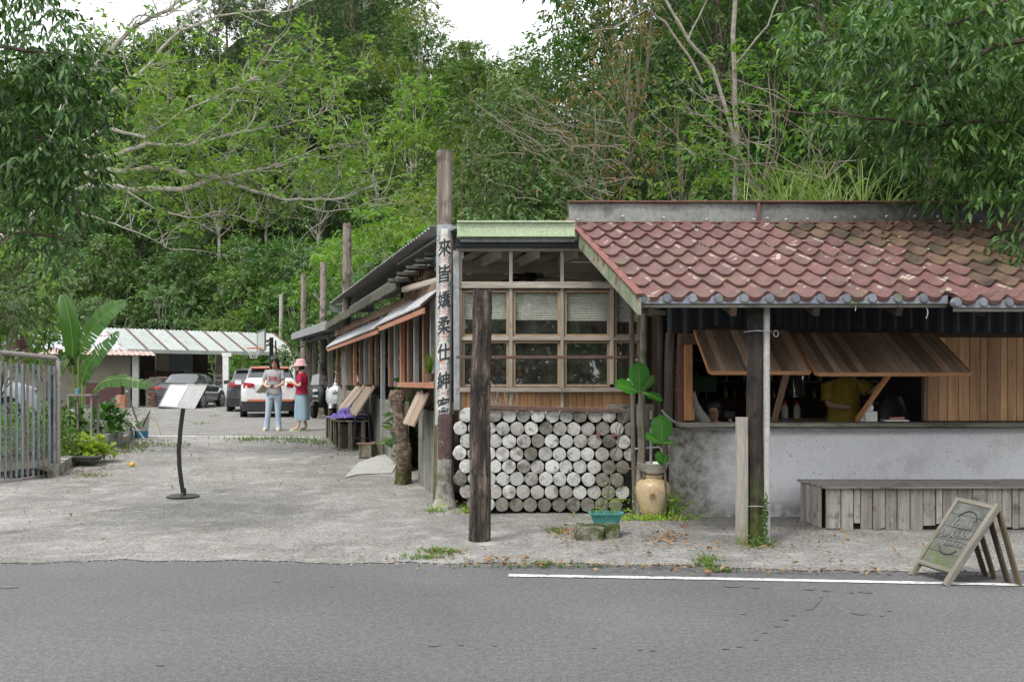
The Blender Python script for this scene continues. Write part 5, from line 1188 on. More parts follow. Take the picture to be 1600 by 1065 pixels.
for lay, dy in ((0, 0), (1, .09)):
    for i in range(15):
        f = (i + (.3 if lay else .85)) / 15.6
        a = e0.lerp(e1, f) + Vector((0, dy, 0)); zt_ = h0 + (h1 - h0) * f - .13
        mb = MB(); mb.tube([a, Vector((a.x, a.y, zt_))], .019, 6); mb.build('bar', M_GATE if (i + lay) % 3 else M_GRAIL, t, smooth=True)
mb = MB(); mb.tube([e1 + Vector((-.1, .03, 0)), Vector((e1.x - .1, e1.y + .03, h1 - .25))], .026, 8); mb.build('slide_bolt', M_BLACK, t)
mb = MB(); mb.box((e1.x - .11, e1.y, 1.38), (.11, .07, .26)); mb.build('lock_box', plain('lock', (.07, .075, .075), .5), t)
mb = MB()
for i in range(46):                      # chicken wire on the lower half
    for j in range(9):
        f = (i + (j % 2) * .5) / 46; a = e0.lerp(e1, f) + Vector((0, -.03, .05 + j * .075)); b_ = e0.lerp(e1, f + .5 / 46) + Vector((0, -.03, .05 + j * .075 + .05)); c_ = e0.lerp(e1, f - .5 / 46) + Vector((0, -.03, .05 + j * .075 + .05))
        mb.tube([a, b_], .0022, 3, False); mb.tube([a, c_], .0022, 3, False); mb.tube([b_, b_ + Vector((0, 0, .03))], .0022, 3, False)
o_ = mb.build('chicken_wire', M_GALV, t, kind='stuff')
# ------------------------------------------------------------------ garden bed
KE = [Vector((-6.55, 14.4)), Vector((-6.75, 15.1)), Vector((-7.0, 16.2)), Vector((-7.15, 17.5)), Vector((-7.3, 19.0)), Vector((-7.75, 20.4)), Vector((-8.3, 21.3)), Vector((-9.2, 23.0))]
def ke(y):
    for a, b in zip(KE, KE[1:]):
        if a.y <= y <= b.y: return a.x + (b.x - a.x) * (y - a.y) / (b.y - a.y)
    return KE[-1].x if y > KE[-1].y else KE[0].x
mb = MB(); mb.grid(26, 20, lambda u, v: (ke(14.2 + 9 * v) - .05 - 9 * u ** 1.4, 14.2 + 9 * v, g(14.2 + 9 * v) + .1 + .05 * math.sin(u * 19 + v * 7) * (u > .02)))
mb.build('garden_soil', M_SOIL, smooth=True, kind='structure')
kr = thing('kerb', 'old cement kerb holding back the garden bed', 'kerb', (KE[0].x, KE[0].y, 0))
for a, b in zip(KE[:-1], KE[1:]):
    A = Vector((a.x, a.y, g(a.y))); B = Vector((b.x, b.y, g(b.y))); mb = MB(); d = (B - A).normalized(); s_ = Vector((-d.y, d.x, 0)) * .16
    mb.slab([A - Vector((0, 0, .05)), B - Vector((0, 0, .05)), B + Vector((0, 0, .17)), A + Vector((0, 0, .17))], s_); mb.build('kerb_section', M_GREYWALL, kr)
for i, (py_, px_) in enumerate(((717, 140), (711, 150), (705, 161), (699, 171), (693, 180), (687, 190), (682, 197))):
    c = G(px_, py_); A = Vector((ke(c.y) - .1, c.y, g(c.y) + .172)); y2 = c.y + .34; B = Vector((ke(y2) - .1, y2, g(y2) + .172))
    mb = MB(); d = (B - A).normalized(); s_ = Vector((d.y, -d.x, 0)); M = Matrix((s_, d, Vector((0, 0, 1)))).transposed(); mb.box((A + B) / 2 + Vector((0, 0, .06)), (.17, .33, .12), M)
    mb.build('concrete_block', surf('grey_block', [(.22, .22, .21), (.3, .3, .29)], 6, rough=.9, bump=.6, objvar=.15) if 'grey_block' not in MATS else MATS['grey_block'], None, (A + B) / 2, label='%s grey concrete block from the gate end of the garden kerb row' % ['first', 'second', 'third', 'fourth', 'fifth', 'sixth', 'last'][i], category='block', group='concrete blocks on the garden kerb')
# banana-like plant
M_STEM = surf('green_stem', [(.12, .2, .04), (.2, .28, .08)], 4, (1, 1, .1), .5, .1, objvar=0)
def pinna(name, stem_pts, W, parent, mat, split=0.0, n=22, r=.016, fold=.35, seed=1):
    """broad ribbed leaf along a curved midrib, blade cut into strips where split"""
    rg = random.Random(seed); pts = [Vector(p) for p in stem_pts]; N = 24
    def at(t):
        f = t * (len(pts) - 1); k = min(len(pts) - 2, int(f)); u = f - k
        p0, p1, p2, p3 = pts[max(0, k - 1)], pts[k], pts[k + 1], pts[min(len(pts) - 1, k + 2)]
        return .5 * ((2 * p1) + (p2 - p0) * u + (2 * p0 - 5 * p1 + 4 * p2 - p3) * u * u + (-p0 + 3 * p1 - 3 * p2 + p3) * u ** 3)
    mb = MB()
    for sg in (-1, 1):
        k = 0
        while k < n:
            gsz = rg.choice([1, 1, 2, 3]) if split else n; gsz = min(gsz, n - k)
            u0, u1 = k / n, (k + gsz) / n
            if split: u1 -= .006 + .012 * rg.random() * split
            steps = max(1, gsz * 2); sag = rg.uniform(-.1, .2) * split
            def fn(u, v):
                t_ = u0 + (u1 - u0) * u; p_ = at(t_); d = (at(min(1, t_ + .02)) - at(max(0, t_ - .02))).normalized()
                s = d.cross(Vector((0, -1, .45))).normalized(); nn_ = s.cross(d)
                ww = W * (math.sin(math.pi * min(.995, .04 + t_ * .96)) ** .55) * (1 - .1 * split * rg.random() * v)
                q = p_ + (s * sg * ww * v + nn_ * (fold * ww * v * (1 - .5 * v))) + d * (.35 * ww * v) - Vector((0, 0, 1)) * (sag + .25 * split) * ww * v * v
                return q
            mb.grid(steps, 4, fn); k += gsz
    o_ = mb.build('leaf', mat, parent, smooth=80)
    m2 = MB(); m2.tube([at(i / 12) for i in range(13)], [r * (1 - .8 * i / 12) for i in range(13)], 6); m2.build('midrib', M_STEM, o_, smooth=True); return o_
by = 17.6; base = Vector((P(124, 0, by).x, by, g(by) + .1))
bn = thing('banana_plant', 'tall banana-like plant with two broad upright leaves in the garden bed', 'plant', base)
for i, (tp, w_) in enumerate((((112, 560), 0), ((122, 545), 0), ((131, 560), 0))):
    m2 = MB(); e = P(tp[0], tp[1], by); m2.tube([base + Vector((.03 * i - .03, 0, 0)), base.lerp(e, .5) + Vector((.01, 0, 0)), e], [.035, .026, .018], 8); m2.build('stalk', M_STEM, bn, smooth=True)
pinna('leaf', [P(113, 562, by), P(113, 530, by - .05), P(108, 495, by - .1), P(98, 460, by + .0)], .17, bn, LEAF['banana'], 0, fold=.6, seed=2)
pinna('leaf', [P(124, 560, by), P(132, 535, by - .1), P(152, 505, by - .2), P(172, 485, by - .25), P(196, 472, by - .25)], .2, bn, LEAF['banana'], .35, 26, fold=.2, seed=3)
pinna('leaf', [P(128, 600, by - .05), P(138, 572, by - .15), P(158, 545, by - .25), P(186, 518, by - .3)], .16, bn, LEAF['banana'], 1, 24, fold=.1, seed=5)
pinna('leaf', [P(146, 612, by - .1), P(163, 596, by - .3), P(190, 591, by - .45), P(214, 596, by - .5), P(236, 602, by - .5)], .12, bn, LEAF['banana'], 1, 22, fold=.0, seed=7)
pinna('leaf', [P(118, 585, by + .1), P(112, 572, by), P(104, 560, by - .1), P(100, 575, by - .2)], .09, bn, LEAF['deep'], .2, seed=9)
# fillers in the bed
def bushlet(name, px, y, z, rx, rz, n, kind, L, W, lab, cat='plant', droop=.2, group=None, up=.5):
    c = Vector((P(px, 0, y).x, y, g(y) + .1)); t = thing(name, lab, cat, c, group)
    d = rdir(n); d[:, 2] = np.abs(d[:, 2]); Pn = np.array(c) + d * (nrng.random((n, 1)) ** .5) * [rx, rx * .8, rz] + [0, 0, z]
    leaf_mesh('foliage', Pn, d * .6 + nrng.normal(size=(n, 3)) * .4 + [0, -.1, up * .3], d * .3 + [0, -.2, 1] + nrng.normal(size=(n, 3)) * .3, L * nrng.uniform(.7, 1.2, n), W, LEAF[kind], t, droop)
    m2 = MB()
    for i in range(7): e = c + Vector((rnd.uniform(-.6, .6) * rx, rnd.uniform(-.4, .4) * rx, z + rz * rnd.uniform(.3, .8))); m2.tube(wig(c, e, 3, .06), [.012, .009, .006, .003], 5)
    m2.build('stems', M_STEM, t, smooth=True); return t
bushlet('coleus', 140, 16.0, .05, .38, .3, 260, 'lime', .13, .1, 'lime green broad-leaved plant in a tray on the garden kerb')
mb = MB(); c = P(132, 712, 15.6); mb.rings([((c.x, c.y, .27), .22, .14), ((c.x, c.y, .33), .26, .17), ((c.x, c.y, .335), .24, .15)], 20, p=5); lit('plant_tray', mb, plain('dark_tray', (.05, .05, .045), .6), (c.x, c.y, .26), 'shallow dark tray under the lime green plant', 'tray')
bushlet('leafy_plant', 108, 15.8, .05, .3, .35, 200, 'mid', .1, .05, 'low mid green plant left of the lime one')
bushlet('broad_leaf_plant', 165, 18.2, .25, .3, .5, 70, 'banana', .3, .14, 'broad bright green leaves behind the lime plant', up=.8)
bushlet('broad_leaf_plant', 190, 19.5, .1, .35, .35, 70, 'mid', .2, .07, 'loose green plant at the far end of the bed', up=.9)
bushlet('leafy_plant', 60, 16.5, .1, .7, .8, 420, 'light', .16, .06, 'yellowish green shrub behind the gate bars')
bushlet('leafy_plant', 20, 16.2, .1, .7, .7, 420, 'mid', .14, .05, 'dark green shrub at the left end behind the gate bars')
bushlet('leafy_plant', 95, 17.5, .2, .5, .7, 240, 'deep', .22, .09, 'dark leafy plant at the foot of the banana plant')
c = Vector((P(40, 0, 15.8).x, 15.8, .2)); t = thing('rubber_plant', 'rubber plant with thick dark red and green leaves above the gate rail', 'plant', c)
m2 = MB(); m2.tube([c, P(38, 640, 15.8), P(36, 560, 15.8), P(42, 525, 15.8)], [.025, .02, .016, .01], 7); m2.tube([P(36, 560, 15.8), P(28, 535, 15.8)], .01, 6); m2.build('stem', BARK, t, smooth=True)
for (bx, by_, tx, ty, k_) in ((38, 545, 24, 530, 'red'), (36, 548, 16, 541, 'red'), (38, 545, 33, 523, 'red'), (42, 545, 50, 528, 'deep'), (42, 530, 50, 516, 'mid'), (42, 530, 36, 517, 'mid'), (44, 535, 58, 532, 'mid'), (46, 534, 63, 533, 'deep'), (42, 528, 47, 521, 'mid'), (38, 550, 46, 545, 'red'), (30, 540, 20, 548, 'deep')):
    m2 = MB(); b_ = P(bx, by_, 15.75); e = P(tx, ty, 15.65); big_leaf(m2, b_, e - b_, (e - b_).length, .1, (0, -1, .4), mode='oval'); m2.build('leaf', LEAF[k_], t, smooth=80)
# small table in the bed
c = Vector((P(112, 0, 17).x, 17, g(17) + .1)); t = thing('garden_table', 'small worn metal table frame standing in the garden bed', 'table', c + Vector((.1, 0, 0)))
za = wz(617, 17); mb = MB(); mb.box((P(126, 0, 17).x, 17.1, za), (.42, .35, .03)); mb.build('table_top', M_GRAIL, t)
for dx_, dy_ in ((-.2, -.12), (.19, -.12), (-.17, .18), (.18, .18)): beam('leg', (P(126, 0, 17).x + dx_, 17.1 + dy_, g(17) + .05), (P(126, 0, 17).x + dx_, 17.1 + dy_, za - .015), .03, .03, M_GRAIL, t)
mb = MB(); c = P(121, 616, 17); mb.lathe((c.x, c.y, za + .015), [(.035, 0), (.035, .09), (.02, .1)], 12); lit('small_jar', mb, plain('tealcap', (.1, .25, .3), .4), (c.x, c.y, za + .015), 'small jar with teal lid on the garden table', 'jar')
mb = MB(); c = G(113, 703); mb.lathe((c.x - .15, 15.2, .18), [(.07, 0), (.075, .13), (.06, .14)], 16); lit('grey_pot', mb, M_GREYWALL, (c.x - .15, 15.2, .18), 'small grey cylinder pot in the leaf litter near the gate', 'pot')
# bucket with tools
c = G(221, 684); bk = thing('bucket', 'dirty white plastic pail with blue lower half beside the garden bed', 'bucket', c)
r_ = .15; mb = MB(); mb.lathe((c.x, c.y, c.z), [(.125, 0), (.13, .01), (.136, .15)], 28); mb.build('blue_band', surf('faded_blue', [(.04, .16, .3), (.07, .24, .4)], 4, rough=.5, objvar=0), bk, smooth=50)
mb = MB(); mb.lathe((c.x, c.y, c.z + .15), [(.136, 0), (.147, .2), (.155, .205), (.155, .225), (.149, .23), (.152, .25), (.152, .262), (.135, .262), (.12, 0)], 28); pail = mb.build('pail', surf('dirty_white_plastic', [(.4, .38, .33), (.52, .5, .45)], 4, rough=.6, objvar=0, blotch=[((.28, .25, .2), 5, .55, .7)]), bk, smooth=50)
def text_mesh(body, size, place, mat, name, parent, offset=0.0):
    cu = bpy.data.curves.new(name, 'FONT'); cu.body = body; cu.size = size; cu.align_x = 'CENTER'; cu.align_y = 'CENTER'; cu.offset = offset; cu.resolution_u = 3
    vs, fs = fine_text(cu); vs = [place(v.x, v.y) for v in vs]
    mb = MB(); mb.add(vs, fs); return mb.build(name, mat, parent)
text_mesh('ATES', .075, lambda x, y: (c.x + .1435 * math.sin((x - .06) / .142), c.y - .1435 * math.cos((x - .06) / .142), c.z + .225 + y), M_BLACK, 'pail_lettering', pail, .001)
for (a, b_, r_, m_, nm, lab) in ((P(198, 611, 19.2), c + Vector((-.02, 0, .15)), .017, M_GALV, 'tool_handle', 'grey metal tool handle leaning out of the pail to the left'), (P(234, 643, 19.2), c + Vector((.0, .03, .2)), .014, M_BLACK, 'tool_handle', 'short dark tool handle sticking out of the pail to the right'), (P(226, 686, 19.0), P(203, 655, 19.2), .012, M_GALV, 'metal_rod', 'thin metal rod lying against the front of the pail')):
    mb = MB(); mb.tube([a, b_], r_, 8); lit(nm, mb, m_, b_, lab, 'tool')
mb = MB(); mb.tube([c + Vector((.02, 0, .38)), P(233, 651, 19.3), P(243, 656, 19.2), P(249, 668, 19.1), P(251, 679, 19.0)], .011, 8); lit('garden_hose', mb, plain('khaki_hose', (.22, .19, .11), .6), P(251, 683, 19), 'khaki garden hose arching from the pail to the ground', 'hose')
mb = MB(); n = 24
for rr in (.14, .12): mb.tube([c + Vector((.02 + rr * math.cos(math.pi * k / n), -.02, .36 + rr * math.sin(math.pi * k / n) * 1.2)) for k in range(n + 1)], .008, 6)
lit('wire_coil', mb, M_GALV, c + Vector((0, 0, .38)), 'loop of pale cable coiled in the top of the pail', 'cable')
# orange on the ground
c = G(206.5, 729); c.z += .038; mb = MB(); mb.rings([((c.x, c.y, c.z + .04 * math.sin(a)), .04 * math.cos(a), .04 * math.cos(a)) for a in np.linspace(-1.5, 1.5, 9)], 16); lit('fallen_orange', mb, plain('orange_peel', (.62, .36, .02), .5), c, 'small yellow orange fruit lying on the driveway', 'fruit')
# ------------------------------------------------------------------ things by the long wall
def low_bench(y0, y1, lab):
    t = thing('rough_bench', lab, 'bench', sw((y0 + y1) / 2, .3, g(y0)))
    z = g(y0) + .52; o0, o1 = .1, .68
    for i in range(4):
        o = o0 + (o1 - o0) * (i + .5) / 4; beam('seat_board', sw(y0, o, z), sw(y1, o, z), (o1 - o0) / 4 - .01, .03, M_OLDWOOD, t)
    for i in range(6):
        f = i / 5; beam('front_board', sw(y0 + (y1 - y0) * f, o1 - .03, g(y0)), sw(y0 + (y1 - y0) * f, o1 - .03, z - .02), .16 if i % 2 else .07, .03, M_POLE, t, up=(1, 0, 0))
    for f in (.2, .6): beam('front_board', sw(y0, o0 + (o1 - o0) * f, g(y0)), sw(y0, o0 + (o1 - o0) * f, z - .02), .07, .05, M_POLE, t, up=(0, 1, 0))
    mb = MB(); a = sw(y0 + .1, .15, g(y0)); mb.slab([sw(y0 + .15, .15, g(y0)), sw(y1 - .1, .15, g(y0)), sw(y1 - .1, .6, g(y0)), sw(y0 + .15, .6, g(y0))], (0, 0, .46)); mb.build('inner_frame', M_DARKWOOD, t)
low_bench(17.9, 20.2, 'rough grey-green plank bench against the long side wall')
# purple cloth heap
mb = MB(); c = sw(18.6, .38, g(18) + .555); rg = random.Random(3)
def cl(u, v):
    x, y = (u - .5) * 2, (v - .5) * 2; r = min(1, math.hypot(x, y)); h = max(0, 1 - r ** 1.6) * .12 + (.04 * math.sin(9 * x + 3 * math.sin(7 * y)) + .035 * math.sin(15 * y + 6 * math.sin(5 * x)) + .02 * abs(math.sin(27 * y - 9 * x))) * (1.15 - r) + .03
    return (c.x + x * .31 + .02 * math.sin(11 * y), c.y + y * .75, c.z + max(.0, h))
mb.thick(60, 60, cl, (0, 0, -.008)); lit('purple_cloth', mb, surf('purple_fabric', [(.13, .09, .36), (.2, .14, .47), (.3, .24, .6)], 6, rough=.9, bump=.5, objvar=0), c, 'crumpled purple cloth heaped on the rough bench', 'cloth', 70)
# stool
c = G(563, 703); c.x += .02; t = thing('stool', 'black-legged round stool with wooden seat in front of the purple cloth', 'stool', c)
zs = wz(645, c.y); mb = MB(); mb.lathe((c.x + .03, c.y, zs - .03), [(.15, 0), (.16, .01), (.16, .025), (.15, .03)], 22); mb.build('seat', M_BOARD, t, smooth=40)
for a, b_ in ((-.14, -.12), (.14, -.12), (.14, .12), (-.14, .12)): beam('leg', (c.x + .03 + a * 1.15, c.y + b_ * 1.1, c.z), (c.x + .03 + a * .8, c.y + b_ * .8, zs - .03), .03, .03, M_BLACK, t)
for z_ in (.22,):
    for a, b_ in (((-.14, -.12), (.14, -.12)), ((.14, -.12), (.14, .12)), ((-.14, -.12), (-.14, .12))): beam('stretcher', (c.x + .03 + a[0] * 1.03, c.y + a[1] * 1.03, c.z + z_), (c.x + .03 + b_[0] * 1.03, c.y + b_[1] * 1.03, c.z + z_), .02, .02, M_BLACK, t)
for (px, py, w_, lab) in ((572, 715, .3, 'low wooden footstool nearest the cement ramp, beside the black stool'), (592, 713, .26, 'low wooden footstool against the wall behind the other one')):
    c = G(px, py); t = thing('footstool', lab, 'footstool', c); top = c.z + .24
    beam('top_board', (c.x - w_ / 2, c.y, top), (c.x + w_ / 2, c.y + .02, top), .22, .025, M_POSTWOOD, t)
    for s_ in (-1, 1): beam('side_board', (c.x + s_ * w_ * .3, c.y, c.z), (c.x + s_ * w_ * .3, c.y, top - .012), .025, .2, M_POLE, t, up=(0, 1, 0))
    beam('front_board', (c.x, c.y - .08, c.z + .02), (c.x, c.y - .08, top - .014), w_ * .55, .02, M_POLE, t, up=(0, 1, 0))
# cement ramp patch and cracked slab
mb = MB(); q = [G(538, 747), G(560, 742), G(612, 740), G(628, 716), G(612, 711), G(590, 716), G(560, 727)]
vs = [(p_.x, p_.y, g(p_.y) + (.015 if i < 3 else .05)) for i, p_ in enumerate(q)]; cen_ = sum((Vector(v) for v in vs), Vector()) / len(vs); mb.add(vs + [(cen_.x, cen_.y, cen_.z + .03)], [(i, (i + 1) % 7, 7) for i in range(7)])
mb.build('cement_ramp', surf('pale_cement', [(.33, .33, .31), (.42, .42, .4)], 3, rough=.9, bump=.3, objvar=0, blotch=[((.2, .2, .18), 3, .56, .7)]), smooth=True, kind='structure')
# hanging fern on the side wall
c = sw(12.35, .12, 1.5); t = thing('potted_grass', 'spiky green potted grass on the orange sill beside the banner pole', 'plant', c)
mb = MB(); mb.lathe((c.x, c.y, c.z), [(.05, 0), (.06, .1), (.05, .1)], 12); mb.build('pot', M_POSTWOOD, t, smooth=True)
def blades(name, centers, n, L, W, mat, parent=None, lean=.5, **kw):
    """arching grass blades as thin bent ribbons"""
    mb = MB()
    for c0 in centers:
        for i in range(n):
            a = rnd.uniform(0, 6.28); l = L * rnd.uniform(.55, 1.15); ln = lean * rnd.uniform(.3, 1.3); d = Vector((math.cos(a), math.sin(a), 0)); s_ = Vector((-d.y, d.x, 0)); b0 = Vector(c0) + Vector((rnd.uniform(-1, 1), rnd.uniform(-1, 1), 0)) * L * .06
            vs = []
            for k in range(5):
                f = k / 4; p_ = b0 + d * (ln * l * f * f) + Vector((0, 0, l * (f - .45 * ln * f * f * f))); w_ = W * (1 - f) ** .6 * .5 + .0004
                vs += [p_ - s_ * w_, p_ + s_ * w_]
            mb.add(vs, [(2 * k, 2 * k + 1, 2 * k + 3, 2 * k + 2) for k in range(4)])
    return mb.build(name, mat, parent, smooth=True, **kw)
blades('blades', [c + Vector((0, 0, .08))], 60, .38, .012, LEAF['light'], t, .7)
# dry twigs by the log wall rail
mb = MB(); c = Vector((wx(770, 11.2), 11.25, 1.15)); rg = random.Random(4)
for i in range(70):
    e = c + Vector((rg.uniform(-.12, .28), rg.uniform(-.06, .06), rg.uniform(.02, .5) * rg.random() + .02)); mb.tube(wig(c + Vector((rg.uniform(-.05, .2), 0, -.06)), e, 3, .15, rg), .0028, 3, False)
lit('dried_twigs', mb, plain('straw', (.42, .37, .3), .9), c, 'tuft of dry straw-coloured twigs on top of the log wall', 'dry plant')

# ------------------------------------------------------------------ cars
M_TYRE = plain('tyre', (.02, .02, .02), .85); M_RIM = plain('alloy', (.4, .41, .42), .35, .7); M_CGLASS = plain('car_glass', (.03, .04, .045), .06, 0, .9)
M_TAIL = plain('tail_lamp', (.35, .01, .015), .2, coat=.6); M_LENS = plain('clear_lens', (.5, .5, .52), .15); M_PLATE = plain('plate', (.6, .6, .6), .5); M_TRIM = plain('car_trim', (.025, .025, .027), .6)
def paint(name, col): 
    m = plain(name, col, .3, coat=1.0); return m
def make_car(name, label, mat, kind='sedan', group='parked cars', accent=None):
    """local frame: rear bumper at y=0, front at y=Lc, x right"""
    t = thing(name, label, 'car', (0, 0, 0), group)
    if kind == 'sedan':
        Lc, Wd, H, gc, wb, ax0, wr = 4.6, 1.77, 1.45, .2, 2.7, 1.0, .33
        st = [  # y, zlow, zbelt, ztop, half width, belt inset, roof half width, glassy
            (0.0, .42, .80, .84, .70, .04, .60), (.06, .30, .92, .98, .80, .05, .62), (.35, .24, 1.0, 1.06, .86, .07, .66), (.62, .22, 1.01, 1.09, .875, .08, .64), (1.25, .2, .99, 1.42, .885, .09, .53),
            (1.6, .2, .98, 1.455, .885, .09, .55), (2.2, .2, .95, 1.46, .885, .09, .56), (2.75, .2, .93, 1.40, .885, .09, .55), (3.45, .22, .93, .97, .87, .1, .62), (4.0, .24, .86, .88, .84, .1, .6), (4.45, .3, .72, .76, .76, .06, .55), (4.6, .42, .6, .64, .62, .04, .5)]
        glass_rng = (3, 8)
    else:
        Lc, Wd, H, gc, wb, ax0, wr = 4.3, 1.78, 1.6, .22, 2.6, .82, .35
        st = [(0.0, .5, .98, 1.02, .74, .04, .62), (.05, .34, 1.06, 1.1, .84, .05, .64), (.12, .3, 1.08, 1.16, .87, .07, .66), (.2, .28, 1.08, 1.22, .885, .09, .64), (.5, .25, 1.08, 1.53, .89, .1, .57),
              (.95, .25, 1.06, 1.58, .89, .1, .58), (1.7, .25, 1.03, 1.6, .89, .1, .59), (2.4, .25, 1.0, 1.53, .89, .1, .57), (3.05, .26, .99, 1.05, .88, .1, .64), (3.7, .28, .95, .98, .86, .1, .62), (4.15, .34, .8, .84, .78, .06, .56), (4.3, .45, .66, .7, .64, .04, .5)]
        glass_rng = (3, 8)
    def ringpts(s):
        y, zl, zb_, zt_, hw, ins, rw = s; top = zt_ > zb_ + .2
        a = [(hw * .86, zl), (hw * .98, zl + .1), (hw, (zl + zb_) / 2 + .05), (hw * .985, zb_ - .06), (hw - ins, zb_), (hw - ins - (.03 if top else .02), zb_ + (zt_ - zb_) * .12), (rw + (hw - ins - rw) * .3, zb_ + (zt_ - zb_) * .78), (rw, zb_ + (zt_ - zb_) * .96), (rw * .5, zt_), (0, zt_ + .008)]
        pts_ = [(x, y, z) for x, z in a] + [(-x, y, z) for x, z in reversed(a[:-1])]
        return pts_
    # interpolate stations smoothly
    ys_ = []; S_ = []
    for i in range(len(st) - 1):
        for k in range(2):
            f = k / 2; S_.append(tuple(a * (1 - f) + b * f for a, b in zip(st[i], st[i + 1])))
    S_.append(st[-1]); rp_ = [ringpts(s) for s in S_]; W = len(rp_[0])
    body = MB(); gl = MB(); vs = [p for r in rp_ for p in r]; fb = []; fg = []
    g0, g1 = glass_rng[0] * 2, glass_rng[1] * 2
    for i in range(len(S_) - 1):
        for k in range(W - 1):
            f_ = (i * W + k, i * W + k + 1, (i + 1) * W + k + 1, (i + 1) * W + k)
            side = k in (5, W - 7); pane = False
            if side and g0 + 2 <= i < g1 - 1 and i not in (9, 10 + 1, ): pane = True
            if (g0 <= i < g0 + 2) and 5 < k < W - 7: pane = True      # rear screen
            if (g1 - 2 <= i < g1) and 5 < k < W - 7: pane = True      # windscreen
            (fg if pane else fb).append(f_)
    fb.append(tuple(range(W))); fb.append(tuple((len(S_) - 1) * W + k for k in reversed(range(W))))
    fb += [((i + 1) * W, (i + 1) * W + W - 1, i * W + W - 1, i * W) for i in range(len(S_) - 1)]
    body.add(vs, fb); body.build('body', mat, t, smooth=50)
    def pick(sel, nm):
        f2 = [f for f in fg if sel(f)]; ids = sorted({i for f in f2 for i in f}); mp_ = {o: n for n, o in enumerate(ids)}; m = MB(); m.add([vs[i] for i in ids], [tuple(mp_[i] for i in f) for f in f2]); m.build(nm, M_CGLASS, t, smooth=30)
    row = lambda f: f[0] // W
    pick(lambda f: row(f) < g0 + 2, 'rear_window'); pick(lambda f: row(f) >= g1 - 2, 'windscreen')
    for s_ in (5, W - 7):
        pick(lambda f: g0 + 2 <= row(f) < 9 and f[0] % W == s_, 'side_window') if g0 + 2 < 9 else None
        pick(lambda f: 9 <= row(f) < g1 - 2 and f[0] % W == s_, 'side_window')
    for ay in (ax0, ax0 + wb):
        for sx_ in (-1, 1):
            x = sx_ * (Wd / 2 - .1)
            def disc(rp, x0, x1):
                m = MB(); n = 26; rs = []
                for (xx, rr) in rp: rs.append([(xx, ay + rr * math.cos(6.2832 * k / n), wr + rr * math.sin(6.2832 * k / n)) for k in range(n)])
                v_ = [p for r in rs for p in r]; f_ = [(i * n + k, i * n + (k + 1) % n, (i + 1) * n + (k + 1) % n, (i + 1) * n + k) for i in range(len(rs) - 1) for k in range(n)]
                f_ += [tuple(range(n)), tuple((len(rs) - 1) * n + k for k in range(n))]; m.add(v_, f_); return m
            wh = disc([(x - .11, wr * .9), (x - .09, wr), (x + .09, wr), (x + .11, wr * .9), (x + .112, wr * .7)] if sx_ > 0 else [(x + .11, wr * .9), (x + .09, wr), (x - .09, wr), (x - .11, wr * .9), (x - .112, wr * .7)], 0, 0).build('wheel', M_TYRE, t, smooth=40)
            r2 = disc([(x + sx_ * .113, wr * .68), (x + sx_ * .119, wr * .62), (x + sx_ * .116, wr * .2)], 0, 0); r2.build('rim', M_RIM, wh, smooth=40)
            ar = disc([(x - .03, wr * 1.18), (x + sx_ * .125 if False else x + sx_ * .112, wr * 1.18)], 0, 0); ar.build('wheel_arch', M_TRIM, t)
            for k in range(5):
                a = k * 1.2566; m = MB(); c_ = Vector((x + sx_ * .122, ay, wr)); d_ = Vector((0, math.cos(a), math.sin(a))); e_ = Vector((0, -math.sin(a), math.cos(a)))
                m.slab([c_ + e_ * .03 + d_ * .04, c_ - e_ * .03 + d_ * .04, c_ - e_ * .02 + d_ * wr * .62, c_ + e_ * .02 + d_ * wr * .62], (sx_ * .006, 0, 0)); m.build('spoke', M_TYRE, wh)
    for s_ in (-1, 1):
        m = MB(); zt_ = .86 if kind == 'sedan' else 1.0; hh = .12 if kind == 'sedan' else .17
        m.slab([(s_ * .48, -.012, zt_ - hh * .35), (s_ * .8, .05, zt_ - hh * .6), (s_ * .87, .16, zt_ + hh * .1), (s_ * .8, .06, zt_ + hh * .5), (s_ * .5, -.01, zt_ + hh * .3)], (0, -.03, 0)); m.build('tail_light', M_TAIL, t)
        m = MB(); m.box((s_ * (Wd / 2 + .09), (2.85 if kind == 'sedan' else 2.5), .99 if kind == 'sedan' else 1.08), (.2, .1, .14)); m.build('mirror', mat if kind != 'dark' else M_TRIM, t)
        m = MB(); m.box((s_ * .6, -.015, .4 if kind == 'sedan' else .42), (.2, .02, .05)); m.build('reflector', M_TAIL, t)
        m = MB(); m.slab([(s_ * .5, Lc - .1, .66), (s_ * .74, Lc - .28, .7), (s_ * .72, Lc - .28, .8), (s_ * .5, Lc - .16, .74)], (0, .02, .0)); m.build('headlight', M_LENS, t)
    m = MB(); m.box((0, -.02, .68 if kind == 'sedan' else .86), (.42, .02, .16)); m.build('number_plate', M_PLATE, t)
    m = MB(); m.rings([((0, .26, .2), .83, .3), ((0, .24, .42 if kind == 'sedan' else .5), .885, .3)], 28, p=4.5); m.v = [(x, y - .0, z) for x, y, z in m.v]; m.build('rear_bumper', mat if kind == 'sedan' else M_TRIM, t, smooth=40)
    if kind != 'sedan':
        m = MB(); m.slab([(-.66, -.055, .5), (.66, -.055, .5), (.7, -.035, .56), (-.7, -.035, .56)], (0, .05, 0)); m.build('bumper_insert', accent or M_TRIM, t)
        m = MB(); m.slab([(-.58, .36, 1.5), (.58, .36, 1.5), (.56, .5, 1.545), (-.56, .5, 1.545)], (0, 0, .025)); m.build('roof_spoiler', accent or M_TRIM, t)
        m = MB(); m.slab([(-.6, .1, .34), (.6, .1, .34), (.5, -.02, .46), (-.5, -.02, .46)], (0, .06, 0)); m.build('diffuser', M_TRIM, t)
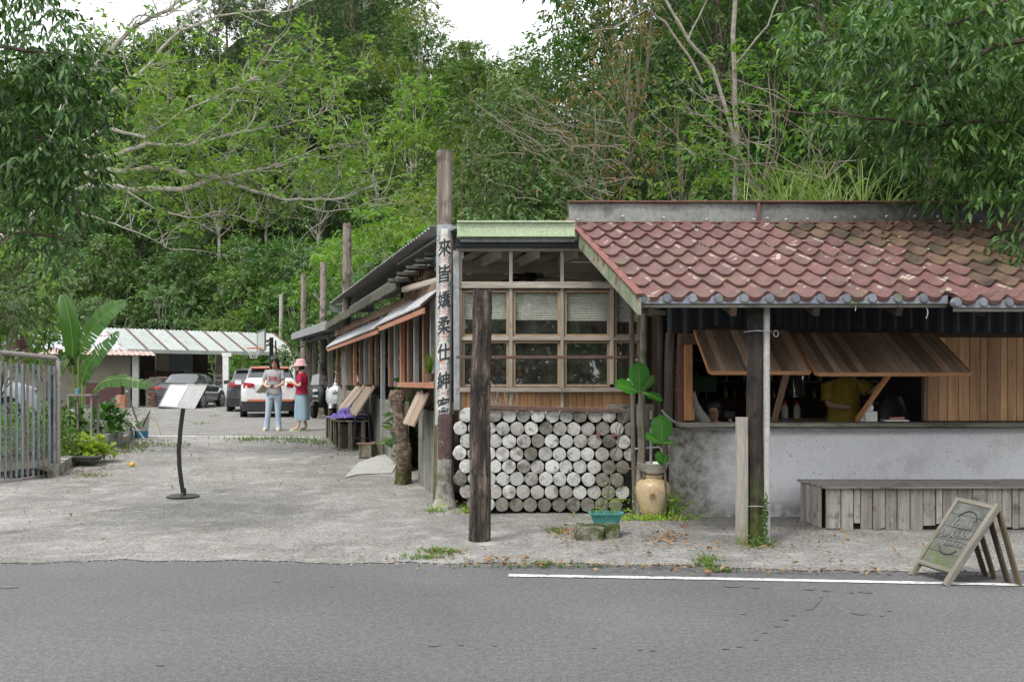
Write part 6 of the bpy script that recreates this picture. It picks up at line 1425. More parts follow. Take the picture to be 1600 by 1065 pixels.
        for s_ in (-1, 1): beam('roof_rail', (s_ * .53, .8, 1.615), (s_ * .53, 2.3, 1.6), .03, .03, M_TRIM, t)
    else:
        m = MB(); m.slab([(-.62, .02, .62), (.62, .02, .62), (.55, .02, .78), (-.55, .02, .78)], (0, -.012, 0)); m.build('boot_recess', M_TRIM, t)
        m = MB(); m.box((0, -.04, .33), (1.2, .02, .02)); m.build('chrome_strip', M_RIM, t)
    return t
def place(t, x, y, rz):
    t.location = (x, y, g(y)); t.rotation_euler = (0, 0, rz); return t
M_ORANGE = plain('burnt_orange', (.36, .09, .03), .4)
place(make_car('parked_car', 'dark grey sedan seen from behind, parked before the long shed', paint('graphite_paint', (.02, .023, .028)), 'sedan'), -13.75, 40.5, R(0))
place(make_car('parked_car', 'white SUV with orange bumper strip and roof spoiler behind the two women', paint('white_paint_car', (.72, .72, .72)), 'suv', accent=M_ORANGE), -7.42, 30.6, R(15))
place(make_car('parked_car', 'dark hatchback mostly hidden on the far side of the white SUV', paint('dark_blue_paint', (.04, .047, .055)), 'suv', accent=M_TRIM), -9.45, 36.2, R(14))
place(make_car('parked_car', 'white car half hidden behind the steel gate bars and garden plants', paint('silver_paint', (.6, .63, .68)), 'sedan'), -13.6, 27.6, R(150))
place(make_car('parked_car', 'black car glimpsed between the posts of the side wall', paint('black_paint', (.025, .027, .03)), 'suv', accent=M_TRIM), -5.0, 33.5, R(200))
# ------------------------------------------------------------------ scooters
def scooter(lab, body, x, y, rz):
    t = thing('scooter', lab, 'scooter', (0, 0, 0), 'scooters parked by the pole')
    def wheel(yc):
        m = MB(); n = 20; rs = [[(xx, yc + rr * math.cos(6.2832 * k / n), .24 + rr * math.sin(6.2832 * k / n)) for k in range(n)] for xx, rr in ((-.05, .2), (-.04, .24), (.04, .24), (.05, .2))]
        m.add([p for r in rs for p in r], [(i * n + k, i * n + (k + 1) % n, (i + 1) * n + (k + 1) % n, (i + 1) * n + k) for i in range(3) for k in range(n)] + [tuple(range(n)), tuple(3 * n + k for k in range(n))]); return m.build('wheel', M_TYRE, t, smooth=40)
    wheel(.25); wheel(1.5)
    m = MB(); m.rings([((0, .3, .38), .12, .28), ((0, .35, .6), .2, .42), ((0, .42, .74), .16, .4)], 18, p=3); m.build('rear_body', body, t, smooth=50)
    m = MB(); m.rings([((0, 1.25, .35), .15, .12), ((0, 1.3, .6), .24, .13), ((0, 1.24, .85), .26, .1), ((0, 1.18, 1.0), .16, .08)], 18, p=3); m.build('front_shield', body, t, smooth=50)
    m = MB(); m.rings([((0, 1.5, .38), .09, .26), ((0, 1.48, .5), .08, .2), ((0, 1.44, .52), .04, .1)], 16, p=2.5); m.build('front_mudguard', body, t, smooth=50)
    m = MB(); m.box((0, .85, .34), (.3, .5, .07)); m.build('floorboard', M_TRIM, t)
    m = MB(); m.rings([((0, .45, .75), .15, .42), ((0, .45, .83), .13, .4)], 18, p=3); m.build('seat', M_TRIM, t, smooth=40)
    m = MB(); m.tube([(-.33, 1.08, 1.02), (-.12, 1.16, 1.0), (.12, 1.16, 1.0), (.33, 1.08, 1.02)], .018, 8); m.build('handlebar', M_TRIM, t, smooth=True)
    m = MB(); m.rings([((0, 1.42, .8), .09, .03), ((0, 1.4, .88), .07, .04)], 12); m.build('headlight', M_LENS, t, smooth=True)
    for s_ in (-1, 1):
        m = MB(); m.tube([(s_ * .22, 1.12, 1.02), (s_ * .3, 1.1, 1.2)], .007, 5); m.rings([((s_ * .31, 1.1, 1.19), .05, .015), ((s_ * .31, 1.1, 1.26), .055, .015)], 10); m.build('mirror', M_TRIM, t)
    m = MB(); m.thick(6, 6, lambda u, v: (-.2 + .4 * u, 1.3 - .14 * v - .1 * abs(u - .5), 1.0 + .34 * v * (1 - .3 * abs(u - .5))), (0, .005, 0)); m.build('windshield', glass('scooter_screen', (.75, .78, .8), .6, .75) if 'scooter_screen' not in MATS else MATS['scooter_screen'], t, smooth=True)
    m = MB(); m.box((0, 1.405, .6), (.17, .012, .17)); m.build('number_plate', M_PLATE, t)
    place(t, x, y, rz); return t
scooter('black scooter beside the pole, nearer the woman in the pink hat', M_TRIM, P(516, 0, 31.5).x, 31.5, R(172))
scooter('silver and black scooter with a white plate behind the folded table boards', plain('silver_fairing', (.4, .42, .43), .3, .4), P(540, 0, 29).x, 29.0, R(176))
c = P(548, 594, 28.6); mb = MB(); mb.rings([((c.x, c.y, c.z - .12), .2, .15), ((c.x, c.y, c.z), .17, .13), ((c.x, c.y, c.z + .1), .03, .03)], 10); lit('seat_cover_bag', mb, plain('lavender_bag', (.36, .36, .45), .6), c, 'pale lavender rain cover bundled on the silver scooter', 'rain cover')
# ------------------------------------------------------------------ basketball hoop
d = 37.5; bp = thing('basketball_hoop', 'basketball hoop with clear backboard on a black pole behind the white SUV', 'basketball hoop', Vector((P(424, 0, d).x, d, .4)))
mb = MB(); mb.tube([(P(424, 0, d).x, d, .4), P(424, 527, d)], .075, 10); mb.build('pole', M_BLACK, bp, smooth=True)
mb = MB(); mb.tube([(P(430.5, 0, d).x, d + .5, .4), P(430.5, 532, d + .5)], .03, 8); mb.build('brace_pole', M_BLACK, bp, smooth=True)
a, b_, c_, e_ = P(402, 519, d + .4), P(413.5, 515, d - .5), P(413.5, 546, d - .5), P(402, 548, d + .4)
mb = MB(); mb.slab([a, b_, c_, e_], (.05, .02, 0)); bo = mb.build('backboard', plain('cloudy_acrylic', (.42, .48, .44), .3), bp)
for q in ((a, b_), (b_, c_), (c_, e_), (e_, a)): beam('board_frame', q[0] + Vector((.02, 0, 0)), q[1] + Vector((.02, 0, 0)), .06, .06, plain('board_rim', (.12, .13, .13), .5) if 'board_rim' not in MATS else MATS['board_rim'], bo)
for z_ in (534, 541): mb = MB(); mb.tube([P(413, z_, d), P(424, z_ - 4, d)], .03, 6); mb.build('arm', M_BLACK, bp)
rc = P(396.5, 543.5, d); n = 22; mb = MB(); mb.tube([rc + Vector((.24 * math.cos(6.2832 * k / n), .24 * math.sin(6.2832 * k / n), 0)) for k in range(n + 1)], .016, 6); mb.box(rc + Vector((.3, 0, -.02)), (.14, .2, .08)); mb.build('rim', plain('rim_orange', (.6, .12, .03), .4), bp)
mb = MB()
for k in range(12):
    for s_ in (1, -1):
        pts = []
        for j in range(5): a_ = 6.2832 * (k + s_ * j * .5) / 12; r_ = .24 - .032 * j; pts.append(rc + Vector((r_ * math.cos(a_), r_ * math.sin(a_), -.1 * j)))
        mb.tube(pts, .007, 3, False)
mb.build('net', M_WHITE, bp)
# ------------------------------------------------------------------ long shed with ribbed roof
E0 = Vector((-16.4, 42.5, 2.81)); E1 = Vector((-10.2, 47.9, 2.82)); ud = (E1 - E0).normalized(); bd = Vector((-.66, .75, 0)).normalized()
EL_ = E0 - ud * 4.9
shd = thing('long_shed', 'long open-fronted shed with pale ribbed metal roof at the far end of the yard', 'shed', (E0.x, E0.y, .4))
M_SROOF = surf('pale_ribbed_roof', [(.27, .3, .28), (.38, .41, .39)], 3, rough=.55, bump=.1, objvar=.08, blotch=[((.33, .3, .27), 1.5, .6, .75)])
M_SROOF2 = surf('flaking_white_roof', [(.38, .42, .45), (.48, .52, .55)], 3, rough=.6, bump=.1, objvar=0, blotch=[((.22, .1, .08), 3, .54, .6)])
SD = bd * 2.7 + Vector((0, 0, 1.08))
nsh = 9; LT = (E1 - E0).length
for i in range(nsh):
    a = E0 + ud * LT * i / nsh; b_ = E0 + ud * (LT * (i + 1) / nsh)
    corr('roof_sheet', a, b_ - ud * .02, a + SD, b_ - ud * .02 + SD, 5, .035, M_SROOF, shd, 1, .01, sharp=True)
    beam('rusty_seam', b_ + Vector((0, 0, .045)), b_ + SD + Vector((0, 0, .045)), .05, .03, M_RUST, shd)
mb = MB(); mb.box((E0 + E1) / 2 + Vector((0, 0, -.0)), (LT, .03, .16), Matrix((ud, bd, Vector((0, 0, 1)))).transposed()); mb.build('eave_trim', M_SROOF, shd)
for i in range(3):
    a = EL_ + ud * 4.9 * i / 3; b_ = EL_ + ud * 4.9 * (i + 1) / 3
    corr('roof_sheet', a, b_ - ud * .02, a + SD, b_ - ud * .02 + SD, 9, .03, M_SROOF2, shd, 1, .01, sharp=True)
corr('rusty_eave_sheet', EL_ - bd * .5 + Vector((0, 0, -.2)), E0 + ud * 1.0 - bd * .5 + Vector((0, 0, -.2)), EL_ + bd * .3 + Vector((0, 0, .1)), E0 + ud * 1.0 + bd * .3 + Vector((0, 0, .1)), 26, .03, surf('rusty_pale_sheet', [(.35, .2, .17), (.48, .42, .38)], 4, rough=.8, objvar=0), shd, 1, .01)
M_BEIGE = surf('beige_render', [(.3, .28, .22), (.38, .36, .29)], 1.5, rough=.9, bump=.2, objvar=.05, blotch=[((.2, .18, .14), .8, .55, .75)])
# E1 + back side gable slope
mb = MB(); mb.slab([E1 + Vector((0, 0, -.02)), E1 + SD, E1 + bd * 3.2 + Vector((0, 0, 0))], ud * .05); mb.build('gable_end', M_SROOF, shd)
def wq(s): return E0 + ud * s
def swall(s0, s1, b0_, z0, z1, mat, nm='wall', th=.15):
    a, b_ = wq(s0) + bd * b0_, wq(s1) + bd * b0_; mb = MB(); mb.slab([(a.x, a.y, z0), (b_.x, b_.y, z0), (b_.x, b_.y, z1), (a.x, a.y, z1)], bd * th); return mb.build(nm, mat, shd)
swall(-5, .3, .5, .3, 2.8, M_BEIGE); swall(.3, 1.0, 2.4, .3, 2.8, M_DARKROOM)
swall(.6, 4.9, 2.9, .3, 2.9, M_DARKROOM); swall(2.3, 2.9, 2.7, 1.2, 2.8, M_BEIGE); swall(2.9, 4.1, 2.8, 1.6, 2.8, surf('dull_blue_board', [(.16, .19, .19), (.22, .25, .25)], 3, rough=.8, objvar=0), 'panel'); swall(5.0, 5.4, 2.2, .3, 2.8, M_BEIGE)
for k in range(7): swall(1.6 + k * .27, 1.84 + k * .27, 2.3, .9, 2.0, surf('maroon_board', [(.06, .03, .028), (.11, .05, .045)], 3, rough=.7, objvar=.25) if 'maroon_board' not in MATS else MATS['maroon_board'], 'stored_board', .04)
# low brick wall
bw = thing('brick_wall', 'low wall of orange bricks and grey coping in front of the shed opening', 'brick wall', wq(1.0) - bd * .2)
M_BRICK = surf('orange_brick', [(.26, .1, .06), (.36, .16, .1)], 5, rough=.9, bump=.4, objvar=.25, blotch=[((.3, .29, .26), 5, .52, .6)])
mb = MB(); a, b_ = wq(.75) - bd * .2, wq(3.0) - bd * .2
mb.slab([(a.x, a.y, .3), (b_.x, b_.y, .3), (b_.x, b_.y, 1.3), (a.x, a.y, 1.3)], bd * .14); mb.build('mortar', M_GREYWALL, bw)
mb = MB(); mb.slab([(a.x, a.y, 1.3), (b_.x, b_.y, 1.3), (b_.x, b_.y, 1.62), (a.x, a.y, 1.62)], bd * .18); mb.build('coping', M_GREYWALL, bw)
for r_ in range(9):
    for k in range(9):
        if rnd.random() < .12: continue
        s0 = .77 + k * .25 + (.12 if r_ % 2 else 0)
        if s0 > 2.8: continue
        p0 = wq(s0) - bd * .225; p1 = wq(s0 + .235) - bd * .225; z_ = .42 + r_ * .1
        beam('brick', (p0.x, p0.y, z_), (p1.x, p1.y, z_), .05, .08, M_BRICK, bw)
for k in range(5):
    p0 = wq(.9 + k * .36) - bd * .12; beam('stored_timber', (p0.x, p0.y, 1.66 + .02 * (k % 2)), (p0.x + .3, p0.y + .25, 1.66 + .02 * (k % 2)), .12, .07, M_BOARD, None, label='%s short pale timber offcut from the left on the brick wall coping' % ['first', 'second', 'third', 'fourth', 'last'][k], category='timber', group='timber offcuts on the brick wall')
for px, d_, lab in ((212, 43.0, 'white shed post by the brick wall'), (353, 45.2, 'white shed post by the slatted fence'), (457, 47.5, 'white post at the right end of the shed')):
    p_ = P(px, 0, d_); mb = MB(); mb.box((p_.x, p_.y, 1.55), (.26, .14, 2.4)); mb.box((p_.x + .05, p_.y, 2.72), (.42, .16, .16)); mb.build('post', M_WHITE, shd)
# maroon cabinet, red box, slatted fence
c = P(164, 0, 40.5); mb = MB(); mb.box((c.x, c.y, .95), (1.45, .3, 1.0)); lit('maroon_cabinet', mb, MATS['maroon_board'], (c.x, c.y, .45), 'dark maroon panel cabinet against the beige shed wall', 'cabinet', False)
c = P(190, 0, 40); mb = MB(); mb.box((c.x, c.y, .72), (.36, .3, .5)); lit('orange_box', mb, M_BRICK, (c.x, c.y, .45), 'small orange-red box right of the maroon cabinet', 'box', False)
fn_ = thing('slat_fence', 'low pale fence of horizontal rails between the dark sedan and the white SUV', 'fence', P(335, 640, 46))
for k in range(6): a = P(335, 0, 46); b_ = P(400, 0, 48); z_ = .62 + k * .235; beam('rail', (a.x, a.y, z_), (b_.x, b_.y, z_), .05, .1, M_PIPE, fn_)
for k in range(4): a = P(335 + 20 * k, 0, 46.1 + .6 * k); beam('fence_post', (a.x, a.y, .4), (a.x, a.y, 1.9), .08, .08, M_PIPE, fn_)
# slatted white shutter wall & leaning plank behind the pink hat
sl = thing('slatted_hut', 'small hut wall of white horizontal slats behind the woman in the pink hat', 'hut', (P(486, 0, 40).x, 40, .4))
for k in range(20): z_ = .75 + k * .1; beam('slat', (P(481, 0, 40).x, 40, z_), (P(500, 0, 40).x, 40, z_), .04, .085, M_PIPE, sl)
for px in (480, 501): beam('hut_post', (P(px, 0, 40).x, 40.06, .4), (P(px, 0, 40).x, 40.06, 3.0), .1, .1, M_POLEDK, sl)
beam('hut_lintel', (P(476, 0, 40).x, 40.0, 3.0), (P(506, 0, 40).x, 40.0, 3.0), .4, .12, M_DARKWOOD, sl)
mb = MB(); mb.slab([G(478, 643), G(489, 643), P(500, 598, 36), P(496, 590, 36)], (0, .05, 0)); lit('leaning_sheet', mb, surf('grey_corrugated_lean', [(.28, .28, .27), (.36, .36, .35)], 5, rough=.7, objvar=0), G(483, 643), 'grey sheet leaning against the pole behind the women', 'sheet', False)
c = P(494, 0, 37); mb = MB(); mb.rings([((c.x, c.y, .4), .25, .2), ((c.x, c.y, .9), .28, .22), ((c.x, c.y, 1.15), .12, .1)], 14); lit('orange_bag', mb, plain('orange_sack', (.5, .17, .03), .7), (c.x, c.y, .4), 'orange sack on the grass beside the leaning sheet', 'sack')
# lean-to shelter
ls = thing('lean_to_shelter', 'open lean-to shelter with flat grey roof on dark posts beyond the long wall', 'shelter', (-6.5, 30, .4))
q0, q1 = Vector((-4.5, 24.2, 2.86)), Vector((-8.0, 36.2, 3.12)); dr = Vector((1, .0, 0))
corr('roof_sheet', q0 + dr * .0 + Vector((0, 0, .1)), q1 + Vector((0, 0, .1)), q0 + dr * 4.5 + Vector((0, 0, .5)), q1 + dr * 5 + Vector((0, 0, .5)), 30, .03, M_GALV, ls)
beam('fascia', q0, q1, .06, .2, M_GALV, ls); beam('fascia', q0 + Vector((.5, 0, -.15)), q1 + Vector((.5, 0, -.15)), .08, .12, M_DARKMETAL, ls)
beam('fascia', q1, q1 + dr * 5 + Vector((0, 0, .3)), .06, .18, M_GALV, ls)
for f, dx_ in ((.97, .6), (.97, 1.4), (.75, .55), (.3, .5), (.6, 4.2)):
    p_ = q0.lerp(q1, f) + dr * dx_; beam('shelter_post', (p_.x, p_.y, .38), (p_.x, p_.y, 2.95), .15, .15, M_POLEDK, ls)
for f in (.1, .5, .9): p_ = q0.lerp(q1, f); beam('cross_beam', p_ + Vector((.05, 0, -.05)), p_ + dr * 4.5 + Vector((0, 0, .25)), .08, .14, M_GALV, ls)

# ------------------------------------------------------------------ people
M_SKIN = surf('skin', [(.46, .29, .21), (.55, .36, .27)], 4, rough=.55, bump=0, objvar=0, grain=.05)
M_HAIR = plain('black_hair', (.018, .014, .012), .45)
def skinbody(t, joints, edges, root, mat, name='body', sub=2):
    me = bpy.data.meshes.new(name); names = list(joints); me.from_pydata([tuple(joints[n][0]) for n in names], [(names.index(a), names.index(b)) for a, b in edges], []); me.materials.append(mat)
    o_ = link(name, me, t, WL[t.name]); me.transform(Matrix.Translation(-WL[t.name]))
    sk = o_.modifiers.new('skin', 'SKIN'); sk.use_smooth_shade = True
    for i, n in enumerate(names):
        r = joints[n][1]; me.skin_vertices[0].data[i].radius = (r, r) if isinstance(r, float) else r; me.skin_vertices[0].data[i].use_root = (n == root)
    if sub: s_ = o_.modifiers.new('sub', 'SUBSURF'); s_.levels = sub; s_.render_levels = sub
    return o_
def head(t, c, yaw, pitch, hs=1.0, hat=False, hair=None, mat=None):
    """face features on top of the skull: local -Y is the face"""
    Rm = Matrix.Rotation(yaw, 3, 'Z') @ Matrix.Rotation(pitch, 3, 'X')
    T = lambda x, y, z: Vector(c) + Rm @ Vector((x * hs, y * hs, z * hs))
    m = MB()
    rs = [(-.115, .03, .03, -.035), (-.105, .045, .05, -.03), (-.07, .06, .072, -.02), (-.02, .07, .085, -.008), (.03, .074, .093, 0), (.075, .07, .088, .004), (.105, .052, .065, .006), (.12, .02, .025, .006)]
    n = 20; vs = []
    for (z, rx, ry, oy) in rs:
        for k in range(n):
            a = 6.2832 * k / n; x, y = rx * math.cos(a), ry * math.sin(a) + oy
            if y < oy - ry * .8 and -.06 < z < .05: y += .004
            vs.append(T(x, y, z))
    fs = [(i * n + k, i * n + (k + 1) % n, (i + 1) * n + (k + 1) % n, (i + 1) * n + k) for i in range(len(rs) - 1) for k in range(n)] + [tuple(range(n - 1, -1, -1)), tuple((len(rs) - 1) * n + k for k in range(n))]
    m.add(vs, fs); m.tube([T(0, -.088, .015), T(0, -.103, -.022), T(0, -.1, -.034)], [.006, .012, .009], 7)
    for s_ in (-1, 1): m.tube([T(s_ * .07, .005, .02), T(s_ * .078, .008, 0), T(s_ * .07, .0, -.025)], [.008, .012, .006], 6)
    h = m.build('head', mat or M_SKIN, t, smooth=70)
    dk = MB()
    for s_ in (-1, 1):
        dk.box(T(s_ * .03, -.088, .012), (.024 * hs, .006, .009 * hs), Rm); dk.box(T(s_ * .031, -.09, .036), (.032 * hs, .006, .005 * hs), Rm)
    dk.build('eyes', M_HAIR, h); lp = MB(); lp.box(T(0, -.094, -.06), (.038 * hs, .008, .01 * hs), Rm); lp.build('lips', plain('lips', (.38, .12, .11), .5) if 'lips' not in MATS else MATS['lips'], h)
    return T
def hand(t, w_, d, up, mat, s=1.0, curl=.5, thumb=1):
    d = Vector(d).normalized(); up = Vector(up); sd = d.cross(up).normalized(); up = sd.cross(d); w_ = Vector(w_); m = MB()
    m.tube([w_, w_ + d * .03 * s, w_ + d * .07 * s, w_ + d * .085 * s], [.022 * s, .03 * s, .036 * s, .03 * s], 10)
    for k, L in enumerate((.065, .075, .07, .055)):
        b = w_ + d * .08 * s + sd * (.02 * (k - 1.5)) * s; e = b + d * L * .5 * s - up * L * .25 * curl; f = e + d * L * .4 * s * (1 - curl * .5) - up * L * .5 * curl
        m.tube([b, e, f], [.0095 * s, .009 * s, .007 * s], 6)
    b = w_ + d * .03 * s + sd * .03 * thumb * s; m.tube([b, b + (d + sd * thumb * .8) * .03 * s, b + (d * 1.3 + sd * thumb * .5) * .045 * s - up * .01], [.012 * s, .011 * s, .008 * s], 6)
    return m
def torso_rings(c0, specs, n=24, p=2.4):
    m = MB(); m.rings([((c0[0] + s[3] if len(s) > 3 else c0[0], c0[1] + (s[4] if len(s) > 4 else 0), s[0]), s[1], s[2]) for s in specs], n, p=p); return m
# --- woman in grey T-shirt
b = G(428, 673); X, Y, Z = b.x, b.y, b.z
w1 = thing('person', 'woman with black bob in grey T-shirt and pale jeans looking down at a phone', 'person', (X, Y, Z))
J = {}
def j(n, x, y, z, r): J[n] = (Vector((X + x, Y + y, Z + z)), r)
j('pelvis', 0, .02, .86, .1); j('waist', 0, .02, 1.0, .085); j('chest', 0, .03, 1.2, .095); j('neck0', 0, .02, 1.34, .055); j('neck', .0, -.0, 1.42, .045)
for s_, n in ((-1, 'l'), (1, 'r')):
    j('hip' + n, s_ * .09, .02, .82, .085); j('knee' + n, s_ * (.12 if s_ < 0 else .09), .0, .46, .06); j('ank' + n, s_ * (.17 if s_ < 0 else .1), .02, .09, .04); j('toe' + n, s_ * (.18 if s_ < 0 else .12), -.1, .03, .035)
    j('sh' + n, s_ * .165, .03, 1.31, .05)
j('ell', -.25, .02, 1.06, .038); j('wrl', -.09, -.2, .98, .026); j('elr', .22, .0, 1.06, .038); j('wrr', .08, -.22, .97, .026)
E = [('pelvis', 'waist'), ('waist', 'chest'), ('chest', 'neck0'), ('neck0', 'neck')] + [(a, b_) for n in 'lr' for a, b_ in (('pelvis', 'hip' + n), ('hip' + n, 'knee' + n), ('knee' + n, 'ank' + n), ('ank' + n, 'toe' + n), ('neck0', 'sh' + n), ('sh' + n, 'el' + n), ('el' + n, 'wr' + n))]
skinbody(w1, J, E, 'pelvis', M_SKIN)
hc = Vector((X + .02, Y - .045, Z + 1.53)); T = head(w1, hc, .12, .35)
m = MB(); n = 22; vs = []
for (z, rx, ry, oy, cut) in ((.128, .03, .035, .01, 0), (.115, .06, .075, .01, 0), (.09, .08, .1, .012, 0), (.05, .088, .108, .016, .35), (.0, .092, .112, .022, .72), (-.06, .097, .112, .03, .8), (-.13, .1, .108, .035, .85), (-.17, .09, .1, .035, .9)):
    for k in range(n):
        a = -math.pi / 2 + cut + (2 * math.pi - 2 * cut) * k / (n - 1); vs.append(T(rx * math.cos(a) * (1 + .05 * math.sin(k * 5)), ry * math.sin(a) + oy, z + .006 * math.sin(k * 3)))
m.add(vs, [(i * n + k, i * n + k + 1, (i + 1) * n + k + 1, (i + 1) * n + k) for i in range(7) for k in range(n - 1)]); o_ = m.build('hair', M_HAIR, w1, smooth=80); sm = o_.modifiers.new('th', 'SOLIDIFY'); sm.thickness = .012
M_TEE = surf('grey_jersey', [(.3, .3, .32), (.36, .36, .38)], 4, rough=.9, bump=.5, bscale=14, objvar=0, grain=.08)
m = torso_rings((X, Y + .02), [(Z + .83, .172, .13), (Z + .9, .165, .125), (Z + 1.0, .15, .115), (Z + 1.12, .158, .12), (Z + 1.22, .17, .125), (Z + 1.3, .185, .1), (Z + 1.345, .15, .085), (Z + 1.375, .08, .065)])
for n_2 in 'lr':
    a = J['sh' + n_2][0]; b_ = J['el' + n_2][0]; m.tube([a.lerp(J['neck0'][0], .45) + Vector((0, 0, -.02)), a + Vector((0, 0, .005)), a.lerp(b_, .3), a.lerp(b_, .6)], [.05, .062, .06, .062], 12)
tee = m.build('t_shirt', M_TEE, w1, smooth=70)
text_mesh('SUPER', .062, lambda x, y: (X + .0 + x, Y - .1 - .003 + .9 * x * x, Z + 1.17 + y), plain('shirt_red', (.42, .04, .05), .7), 'shirt_print', tee, .004)
m = MB(); 
for dz in (.034, -.034): m.box((X, Y - .1, Z + 1.17 + dz), (.2, .012, .007))
m.build('shirt_print_border', MATS['shirt_red'], tee)
M_JEAN = surf('faded_denim', [(.22, .31, .4), (.34, .43, .52), (.42, .5, .58)], 3, (1, 1, .5), .85, .3, 80, objvar=0, grain=.12)
m = torso_rings((X, Y + .02), [(Z + .74, .15, .105), (Z + .82, .16, .11), (Z + .9, .145, .1)])
for s_, n_2 in ((-1, 'l'), (1, 'r')):
    h_, k_2, a_ = J['hip' + n_2][0], J['knee' + n_2][0], J['ank' + n_2][0]
    m.tube([h_ + Vector((0, 0, .05)), h_.lerp(k_2, .35), k_2 + Vector((0, -.005, 0)), k_2.lerp(a_, .5), a_ + Vector((0, 0, .0)), a_ + Vector((0, -.01, -.055))], [.093, .088, .064, .06, .066, .074], 16)
m.build('jeans', M_JEAN, w1, smooth=70)
for n_2 in 'lr':
    q = J['toe' + n_2][0]; m = MB(); m.rings([((q.x, q.y + .05, Z), .045, .12), ((q.x, q.y + .05, Z + .04), .048, .12), ((q.x, q.y + .07, Z + .075), .04, .09)], 16, p=2.5); m.build('shoe', plain('pale_shoe', (.5, .46, .4), .7) if 'pale_shoe' not in MATS else MATS['pale_shoe'], w1, smooth=50)
hand(w1, J['wrl'][0], (.75, -.5, .05), (0, .3, 1), M_SKIN, .95, .5, -1).build('hand', M_SKIN, w1, smooth=60)
hand(w1, J['wrr'][0], (-.75, -.45, -.02), (0, .3, 1), M_SKIN, .95, .6, 1).build('hand', M_SKIN, w1, smooth=60)
m = MB(); m.box((X + .02, Y - .27, Z + 1.0), (.07, .14, .01), Matrix.Rotation(.5, 3, 'X')); lit('mobile_phone', m, M_BLACK, (X + .02, Y - .27, Z + 1.0), 'dark mobile phone held by the woman in the grey T-shirt', 'phone', False)
m = MB(); m.slab([(X - .2, Y - .04, Z + 1.05), (X - .17, Y + .16, Z + 1.05), (X - .2, Y + .18, Z + .86), (X - .34, Y + .12, Z + .84), (X - .36, Y - .08, Z + .86)], (-.03, -.02, 0)); m.tube([(X - .21, Y - .02, Z + 1.04), (X - .17, Y - .06, Z + 1.25), (X - .13, Y + .0, Z + 1.345), (X - .16, Y + .1, Z + 1.28), (X - .2, Y + .14, Z + 1.04)], .009, 6)
lit('tote_bag', m, plain('cream_canvas', (.52, .48, .38), .9), (X - .25, Y, Z + .84), 'cream canvas tote bag hanging from the shoulder of the woman in grey', 'bag', False)
m = MB(); m.tube([(X - .12, Y - .1, Z + .87), (X - .115, Y - .115, Z + .78)], .012, 6); lit('key_tassel', m, plain('dark_red_leather', (.08, .03, .03), .6), (X - .12, Y - .1, Z + .87), 'dark tassel hanging at the waist of the woman in grey', 'tassel')
# --- woman in pink hat (profile, facing left)
b = G(471, 673); X, Y, Z = b.x, b.y, b.z; J = {}
w2 = thing('person', 'woman in pink bucket hat, crimson top and wide blue cropped trousers', 'person', (X, Y, Z))
j('pelvis', 0.02, .0, .8, .1); j('waist', .02, 0, .95, .085); j('chest', .01, 0, 1.14, .09); j('neck0', .0, 0, 1.27, .052); j('neck', -.03, 0, 1.35, .042)
for s_, n in ((-1, 'l'), (1, 'r')):
    yy = s_ * .09; j('hip' + n, .02, yy, .76, .085); j('knee' + n, .01, yy * 1.1, .43, .055); j('ank' + n, .03 if s_ < 0 else -.02 + .1, yy * 1.1, .08, .034); j('toe' + n, -.1 if s_ < 0 else -.03, yy * 1.2, .03, .03); j('sh' + n, .0, s_ * .15, 1.24, .045)
J['ankl'] = (Vector((X - .05, Y - .1, Z + .08)), .034); J['toel'] = (Vector((X - .18, Y - .12, Z + .03)), .03); J['ankr'] = (Vector((X + .09, Y + .1, Z + .08)), .034); J['toer'] = (Vector((X - .03, Y + .1, Z + .03)), .03)
j('ell', .02, -.22, 1.0, .036); j('wrl', -.17, -.15, 1.07, .025); j('elr', -.02, .19, 1.0, .036); j('wrr', -.2, .05, 1.08, .025)
skinbody(w2, J, E, 'pelvis', M_SKIN)
hc = Vector((X - .045, Y, Z + 1.45)); T = head(w2, hc, R(-80), .12, .95)
m = MB(); m.rings([((X - .02, Y, Z + 1.36), .085, .08), ((X - .015, Y, Z + 1.45), .092, .085), ((X - .01, Y, Z + 1.5), .09, .08)], 16); 
m.v = [(max(x, X - .055), y, z) for x, y, z in m.v]; m.build('hair', M_HAIR, w2, smooth=60)
M_HAT = surf('pink_patchwork', [(.5, .17, .25), (.62, .45, .42), (.55, .25, .32), (.6, .52, .48)], 22, rough=.9, bump=.2, objvar=0, grain=.1)
m = MB(); hx = X - .03; m.rings([((hx, Y, Z + 1.45), .17, .15), ((hx + .005, Y, Z + 1.462), .165, .147), ((hx + .01, Y, Z + 1.5), .115, .11), ((hx + .01, Y, Z + 1.56), .105, .1), ((hx + .01, Y, Z + 1.6), .085, .08), ((hx + .01, Y, Z + 1.612), .04, .04)], 22); hat = m.build('bucket_hat', M_HAT, w2, smooth=60)
M_TOP = surf('crimson_knit', [(.3, .012, .045), (.38, .02, .065)], 4, rough=.9, bump=.3, objvar=0, grain=.08)
m = torso_rings((X + .01, Y), [(Z + .83, .135, .172), (Z + .95, .115, .155), (Z + 1.05, .125, .155), (Z + 1.16, .13, .165), (Z + 1.24, .1, .165), (Z + 1.29, .07, .1), (Z + 1.31, .055, .065)])
for n_2 in 'lr':
    a = J['sh' + n_2][0]; b_ = J['el' + n_2][0]; m.tube([a.lerp(J['neck0'][0], .45) + Vector((0, 0, -.015)), a + Vector((0, 0, .005)), a.lerp(b_, .3), a.lerp(b_, .6)], [.045, .058, .058, .06], 12)
m.build('crimson_top', M_TOP, w2, smooth=70)
M_CUL = surf('blue_linen', [(.2, .3, .37), (.26, .37, .44), (.3, .42, .48)], 9, (1.5, 1.5, .25), .95, .6, 40, objvar=0, grain=.1)
